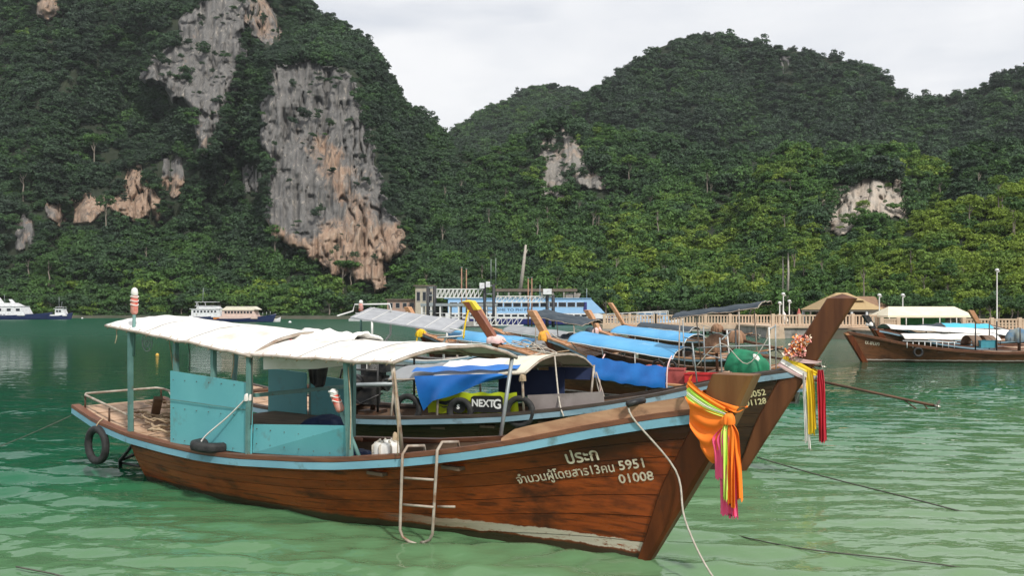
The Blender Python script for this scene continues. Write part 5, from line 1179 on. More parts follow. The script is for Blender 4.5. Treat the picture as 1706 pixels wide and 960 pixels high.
def small_boat(label, origin, hd, L, canx, canz, m, engz, cover, extra=(), prow=2.55, hull=None, group=None, **kw):
    c = dict(hull=hull or M_HULL4, rail=M_BLUERAIL2, cap=M_PEACH, roll=-5, prow=prow, stemd=(0.24,0.34), stemt=(0.08,0.12), prowmat=M_PEACH, dz=-0.12, bw=0.9, fdmat=M_PEACH, foredeck=0.70, aftdeck=1.0, curve=0.05,
             canopies=[dict(x=canx, hw=0.86, z=canz, crown=(0.20,0.17), mat=m, hoops=5, seed=int(L*10) % 9, posts=[(x, s) for x in np.linspace(canx[0]+0.1, canx[1]-0.1, 4) for s in (-1,1)], pr=0.018, pipe=M_WHITEPIPE, wr=0.008, drop=0.06)]+list(extra), thwarts=(2.5,3.4,4.3))
    if engz is not None: c['engine'] = dict(at=(engz[0], 0.0, engz[1]), cover=cover, csize=(0.36,0.31,0.30), seed=int(L*7) % 11, shaft=(-2.6,0.1,0.9))
    c.update(kw); return longtail('longtail_boat', label, origin, hd, L, c)
awn = dict(x=(-0.9,2.0), hw=0.62, z=(2.78,2.42), crown=(0.08,0.08), mat=M_AWN, hoops=3, posts=((-0.3,1),(1.7,1),(-0.3,-1),(1.7,-1)), pr=0.022, seed=4, wr=0.03, label='dark tattered awning raised over the stern')
boatD, HD = small_boat('long-tail boat with a long bright blue canopy and a brown-covered engine', (7.24,27.6), ang(-0.8,0.6), 6.5, (1.9,5.9), (1.14,1.62), M_SKYTARP, (0.75,1.36), M_BROWNTARP, (awn,))
boatE, HE = small_boat('farther long-tail boat with a sky blue canopy in front of the pier', (9.5,37.0), ang(-0.72,0.69), 6.4, (1.9,5.9), (1.30,1.66), M_SKYTARP, (-0.1,1.3), M_BROWNTARP)
awn2 = dict(x=(-0.7,1.7), hw=0.75, z=(2.05,2.45), crown=(0.1,0.1), mat=M_AWN, hoops=3, posts=((-0.3,1),(1.5,1),(-0.3,-1),(1.5,-1)), pr=0.022, seed=6, wr=0.04, label='dark drooping awning over the stern')
boatF, HF = small_boat('long-tail boat with an orange prow, a blue canopy and a dark stern awning', (2.7,34.6), ang(-0.8,0.6), 7.6, (1.9,6.3), (1.16,1.5), M_SKYTARP, (0.5,1.2), M_AWN, (awn2, dict(x=(0.3,1.7), hw=0.78, z=(1.2,1.2), crown=(0.32,0.32), mat=M_GREYTARP, hoops=2, posts=((0.4,1),(1.6,1)), seed=2)), prow=2.7)
def lF(*p): return loc2w(boatF, p)
MB().box((0.5,0.80,1.05),(1.4,0.03,0.55)).build('side_panel', MATS['grey_board'], boatF)
xp = HF.Lg
tag(wrapped_lump(lF(xp-0.05,0.02,1.5), 0.22,0.2,0.2,7).build('prow_cloth', M_YELLOW), 'yellow cloth knotted at the foot of the orange prow', 'cloth')
rope('prow_ribbon', 'yellow ribbon hanging down from the orange prow', [lF(xp,0.18,1.5), lF(xp+0.05,0.25,1.1), lF(xp+0.05,0.28,0.7)], 0.035, M_YELLOW, 'ribbon')
xd = HD.Lg
tag(wrapped_lump(loc2w(boatD,(xd+0.05,0.02,1.62)), 0.2,0.2,0.22,9).build('prow_cloth', M_ORANGE2 if False else mat('marigold_cloth', (0.85,0.42,0.06), 0.8, (0.7,0.3,0.04), 8)), 'marigold cloth tied at the prow of the bright blue canopy boat', 'cloth')
tag(wrapped_lump(loc2w(boatE,(HE.Lg+0.02,0.02,1.55)), 0.2,0.2,0.18,12).build('prow_cloth', M_PINKISH), 'pale pink cloth tied at the prow of the farther blue canopy boat', 'cloth')
for x, s in ((2.4,'left'),(1.95,'right')):
    tyre('tyre', 'dark tyre ring hanging at the %s of the bright blue canopy end' % s, loc2w(boatD,(x,0.90,0.80)), 0.24, 0.035, loc2w(boatD,(0,1,0))-loc2w(boatD,(0,0,0)))
# roofed boat
boatR, HR = longtail('roofed_boat', 'pale boat with a flat grey roof on white pipe frames', (-2.2, 36.5), ang(-0.95,0.3), 5.2,
    dict(hull=M_WHULL, rail=M_BLUERAIL2, cap=M_WHITEPIPE, prow=1.15, dz=-0.2, bw=0.85, foredeck=0.7))
MB().add([Vector(p) for p in ((0.0,-0.95,2.03),(0.0,0.95,1.60),(4.6,0.95,2.20),(4.6,-0.95,2.62),(0.0,-0.95,2.09),(0.0,0.95,1.66),(4.6,0.95,2.26),(4.6,-0.95,2.68))], [(3,2,1,0),(4,5,6,7),(0,1,5,4),(1,2,6,5),(2,3,7,6),(3,0,4,7)]).build('roof', mat('grey_roof_sheet', (0.36,0.37,0.39), 0.5, (0.28,0.29,0.31), 2.5), boatR)
for k in range(6): MB().bar((0.4+0.8*k, 0.94, 1.675+0.1304*(0.4+0.8*k)), (0.4+0.8*k, -0.94, 2.10+0.1283*(0.4+0.8*k)), 0.03, 0.022).build('roof_rib', M_WHITEPIPE, boatR)
for x, y in ((0.2,0.9),(0.2,-0.9),(3.6,0.9),(3.6,-0.9)): MB().tube([(x+0.2,y*0.85,0.5),(x+0.2,y*0.9,1.2),(x,y,1.5),(x,y,1.83-0.22*y+0.128*x)], 0.05, 8).build('roof_post', M_WHITEPIPE, boatR)
MB().tube([(3.4,-0.6,2.4),(3.5,-0.6,2.82),(5.2,-0.6,2.80),(5.3,-0.6,2.5),(5.3,0.8,2.3)], 0.035, 7).build('roof_rail', M_WHITEPIPE, boatR)
MB().tube([(0.05,0.97,1.8),(-0.5,0.97,1.72),(-0.6,0.97,1.5),(0.6,0.97,1.42)], 0.035, 7).build('roof_rail', M_WHITEPIPE, boatR)
can_pole('float_pole', 'short red-topped pole standing behind the flat grey roof', loc2w(boatR,(4.9,-0.6,1.2)), loc2w(boatR,(4.9,-0.6,2.55)), 0.05, 0.45)
# boats on the right
boatG, HG = longtail('longtail_boat', 'long brown boat lying broadside at the right edge, bow pointing left', (25.6, 42.4), ang(-1,0.04), 8.4,
    dict(hull=M_HULL3, rail=M_HULL3, railh=0.06, prow=1.4, dz=-0.14, split=-0.1, prowmat=M_PEACH, stemmat=M_STEM, fdmat=M_PEACH, foredeck=0.66, aftdeck=2.2, thwarts=(4,5,6), aft=-2.0,
    engine=dict(at=(0.9,0.0,1.15), cover=mat('blue_grey_cover', (0.07,0.16,0.26), 0.7, (0.20,0.22,0.20), 3), csize=(0.55,0.45,0.36), seed=5, shaft=(-2.4,0.2,0.8))))
def lG(*p): return loc2w(boatG, p)
hull_text(boatG, HG, 'น.ชนก', 8.0, 0.93, 0.26, 0.14, M_LETTER, side=1, extra=0.008)
nG = lG(0,1,0)-lG(0,0,0)
tyre('tyre', 'round tyre on the side of the long brown boat at the right', lG(6.05,HG.B(6.05)+0.07,0.52), 0.24, 0.05, nG)
for x in (2.9, 2.2):
    w = MB(); 
    w.grid([[Vector((x+0.5*a, 0.62*math.cos(b*math.pi/10), 0.82+0.5*math.sin(b*math.pi/10))) for b in range(11)] for a in (0,1)], True, 0.02); w.build('arch_cover', M_BROWNCAN, boatG)
for x, y, z in ((3.3,0.7,1.9),(2.3,0.7,2.0),(2.0,-0.6,2.0),(1.2,0.7,1.7),(0.2,0.7,1.8)): MB().tube([(x,y,0.6),(x,y,z)], 0.03, 6).build('frame_post', M_ENGINE, boatG)
tag(MB().lathe((0,0,0),[(0,0),(0.16,0),(0.17,0.1),(0.17,0.36),(0.12,0.44),(0.05,0.46),(0.05,0.5),(0,0.5)],12).xf(Matrix.Translation(lG(0.05,0.35,1.0))).build('fuel_can', M_RED), 'red fuel can by the engine at the right edge', 'can')
crate('plastic_crate', 'teal plastic crate on the long brown boat at the right', lG(2.7,0.45,0.72), 0.1, (0.8,0.5,0.34), mat('teal_plastic', (0.05,0.26,0.33), 0.5))
for k in range(9): MB().tube([(4.3+0.28*k, 0.72, 0.72), (4.3+0.28*k, 0.72, 1.0)], 0.02, 5).build('rail_post', M_WHITEPIPE, boatG)
MB().tube([(4.2,0.72,1.0),(6.7,0.62,1.06)], 0.025, 6).build('side_rail', M_WHITEPIPE, boatG)
boatH, HH = longtail('longtail_boat', 'boat with a long white canopy and a black prow with a white band', (30.0, 49.0), ang(-1,0.02), 8.8,
    dict(hull=M_HULL4, rail=M_BLUERAIL2, prow=2.25, dz=-0.1, prowmat=M_ENGINE, fdmat=M_PEACH, thwarts=(3,4),
    canopies=[dict(x=(2.2,9.0), hw=0.95, z=(1.18,1.55), crown=(0.26,0.2), mat=M_WHITE, hoops=4, seed=2, posts=[(x,s) for x in (3,4.6,6.2,8.0) for s in (-1,1)], pipe=M_ENGINE)]))
tag(wrapped_lump(loc2w(boatH,(HH.Lg+0.1,0,1.75)), 0.2,0.2,0.14,5).build('prow_cloth', M_WHITECLOTH), 'white cloth band on the black prow at the right', 'cloth')
boatI, HI = longtail('longtail_boat', 'boat with a low white canopy between the brown boat and the long white canopy', (27.2, 45.6), ang(-1,0.03), 7.2,
    dict(hull=M_HULL4, rail=M_BLUERAIL2, prow=1.35, dz=-0.12, fdmat=M_PEACH,
    canopies=[dict(x=(2.0,6.9), hw=0.9, z=(1.05,1.12), crown=(0.26,0.2), mat=M_WHITE, hoops=4, seed=7, posts=[(x,s) for x in (2.4,3.6,5.0,6.6) for s in (-1,1)])]))
boatJ, HJ = longtail('longtail_boat', 'boat with turquoise and navy canopy in front of the cream tent', (31.6, 55.5), ang(-1,0.0), 7.0,
    dict(hull=M_HULL4, rail=M_BLUERAIL2, prow=1.6, dz=-0.1, fdmat=M_PEACH,
    canopies=[dict(x=(1.4,4.4), hw=0.95, z=(1.42,1.5), crown=(0.25,0.22), mat=mat('turquoise_canvas', (0.05,0.42,0.60), 0.6, (0.08,0.48,0.64), 2), hoops=3, seed=3, posts=[(x,s) for x in (1.6,3.0,4.2) for s in (-1,1)]),
              dict(x=(4.42,7.0), hw=0.95, z=(1.40,1.35), crown=(0.28,0.18), mat=M_AWN, hoops=3, seed=5, posts=[(x,s) for x in (4.8,6.6) for s in (-1,1)])]))
boatK, HK = longtail('longtail_boat', 'pale-decked boat with an upswept prow near the fence at the right edge', (39.0, 58.5), ang(-1,0.05), 6.6,
    dict(hull=M_HULL3, rail=M_WHITEPIPE, prow=2.5, dz=0.0, fdmat=M_PEACH, foredeck=0.4, prowmat=M_PEACH))

# ------------------------------------------------------------ cruisers and the blue ferry
def boat_hull(L, Bm, fb, mb=None, bowrise=0.5, x0=0.0, n=14):
    rows = []
    for i in range(n+1):
        s = i/n; w = Bm/2*(1-max(0, (s-0.55)/0.45)**2.2) if s > 0.55 else Bm/2; w = max(w, 0.03); zt = fb+bowrise*max(0, (s-0.4)/0.6)**2; rk = 0.10*L*max(0, (s-0.6)/0.4)**2
        rows.append([Vector((x0+s*L*0.9+rk*0.1, -w*0.75*(1-0.5*max(0, s-0.6)), -0.4)), Vector((x0+s*L*0.9+rk*0.5, -w*0.92, 0.15)), Vector((x0+s*L*0.9+rk, -w, zt)), Vector((x0+s*L*0.9+rk, 0, zt+0.06)), Vector((x0+s*L*0.9+rk, w, zt)), Vector((x0+s*L*0.9+rk*0.5, w*0.92, 0.15)), Vector((x0+s*L*0.9+rk*0.1, w*0.75*(1-0.5*max(0, s-0.6)), -0.4))])
    mb = mb or MB(); mb.grid(rows, False); mb.f.append(tuple(range(6, -1, -1))); mb.sm.append(False); return mb
def cabin(root, x0, x1, w, z0, z1, rake0, rake1, m, wins, wz, wh, ww, name='cabin', roofm=None):
    MB().prism([(x0,z0),(x1,z0),(x1-rake1,z1),(x0+rake0,z1)], -w/2, w/2).build(name, m, root)
    MB().box(((x0+rake0+x1-rake1)/2-0.1, 0, z1+0.06), (x1-rake1-x0-rake0+0.5, w+0.3, 0.10)).build('cabin_roof', roofm or m, root)
    for x in wins:
        for s in (-1, 1):
            f = MB().box((x, s*(w/2+0.01), wz), (ww+0.1, 0.04, wh+0.1)).build('window', m, root)
            MB().box((x, s*(w/2+0.022), wz), (ww, 0.04, wh)).build('pane', M_GLASS, f)
M_NAVYHULL = mat('navy_hull_paint', (0.012,0.022,0.075), 0.35, (0.016,0.028,0.09), 2)
M_PINKPAINT = mat('pale_pink_paint', (0.66,0.50,0.44), 0.5, (0.58,0.43,0.37), 2)
M_CREAMPAINT = mat('cream_paint', (0.72,0.68,0.56), 0.5, (0.66,0.61,0.50), 2)
def atw(px, Y): return ((px-CX)/F*Y, Y, 0)
c = thing('cabin_cruiser', 'white cabin cruiser with a dark blue hull at the left edge', 'boat', atw(-38,215), 0.02)
boat_hull(18.5, 4.4, 1.0, None, 0.7).build('hull', M_NAVYHULL, c, False)
MB().box((6.4,0,1.22),(12.5,4.2,0.5)).build('upper_hull', M_WHULL, c)
cabin(c, 0.5, 12.6, 3.9, 1.45, 3.2, 0.2, 0.9, M_WHULL, (2,4.2,6.5,8.8,11.0), 2.4, 0.65, 0.95)
MB().prism([(4.0,3.3),(11.0,3.3),(9.2,4.1),(5.0,4.1)], -1.6, 1.6).build('upper_cabin', M_WHULL, c)
for k in range(8): MB().box((2.5+0.75*k, -2.13, 1.22), (0.45,0.02,0.16)).build('hull_mark', M_NAVYHULL, c)
MB().prism([(5.6,4.1),(6.5,4.1),(5.5,5.4),(4.8,5.4)], -0.25, 0.25).build('funnel', M_WHULL, c); MB().prism([(8.3,4.1),(9.3,4.1),(8.4,5.0),(7.8,5.0)], -0.2, 0.2).build('funnel', M_WHULL, c)
MB().tube([(4.0,0,4.1),(1.6,0,7.0)], 0.05, 6).tube([(6.8,0,4.2),(6.6,0,6.2)], 0.04, 6).build('mast', M_GALV, c)
def work_boat(px, Y, label, L, hullm, cabm, rz=0.0):
    c = thing('work_boat', label, 'boat', atw(px, Y), rz); boat_hull(L, L*0.36, 0.9, None, 0.8).build('hull', hullm, c, False)
    MB().box((L*0.46,0,1.05),(L*0.7,L*0.32,0.36)).build('deck_rail', M_WHULL, c); cabin(c, L*0.30, L*0.75, L*0.25, 1.2, 2.6, 0.1, 0.5, cabm, (L*0.4,L*0.52), 2.05, 0.5, 0.55)
    MB().box((L*0.5,0,3.1),(L*0.36,L*0.22,0.08)).build('awning', M_WHULL, c)
    for x, y in ((0.34,-0.1),(0.34,0.1),(0.66,-0.1),(0.66,0.1)): MB().tube([(L*x,L*y,2.6),(L*x,L*y,3.1)], 0.04, 5).build('awning_post', M_GALV, c)
    MB().tube([(L*0.42,0,3.1),(L*0.42,0,5.6)], 0.05, 5).tube([(L*0.52,0,3.1),(L*0.55,0,4.4)], 0.04, 5).build('mast', M_GALV, c); return c
work_boat(82, 215, 'small grey work boat with a mast beside the white cabin cruiser', 5.8, M_NAVYHULL, M_WHULL)
c = thing('passenger_boat', 'white two-deck passenger boat with a mast behind the white canopy', 'boat', atw(318,190), 0.0)
boat_hull(8.2, 3.2, 0.9, None, 0.6).build('hull', M_NAVYHULL, c, False); MB().box((3.6,0,1.0),(6.8,3.0,0.4)).build('upper_hull', M_WHULL, c)
cabin(c, 0.6, 6.9, 2.8, 1.2, 2.55, 0.0, 0.4, M_WHULL, [1.3+0.75*k for k in range(7)], 2.05, 0.42, 0.42)
cabin(c, 1.6, 6.6, 2.4, 2.67, 3.2, 0.1, 0.7, M_WHULL, [], 2, 0.3, 0.3, 'upper_deck')
for x in (1.7,2.0,3.6): MB().tube([(x,-1,3.2),(x-0.2,-1,4.1)], 0.06, 5).build('deck_post', M_WHULL, c)
MB().box((3.6,0,4.12),(4.6,2.4,0.09)).build('deck_awning', M_WHULL, c); MB().tube([(2.6,0,4.1),(2.7,0,7.2)], 0.05, 5).build('mast', M_GALV, c)
c = thing('passenger_boat', 'pink and cream cabin boat just right of the white passenger boat', 'boat', atw(366,172), 0.0)
boat_hull(11.2, 3.6, 0.7, None, 0.9).build('hull', M_NAVYHULL, c, False); MB().box((4.2,0,0.95),(7.4,3.4,0.55)).build('upper_hull', M_PINKPAINT, c)
cabin(c, 0.9, 7.6, 3.1, 1.2, 2.35, 0.1, 0.5, M_PINKPAINT, [1.7+0.62*k for k in range(9)], 1.95, 0.42, 0.42, roofm=M_CREAMPAINT)
MB().prism([(0.9,2.46),(8.0,2.46),(6.9,3.1),(1.8,3.1)], -1.5, 1.5).build('top_roof', M_CREAMPAINT, c)
MB().box((-0.2,0,0.75),(1.4,2.2,0.35)).build('stern_step', mat('orange_paint', (0.62,0.22,0.04), 0.5), c)
for k in range(4): MB().tube([(8.0+0.7*k,-0.8+0.15*k,1.2+0.1*k),(8.0+0.7*k,-0.8+0.15*k,1.8+0.1*k)], 0.03, 5).build('bow_rail', M_WHITEPIPE, c)
for px, Y, L, lab in ((452,176,1.9,'small pale dinghy beside the pink cabin boat'),(582,185,8.0,'white speedboat with a low roof left of the ferry pier'),(618,178,6.4,'white speedboat with a pale awning right of the first speedboat')):
    c = thing('speedboat', lab, 'boat', atw(px, Y), 0.05); boat_hull(L, min(2.4, L*0.5), 0.5, None, 0.45).build('hull', M_WHULL, c, False)
    if L > 3:
        MB().prism([(L*0.35,0.5),(L*0.62,0.55),(L*0.54,0.95),(L*0.4,0.95)], -0.8, 0.8).build('windscreen', M_GLASS, c); MB().box((L*0.38,0,1.75),(L*0.42,2.0,0.09)).build('awning', M_WHULL, c)
        for x in (0.2,0.56):
            for s in (-0.9,0.9): MB().tube([(L*x,s,0.5),(L*x,s,1.72)], 0.035, 5).build('awning_post', M_WHITEPIPE, c)
    else: MB().box((L*0.4,0,0.5),(L*0.5,0.7,0.25)).build('seat', M_CREAMPAINT, c)
# ferry
Yf = 140.0
def fx(px): return (px-CX)/F*Yf
def fz(py): return CH-(py-HZ)/F*Yf
M_FBLUE = mat('light_blue_ferry_paint', (0.30,0.52,0.78), 0.45, (0.27,0.48,0.74), 1.5)
M_FNAVY = mat('violet_navy_ferry_paint', (0.035,0.04,0.20), 0.4, (0.03,0.035,0.16), 2)
fer = thing('ferry', 'large light blue ferry with a navy lower hull docked behind the pier', 'ferry', (fx(740), Yf+3, 0), 0.0)
Lf = fx(1032)-fx(740)
boat_hull(Lf, 6.0, 1.0, None, 0.5).build('hull', M_FNAVY, fer, False)
MB().prism([(0.2,1.02),(Lf-2.4,1.02),(Lf-1.3,1.5),(Lf-3.4,1.9),(0.2,1.9)], -2.9, 2.9).build('lower_deck', M_WHULL, fer)
MB().prism([(0.6,1.93),(Lf-2.3,1.93),(Lf-2.9,2.6),(Lf-4.6,4.25),(0.6,4.25)], -2.8, 2.8).build('upper_cabin', M_FBLUE, fer)
MB().box((Lf*0.42,0,4.31),(Lf*0.84,5.9,0.10)).build('roof', M_FBLUE, fer)
k = 0; x = 1.0
while x < Lf-6.6:
    f = MB().box((x+0.5,-2.82,3.32),(1.30,0.06,0.78)).build('window', M_WHULL, fer); MB().box((x+0.5,-2.84,3.32),(1.20,0.06,0.68)).build('pane', M_GLASS, f); x += 1.46
x = 0.8
while x < Lf-4.4:
    f = MB().box((x+0.45,-2.92,1.52),(0.98,0.06,0.46)).build('window', M_WHULL, fer); MB().box((x+0.45,-2.94,1.52),(0.84,0.06,0.34)).build('pane', M_GLASS, f); x += 1.12
f = MB().box((Lf-5.5,-2.82,2.95),(0.55,0.06,1.5)).build('door', M_FNAVY, fer)
for k in range(3): MB().lathe((Lf-4.2+0.9*k, -2.6+0.25*k, 0.75), [(0,-0.05),(0.26,-0.05),(0.26,0.05),(0,0.05)], 12, 'y').build('porthole', M_GLASS, fer)
v, fcs = text_geo('WELCOME TO PHI PHI', 0.62); MB().add([Vector((fx(844)-fx(740)+tx*1.28, -2.815, 2.42+ty)) for tx, ty, _ in v], fcs).build('painted_letters', M_NAVYHULL, fer)
MB().tube([(Lf-5.0,0,4.3),(Lf-5.0,0,6.0)], 0.06, 5).tube([(Lf*0.55,0,4.3),(Lf*0.55,0,6.6)], 0.06, 5).build('mast', M_GALV, fer)

# ------------------------------------------------------------ ferry pier with gangways
Yp = 125.0
def qx(px, Y=Yp): return (px-CX)/F*Y
def qz(py, Y=Yp): return CH-(py-HZ)/F*Y
M_PILE = mat('dark_steel_pile', (0.015,0.016,0.02), 0.6, (0.04,0.04,0.045), 4)
M_CONC = mat('grey_concrete', (0.33,0.31,0.28), 0.85, (0.24,0.23,0.21), 1.5, bump=0.3, dirt=(0.13,0.12,0.10), dscale=0.8)
M_TANCONC = mat('tan_painted_concrete', (0.55,0.42,0.30), 0.8, (0.47,0.35,0.25), 1.5, dirt=(0.28,0.22,0.17), dscale=1.2)
def gate(px0, px1, pytop, label, Y=Yp):
    t = thing('pile_frame', label, 'pier frame', (qx((px0+px1)/2, Y), Y, 0)); w = (qx(px1, Y)-qx(px0, Y)); h = qz(pytop, Y)
    for s in (-1, 1):
        for yy in (-0.7, 0.7): MB().tube([(s*w*0.34, yy, -0.6), (s*w*0.34, yy, h)], 0.22, 10).build('pile', M_PILE, t)
    for z in np.linspace(1.2, h-0.2, 5): MB().box((0,-0.7,z),(w*0.68,0.16,0.16)).build('cross_beam', M_GALV, t)
    return t
gate(711, 727, 477, 'dark pile frame at the left end of the ferry pier'); gate(804, 826, 474, 'tall dark pile frame in the middle of the ferry pier'); gate(909, 924, 492, 'shorter dark pile frame near the ferry bridge')
def truss(px0, px1, py0, py1, n, label, Y=Yp):
    t = thing('gangway', label, 'gangway', (qx(px0, Y), Y, qz(py1, Y))); L = qx(px1, Y)-qx(px0, Y); h = qz(py0, Y)-qz(py1, Y)
    for yy in (-0.8, 0.8):
        for z in (0, h): MB().bar((0,yy,z),(L,yy,z),0.12).build('chord', M_WHITEPIPE, t)
        for k in range(n): MB().bar((L*k/n,yy,0),(L*(k+1)/n,yy,h),0.085).build('brace', M_WHITEPIPE, t); MB().bar((L*k/n,yy-0.001,0.06),(L*k/n,yy-0.001,h-0.06),0.06).build('upright', M_WHITEPIPE, t)
    MB().box((L/2,0,0.02),(L,1.5,0.06)).build('walkway', M_GALV, t); return t
truss(728, 804, 482, 496, 11, 'upper white truss gangway of the ferry pier'); truss(827, 909, 494, 504, 10, 'right white truss gangway beside the blue ferry'); truss(790, 872, 529, 542, 9, 'lowest white truss gangway in front of the ferry hull', 122)
pl = thing('ferry_pontoon', 'grey floating landing stage with white posts in front of the ferry stern', 'pontoon', (qx(700), Yp+1, 0))
Lp = qx(830)-qx(700)
MB().box((Lp/2,0,0.45),(Lp,3.6,0.7)).build('float', M_CONC, pl); MB().box((Lp/2,0,qz(508)),(Lp*0.98,3.6,0.4)).build('canopy_roof', M_GALV, pl)
for k in range(9):
    for yy in (-1.6,1.6): MB().box((0.3+Lp*0.94*k/8,yy,(qz(510)+0.8)/2),(0.22,0.22,qz(510)-0.8-0.02)).build('post', M_WHITEPIPE, pl)
for k in range(2): MB().bar((0.3,-1.7,1.5+0.5*k),(Lp*0.95,-1.7,1.5+0.5*k),0.07).build('hand_rail', M_WHITEPIPE, pl)
pr = thing('waiting_hall', 'long open waiting hall with a flat brown roof behind the ferry', 'building', (qx(826,160), 160, 0))
Lr = qx(960,160)-qx(826,160); M_BROOF = mat('brown_roof_sheet', (0.17,0.13,0.10), 0.7, (0.12,0.095,0.075), 3)
MB().box((Lr/2,0,qz(484,160)),(Lr,5,0.5)).build('roof', M_BROOF, pr); MB().box((Lr/2,1.5,1.9),(Lr*0.95,0.2,2.4)).build('back_wall', M_CONC, pr)
for k in range(8): MB().box((0.4+(Lr-0.8)*k/7,-2.2,(qz(486.5,160))/2),(0.28,0.28,qz(486.5,160)-0.06)).build('column', M_CONC, pr)
MB().box((Lr/2,0,0.55),(Lr,5.2,0.7)).build('floor', M_CONC, pr)
MB().prism([(Lr*0.86,qz(505,160)),(Lr*1.0,qz(505,160)),(Lr*1.05,qz(489,160)),(Lr*0.86,qz(489,160))], -2.0, -1.0).build('bridge_end', M_CONC, pr)
def block_house(px0, px1, pyt, Y, label, nwin, m, flat=True, z0=0.5):
    t = thing('house', label, 'building', (qx(px0, Y), Y, z0)); L = qx(px1, Y)-qx(px0, Y); h = qz(pyt, Y)-z0
    MB().box((L/2,2.5,h/2),(L,5,h)).build('wall', m, t); MB().box((L/2,2.4,h+0.12),(L+0.8,5.8,0.24)).build('roof', M_BROOF, t)
    for k in range(nwin):
        f = MB().box((L*(k+0.5)/nwin,-0.01,h*0.66),(L/nwin*0.62,0.08,h*0.36)).build('window', M_CONC, t); MB().box((L*(k+0.5)/nwin,-0.03,h*0.66),(L/nwin*0.5,0.08,h*0.28)).build('pane', M_GLASS, f)
    return t
M_BEIGE = mat('beige_wall', (0.46,0.41,0.33), 0.85, (0.38,0.34,0.27), 1.5)
M_PINKWALL = mat('pinkish_wall', (0.45,0.30,0.24), 0.85, (0.38,0.25,0.20), 1.5)
block_house(692, 722, 477, 205, 'beige two-storey block behind the left end of the ferry pier', 3, M_BEIGE, z0=0.9); block_house(645, 692, 500, 212, 'low pinkish house with a row of windows by the shore', 4, M_PINKWALL, z0=0.9)
for px, y0, lab in ((769,446,'orange mast pole, left of a pair above the upper gangway'),(777,449,'orange mast pole, right of a pair above the upper gangway'),(880,464,'orange mast pole, left of a pair behind the ferry'),(886,463,'orange mast pole, right of a pair behind the ferry')):
    t = thing('mast_pole', lab, 'pole', (qx(px,128),128,0.0)); MB().tube([(0,0,-0.5),(0,0,qz(y0,128))], [0.12,0.08], 8).build('pole', mat('orange_pole', (0.34,0.19,0.12), 0.7), t); MB().tube([(0,0,qz(y0,128)),(0,0,qz(y0,128)+0.1)], 0.14, 8).build('cap', M_GALV, t)
for px, pz, w, lab in ((803,476,8,'white box sign on top of the middle pile frame'),(813,474,7,'second white box on the middle pile frame, the right one'),(912,486,14,'wide white sign board above the shorter pile frame')):
    t = thing('box_sign', lab, 'sign', (qx(px,123.5),123.5,qz(pz,123.5))); MB().box((0,0,0),(w*0.086,0.3,0.8)).build('board', M_WHULL, t); MB().box((0,0.0,-0.75),(0.1,0.1,0.7)).build('bracket', M_PILE, t)
for px, y0, lab in ((818,432,'thin antenna rod, left one above the ferry pier'),(826,430,'thin antenna rod, right one above the ferry pier')):
    t = thing('antenna', lab, 'antenna', (qx(px),Yp,qz(474))); MB().tube([(0,0,0),(0,0,qz(y0)-qz(474))], 0.04, 5).build('rod', M_GALV, t); MB().box((0,0,0.06),(0.3,0.3,0.12)).build('base', M_PILE, t)

# ------------------------------------------------------------ concrete pier, sea wall, railings
Yd = 88.0
x0, x1 = qx(1004,Yd), qx(1300,Yd)
pier = thing('concrete_pier', 'low tan concrete pier running left from the sea wall', 'pier', (x0, Yd, 0))
Lc = x1-x0
MB().box((Lc/2,2.2,0.82),(Lc,4.4,0.46)).build('deck', M_TANCONC, pier)
MB().box((Lc/2,0.2,0.46),(Lc,0.4,0.24)).build('edge_beam', M_CONC, pier)
for k in range(9):
    for yy in (0.7,3.6): MB().lathe((0.6+(Lc-1.2)*k/8,yy,-0.8),[(0.2,0),(0.2,1.38)],10).build('pile', M_CONC, pier)
def railing(label, a, b, h, nb, base, style=0):
    a, b = Vector(a), Vector(b); t = thing('railing', label, 'railing', a); d = b-a; L = d.length; u = d.normalized()
    MB().bar(Vector((0,0,h-0.06)), d+Vector((0,0,h-0.06)), 0.16, 0.12).build('top_rail', M_TANCONC, t)
    MB().bar(Vector((0,0,0.10)), d+Vector((0,0,0.10)), 0.14, 0.10).build('bottom_rail', M_TANCONC, t)
    if style == 1:
        for z in (0.35,0.58): MB().bar(Vector((0,0.0,z)), d+Vector((0,0.0,z)), 0.08, 0.08).build('middle_rail', M_TANCONC, t)
    src = None
    for k in range(nb+1):
        big = k % 8 == 0
        if src is None or big:
            o = MB().box((0,0,(h+ (0.10 if big else -0.02))/2),((0.28 if big else 0.13),(0.24 if big else 0.10),h+(0.10 if big else -0.02)-0.002)).build('pillar' if big else 'baluster', M_TANCONC, t)
            if not big: src = o
        else: o = src.copy(); COL.objects.link(o); o.parent = t
        o.location = u*(L*k/nb)+(Vector((0,0.0,0)) if not big else Vector((0,0.003,0)))
    return t
railing('slatted tan railing at the left end of the concrete pier', (x0+0.2,Yd+0.3,1.05), (qx(1092,Yd),Yd+0.3,1.05), 0.95, 16, 0, 1)
railing('long tan baluster railing along the concrete pier', (qx(1094,Yd),Yd+0.3,1.05), (x1,Yd+0.3,1.05), 0.95, 40, 0)
Ys = 77.0
wall = thing('sea_wall', 'grey stained concrete sea wall below the kiosk', 'wall', (qx(1284,Ys),Ys,0)); Lw = qx(1470,Ys)-qx(1284,Ys)
MB().box((Lw/2,6,0.2),(Lw,12,1.5)).build('wall', M_CONC, wall); MB().box((Lw/2,5.9,1.0),(Lw+0.3,12.2,0.16)).build('coping', M_TANCONC, wall)
MB().prism([(-0.6,-0.8),(1.0,-0.8),(0.8,0.95),(0.3,1.15),(-0.3,0.95)], -1.2, -0.02).build('abutment', M_TANCONC, wall)
railing('tan railing on the sea wall in front of the kiosk', (qx(1290,Ys),Ys+0.4,1.08), (qx(1468,Ys),Ys+0.4,1.08), 1.0, 32, 0)
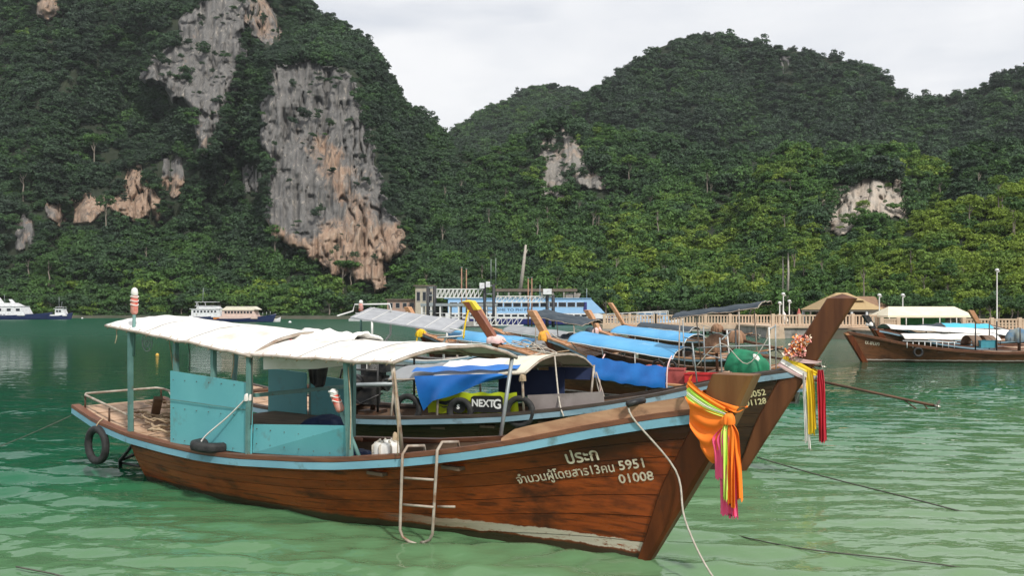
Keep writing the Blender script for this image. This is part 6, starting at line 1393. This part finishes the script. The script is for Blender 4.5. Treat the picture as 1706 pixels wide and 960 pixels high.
rw = thing('sea_wall', 'low tan shore wall behind the boats at the right', 'wall', (qx(1470,70),70,0)); Lw2 = qx(1760,70)-qx(1470,70)
MB().box((Lw2/2,5,0.1),(Lw2,10,1.3)).build('wall', M_CONC, rw); MB().box((Lw2/2,4.9,0.8),(Lw2+0.3,10.2,0.12)).build('coping', M_TANCONC, rw)
railing('pale railing on the shore wall at the right edge', (qx(1610,70),70.4,0.86), (qx(1750,70),70.4,0.86), 0.95, 24, 0, 1)
railing('pale railing on the shore wall left of the cream tent', (qx(1472,70),70.4,0.86), (qx(1500,70),70.4,0.86), 0.95, 8, 0, 1)
# kiosk
Yk = 98.0
ks = thing('kiosk', 'tan hip-roofed kiosk with white posts on the sea wall', 'building', (qx(1402,Yk),Yk,1.08)); wk = (qx(1456,Yk)-qx(1350,Yk))
M_TANROOF = mat('tan_roof_tiles', (0.42,0.30,0.15), 0.85, (0.34,0.24,0.12), 3, (1,1,5)); M_RUSTROOF = mat('brown_side_roof', (0.26,0.15,0.09), 0.85, (0.2,0.12,0.07), 3)
def hip(w, d, z0, z1, top, m, name, root, off=(0,0)):
    ox, oy = off; vs = [(-w/2+ox,-d/2+oy,z0),(w/2+ox,-d/2+oy,z0),(w/2+ox,d/2+oy,z0),(-w/2+ox,d/2+oy,z0),(-w*top/2+ox,-d*0.04+oy,z1),(w*top/2+ox,-d*0.04+oy,z1),(w*top/2+ox,d*0.04+oy,z1),(-w*top/2+ox,d*0.04+oy,z1)]
    return MB().add([Vector(v) for v in vs], [(3,2,1,0),(4,5,6,7),(0,1,5,4),(1,2,6,5),(2,3,7,6),(3,0,4,7)]).build(name, m, root)
hip(wk, 6.5, 1.45, 2.9, 0.42, M_TANROOF, 'roof', ks); hip(wk*0.55, 3.6, 2.45, 3.35, 0.3, M_TANROOF, 'upper_roof', ks)
MB().box((0,0,1.33),(wk*0.96,6.1,0.2)).build('eave_beam', M_BEIGE, ks)
for k in range(5):
    for yy in (-2.9,2.9): MB().box((-wk*0.46+wk*0.92*k/4,yy,0.61),(0.24,0.24,1.22)).build('post', M_WHULL, ks)
MB().box((0.4,1.0,0.6),(wk*0.7,3,1.2)).build('inner_room', mat('dark_room', (0.10,0.07,0.06), 0.9), ks)
ks2 = thing('shed', 'brown-roofed shed beside the kiosk, half behind the tall prow', 'building', (qx(1437,104),104,1.0)); hip(5.2, 5, 1.6, 3.1, 0.5, M_RUSTROOF, 'roof', ks2); MB().box((0,0,0.8),(4.4,4.2,1.6)).build('wall', M_BEIGE, ks2)
# tent
Yt = 77.0
tn = thing('marquee_tent', 'long cream marquee tent with a green back wall', 'tent', (qx(1534,Yt),Yt,0.86)); wt = qx(1605,Yt)-qx(1463,Yt)
ze, zr_ = qz(526,Yt)-0.86, qz(511,Yt)-0.86; M_TENT = mat('cream_tent_cloth', (0.74,0.68,0.52), 0.7, (0.68,0.61,0.46), 1.5)
MB().add([Vector(v) for v in ((-wt/2,-2,ze),(wt/2,-2,ze),(wt/2,2,ze),(-wt/2,2,ze),(-wt/2+0.9,0,zr_),(wt/2-0.8,0,zr_),(-wt/2,-2,ze-0.16),(wt/2,-2,ze-0.16),(wt/2,2,ze-0.16),(-wt/2,2,ze-0.16))],
    [(0,1,5,4),(1,2,5),(2,3,4,5),(3,0,4),(6,7,1,0),(7,8,2,1),(8,9,3,2),(9,6,0,3)]).build('tent_roof', M_TENT, tn)
M_GREENW = mat('green_tent_wall', (0.03,0.26,0.09), 0.7, (0.025,0.21,0.075), 2)
for k in range(5): MB().box((-wt/2+1.75+1.14*k,1.9,(ze-0.16)/2),(1.12,0.04,ze-0.18)).build('wall_panel', M_GREENW, tn)
for k in range(6):
    for yy in (-1.95,1.95): MB().tube([(-wt/2+0.15+(wt-0.3)*k/5,yy,0),(-wt/2+0.15+(wt-0.3)*k/5,yy,ze-0.1)], 0.04, 6).build('tent_pole', M_WHITEPIPE, tn)
# lamps, umbrellas
def lamp(px, Y, pytop, z0, label):
    t = thing('street_lamp', label, 'street lamp', (qx(px,Y),Y,z0)); h = qz(pytop,Y)-z0
    MB().lathe((0,0,0),[(0.10,0),(0.08,0.3),(0.06,0.35),(0.05,h-0.25)],8).build('post', M_WHITEPIPE, t); MB().lathe((0,0,h-0.25),[(0.05,0),(0.17,0.08),(0.17,0.22),(0.05,0.28),(0,0.28)],10).build('lamp_head', M_WHULL, t); MB().bar((0,0,h-0.35),(0.25,0,h-0.2),0.05).build('arm', M_WHITEPIPE, t)
lamp(1305, 84, 488, 1.08, 'taller white lamp post left of the kiosk'); lamp(1315, 85, 500, 1.08, 'shorter white lamp post left of the kiosk'); lamp(1465, 82, 490, 0.86, 'white lamp post at the left end of the cream tent'); lamp(1504, 83, 490, 0.86, 'thin white lamp post behind the cream tent'); lamp(1661, 80, 448, 0.86, 'tall grey lamp post near the right edge'); lamp(1299, 87, 503, 1.08, 'lowest lamp post, leftmost of three by the pier end')
def parasol(px, Y, pyt, m, lab, lean=0.0):
    t = thing('parasol', lab, 'parasol', (qx(px,Y),Y,1.08)); h = qz(pyt,Y)-1.08; t.rotation_euler = (0,lean,0)
    MB().tube([(0,0,0),(0,0,h)], 0.03, 6).build('pole', M_WHITEPIPE, t); MB().lathe((0,0,0.35),[(0.20,0),(0.24,0.12),(0.18,h*0.45),(0.05,h-0.4),(0,h-0.33)],9).build('canopy', m, t)
parasol(1311, 80, 517, M_WHITECLOTH, 'closed white parasol leaning by the lamp posts', -0.25); parasol(1331, 82, 514, mat('faded_red_cloth', (0.45,0.12,0.10), 0.8), 'closed faded red parasol left of the kiosk'); parasol(1367, 84, 514, M_WHITECLOTH, 'closed white parasol in front of the kiosk')
for px, Y, r, m, lab in ((85,222,0.42,M_WHULL,'white round buoy below the small work boat'),(137,235,0.30,M_WHULL,'smaller white buoy right of the small work boat'),(181,248,0.25,M_WHULL,'tiny white buoy near the far left shore'),(483,165,0.33,M_WHULL,'white float right of the pink cabin boat'),(262,49,0.10,mat('yellow_buoy', (0.75,0.42,0.05), 0.5),'small yellow buoy floating left of the teal cabin')):
    t = thing('buoy', lab, 'buoy', (qx(px,Y),Y,0)); MB().lathe((0,0,0),[(0,-r),(r*0.7,-r*0.7),(r,0),(r*0.7,r*0.7),(r*0.2,r),(0,r)],10).build('float', m, t); MB().tube([(0,0,r*0.95),(0,0,r*1.25)], r*0.12, 6).build('ring', M_GALV, t)

# ------------------------------------------------------------ more boats and clutter by the pier
boatL, HL = small_boat('long-tail boat with a peach prow showing above the raised dark awning', (14.0,58.0), ang(-0.8,0.6), 6.6, (1.9,5.9), (1.2,1.5), M_AWN, (0.3,1.2), M_BROWNTARP, prow=3.05)
boatM, HM = small_boat('long-tail boat with a grey tarpaulin canopy left of the long blue canopies', (4.6,46.0), ang(-0.75,0.66), 7.0, (1.9,6.0), (1.15,1.5), M_GREYTARP, (0.4,1.2), M_AWN, prow=2.75)
boatN, HN = longtail('longtail_boat', 'low brown boat with white rails behind the long brown boat at the right edge', (41.5, 52.0), ang(-1,0.03), 7.6,
    dict(hull=M_HULL4, rail=M_WHITEPIPE, prow=2.2, fdmat=M_PEACH, foredeck=0.5, prowmat=M_PEACH, canopies=[dict(x=(1.6,4.6), hw=0.9, z=(1.5,1.6), crown=(0.2,0.2), mat=M_SKYTARP, hoops=3, seed=4, posts=[(x,s_) for x in (1.8,4.4) for s_ in (-1,1)])]))
c = thing('passenger_boat', 'white and blue passenger boat moored behind the slatted railing', 'boat', atw(1052,106), 0.02)
boat_hull(6.4, 2.6, 0.9, None, 0.5).build('hull', M_WHULL, c, False); cabin(c, 0.8, 4.6, 2.1, 1.0, 2.1, 0.1, 0.6, M_FBLUE, (1.4,2.3,3.2), 1.65, 0.45, 0.6, roofm=M_WHULL)
gw = thing('gangway', 'sloping grey hand-railed gangway by the bow of the blue ferry', 'gangway', (qx(1012,96),96,1.0)); Lg_ = qx(1112,96)-qx(1012,96)
MB().bar((0,0,0.1),(Lg_,0,0.35),0.9,0.08).build('walkway', M_GALV, gw)
for yy in (-0.45,0.45):
    for z_ in (0.55,1.05): MB().bar((0,yy,0.1+z_*0.9),(Lg_,yy,0.35+z_),0.06).build('hand_rail', M_WHITEPIPE, gw)
    for k in range(9): MB().bar((Lg_*k/8,yy,0.1+0.03*k),(Lg_*k/8,yy,1.06+0.04*k),0.05).build('rail_post', M_WHITEPIPE, gw)
for k, (x, y, z0_, z1_) in enumerate(((0.6,-0.6,0.5,2.1),(0.6,0.7,0.5,2.2),(1.9,0.75,0.5,1.9),(1.9,-0.7,0.5,1.9),(2.6,0.8,0.5,1.75))): MB().tube([(x,y,z0_),(x+0.03*k,y,z1_)], 0.022, 6).build('frame_post', M_WHITEPIPE if k % 2 else M_GALV, boatC)
MB().tube([(0.6,0.7,1.7),(1.9,0.75,1.65),(2.6,0.8,1.6)], 0.018, 6).tube([(0.6,0.7,2.15),(0.6,-0.6,2.05)], 0.018, 6).tube([(1.9,0.75,1.85),(1.9,-0.7,1.85)], 0.018, 6).build('frame_bar', M_GALV, boatC)
rope('rope', 'white rope slung between the stern posts of the brown boat', [lC(0.6,0.7,2.0), lC(1.2,0.9,1.2), lC(1.9,0.85,1.75), lC(2.6,0.9,1.1)], 0.014, M_ROPE)
rope('rope', 'pale mooring rope running from the red crate boat to the second boat', [lC(1.0,0.8,0.6), lC(0.6,2.4,0.7), lC(0.2,4.2,0.9)], 0.014, M_ROPE)
for k, (x, y) in enumerate(((0.3,-0.5),(0.9,0.6),(1.6,0.6))): MB().tube([(x,y,0.5),(x,y,1.9+0.2*k)], 0.02, 6).build('frame_post', M_GALV, boatD)
for (bt, hh, nm) in ((boatF,HF,'the orange prow'),(boatD,HD,'the bright blue canopy boat'),(boatC,HC,'the yellow-capped prow')):
    x = hh.Lg; zg_ = hh.zg(x)
    rope('rope', 'pale mooring ropes heaped on the foredeck behind the prow cloth of '+nm.replace('the ','') if False else 'pale rope trailing over the foredeck of '+nm, [loc2w(bt,(x-0.3,0.1,zg_+0.25)), loc2w(bt,(x-0.9,0.3,zg_+0.05)), loc2w(bt,(x-1.6,-0.2,zg_-0.05)), loc2w(bt,(x-2.2,0.35,zg_-0.12)), loc2w(bt,(x-1.4,0.5,zg_+0.02))], 0.022, M_ROPE)

gq = np.random.default_rng(31)
for k in range(5):
    xs_ = [HC.Lg-0.5-0.45*j-0.2*gq.random() for j in range(5)]
    rope('rope', ('white rope looped loosely over the foredeck behind the yellow-capped prow','pale rope coil nearest the yellow-capped prow','tan rope lying along the foredeck edge of the brown boat','white rope hanging over the far side of the foredeck','pale tangled rope end by the low canopy front')[k], [lC(x_, float(gq.uniform(-0.35,0.45)), HC.zg(x_)+0.10+float(gq.uniform(0,0.28))) for x_ in xs_], 0.016, M_ROPE if k != 2 else M_OLDROPE)

# ------------------------------------------------------------ single trees near the shore
def trunk_mesh(h, r, seed):
    g = np.random.default_rng(seed); pts = [Vector((0,0,-0.4))]
    for k in range(1, 6): pts.append(Vector((g.normal()*0.02*h, g.normal()*0.02*h, h*k/5)))
    mb = MB().tube(pts, [r*1.3, r, r*0.9, r*0.8, r*0.7, r*0.5], 8)
    for k in range(5):
        a = g.uniform(0, 6.28); z = h*g.uniform(0.6, 0.98); mb.tube([(0,0,z), (math.cos(a)*h*0.14, math.sin(a)*h*0.14, z+h*0.10), (math.cos(a)*h*0.26, math.sin(a)*h*0.26, z+h*0.24)], [r*0.5, r*0.35, r*0.12], 6)
    return mb
tm = [trunk_mesh(3.2, 0.16, k) for k in range(3)]; TR = []
for k in range(3):
    o = tm[k].build('trunk', M_BARK); TR.append(o.data); bpy.data.objects.remove(o)
def tree(name, label, group, x, y, z, s, var, tint, th=1.0, cs=(1,1,1)):
    t = thing(name, label, 'tree', (x, y, z), random.uniform(0, 6.28), group)
    a = bpy.data.objects.new('trunk', TR[var % 3]); COL.objects.link(a); a.parent = t; a.scale = (s*0.4, s*0.4, s*0.39*th)
    b = bpy.data.objects.new('crown', CROWNS[var]); COL.objects.link(b); b.parent = t; b.location = (0, 0, s*(1.25*th+0.35)); b.scale = (s*cs[0], s*cs[1], s*cs[2]); b['tint'] = tint
    return t
g = np.random.default_rng(77)
SHAPES = ['round-topped','upright','flat-topped','tall narrow','loose broad','spreading']
used_labels = {}
def where(px, marks):
    return min(marks, key=lambda m: abs(m[0]-px))[1]
MARK_LEFT = [(20,'behind the white cabin cruiser'),(100,'behind the small grey work boat'),(165,'right of the small grey work boat'),(217,'behind the upright float pole'),(280,'left of the white passenger boat'),(350,'behind the white passenger boat'),(415,'behind the pink cabin boat'),(500,'right of the pink cabin boat'),(560,'left of the white speedboats'),(615,'behind the white speedboats')]
MARK_PIER = [(700,'behind the low pinkish house'),(770,'behind the upper gangway'),(840,'behind the antenna rods'),(900,'behind the waiting hall'),(980,'behind the bow of the blue ferry')]
MARK_CONC = [(1020,'behind the left end of the concrete pier'),(1090,'behind the slatted railing'),(1190,'behind the raised dark awning'),(1270,'left of the lamp posts'),(1310,'behind the lamp posts'),(1350,'left of the kiosk')]
MARK_TENT = [(1450,'right of the kiosk'),(1500,'behind the left half of the cream tent'),(1570,'behind the right half of the cream tent'),(1625,'right of the cream tent'),(1661,'behind the tall lamp post'),(1700,'at the right edge')]
def row(n, px0, px1, Yf_, smin, smax, t0, t1, marks, group, z=0.9):
    for k in range(n):
        px = px0+(px1-px0)*(k+g.uniform(0.1, 0.9))/n; Y = Yf_(px)+g.uniform(0, 7); s = g.uniform(smin, smax); v_ = int(g.integers(0, 6)); ti = float(g.uniform(t0, t1)); q = (s-smin)/(smax-smin); w = (ti-t0)/(t1-t0)
        label = '%s %s %s tree %s' % ('large' if q > 0.66 else 'medium' if q > 0.33 else 'small', 'yellowish-green' if w > 0.66 else 'mid-green' if w > 0.33 else 'dark green', SHAPES[v_], where(px, marks))
        if label in used_labels: label += ', right one'
        used_labels[label] = 1
        tree('broadleaf_tree', label, group, (px-CX)/F*Y, Y, z, s, v_, ti, g.uniform(0.55, 1.0), (g.uniform(0.9,1.2), g.uniform(0.9,1.2), g.uniform(0.85,1.2)))
row(30, -20, 640, lambda p: np.interp(p, [-20,0,300,640], [256,255,246,232]), 2.3, 3.6, 0.25, 0.6, MARK_LEFT, 'trees on the waterline below the left cliff', 0.3)
row(16, 700, 1000, lambda p: np.interp(p, [700,1000], [212,180]), 2.4, 3.6, 0.25, 0.6, MARK_PIER, 'trees behind the ferry pier')
row(16, 1000, 1360, lambda p: np.interp(p, [1000,1360], [150,112]), 1.6, 2.6, 0.3, 0.65, MARK_CONC, 'trees behind the concrete pier', 1.1)
row(18, 1440, 1720, lambda p: np.interp(p, [1440,1720], [104,90]), 1.1, 1.8, 0.35, 0.7, MARK_TENT, 'trees behind the cream tent', 1.1)
def bare_trunk(pxa, pya, pxb, pyb, Y, r, label, crown=None):
    a, b = W(pxa, pya, Y), W(pxb, pyb, Y); t = thing('tall_tree', label, 'tree', a); MB().tube([(0,0,-1), (b-a)*0.5+Vector((0.1,0,0)), b-a], [r*1.2, r, r*0.6], 8).build('trunk', mat('pale_trunk', (0.42,0.38,0.33), 0.9, (0.32,0.29,0.25), 3), t)
    if crown:
        o = bpy.data.objects.new('crown', CROWNS[5]); COL.objects.link(o); o.parent = t; o.location = b-a; o.scale = (crown, crown, crown*0.8); o['tint'] = 0.35
    else: MB().tube([(b-a)*0.7, (b-a)*0.85+Vector((0.5,0,0.4))], [r*0.5, r*0.2], 6).build('branch', MATS['pale_trunk'], t)
bare_trunk(866, 482, 876, 408, 178, 0.34, 'bare pale dead trunk leaning above the ferry'); bare_trunk(1312, 490, 1313, 420, 138, 0.16, 'tall thin tree, right one of two near the lamp posts', 1.5); bare_trunk(1304, 488, 1304, 424, 139, 0.13, 'tall thin tree, left one of two near the lamp posts', 1.4)
# tall trees standing out of the jungle
EM = [(60,'above the white cabin cruiser'),(240,'above the upright float pole'),(400,'above the pink cabin boat'),(560,'below the tallest rock face'),(700,'right of the tallest rock face'),(800,'above the ferry pier'),(900,'above the blue ferry'),(1000,'below the grey rock face'),(1100,'above the concrete pier'),(1220,'above the raised dark awning'),(1330,'left of the pale rock face'),(1440,'below the pale rock face'),(1560,'above the cream tent'),(1670,'near the right edge')]
gE = np.random.default_rng(19)
for h_, n_, sz, t0_, t1_, ta, tb in ((hill_left,26,2.7,0.04,0.42,0.15,0.65),(hill_mid,34,2.4,0.05,0.75,0.3,0.8),(hill_knoll,16,1.9,0.1,0.8,0.45,0.9),(hill_bright,16,1.5,0.1,0.85,0.5,1.0)):
    k = 0
    while k < n_:
        px = float(gE.uniform(max(h_.x0, 0), min(h_.x1, 1700))); t_ = float(gE.uniform(t0_, t1_)); X, Y, Z, py = [float(q_) for q_ in h_.pos(np.array([px]), np.array([t_]))] if False else [float(q_[0]) for q_ in h_.pos(np.array([px]), np.array([t_]))]
        k += 1
        if rock_d(np.array([px]), np.array([py]))[0] > -14 or rock_d(np.array([px]), np.array([py-16]))[0] > -6: continue
        s_ = sz*float(gE.uniform(0.75, 1.35)); v_ = int(gE.choice([0,2,5,3,1])); ti = float(gE.uniform(ta, tb))
        lb_ = '%s %s tall tree %s, %s on the slope' % ('yellowish-green' if ti > 0.6 else 'mid-green' if ti > 0.35 else 'dark green', SHAPES[v_], where(px, EM), 'high' if t_ > t0_+0.66*(t1_-t0_) else 'halfway up' if t_ > t0_+0.33*(t1_-t0_) else 'low')
        if lb_ in used_labels: lb_ += ', right one'
        if lb_ in used_labels: continue
        used_labels[lb_] = 1
        tree('tall_tree', lb_, 'tall trees standing out of the jungle', X, Y, Z, s_, v_, ti, float(gE.uniform(1.5, 2.3)), (1.0, 1.0, float(gE.uniform(0.7, 1.0))))

# low shore bushes at the water's edge
P = []; n = 700
px = g.uniform(-60, 1000, n); Y = np.interp(px, [-60,0,300,600,760,860,1000], [262,256,247,235,217,208,190])-0.5+g.uniform(0, 4, n); s = g.uniform(0.8, 1.9, n)
P = np.stack([(px-CX)/F*Y, Y, 0.2+s*0.3], -1)
scatter('shore_bushes', 'dark green bushes crowding the far waterline', P, np.stack([s, s, s*0.8], -1), np.stack([0*s, 0*s, g.uniform(0, 6.28, n)], -1), g.integers(0, 6, n), g.uniform(0.15, 0.55, n))

# ------------------------------------------------------------ thin sea haze over the bay
m = bpy.data.materials.new('haze'); m.use_nodes = True; t = m.node_tree
t.nodes.remove(t.nodes['Principled BSDF']); vp = t.nodes.new('ShaderNodeVolumePrincipled')
vp.inputs['Density'].default_value = 0.00011; vp.inputs['Color'].default_value = (0.86, 0.91, 0.96, 1); vp.inputs['Anisotropy'].default_value = 0.2
t.links.new(vp.outputs['Volume'], t.nodes['Material Output'].inputs['Volume'])
hz = MB().box((0, 1400, 149.5), (7400, 3400, 303)).build('haze', m); tag(hz, 'thin pale sea haze hanging over the whole bay', kind='stuff')
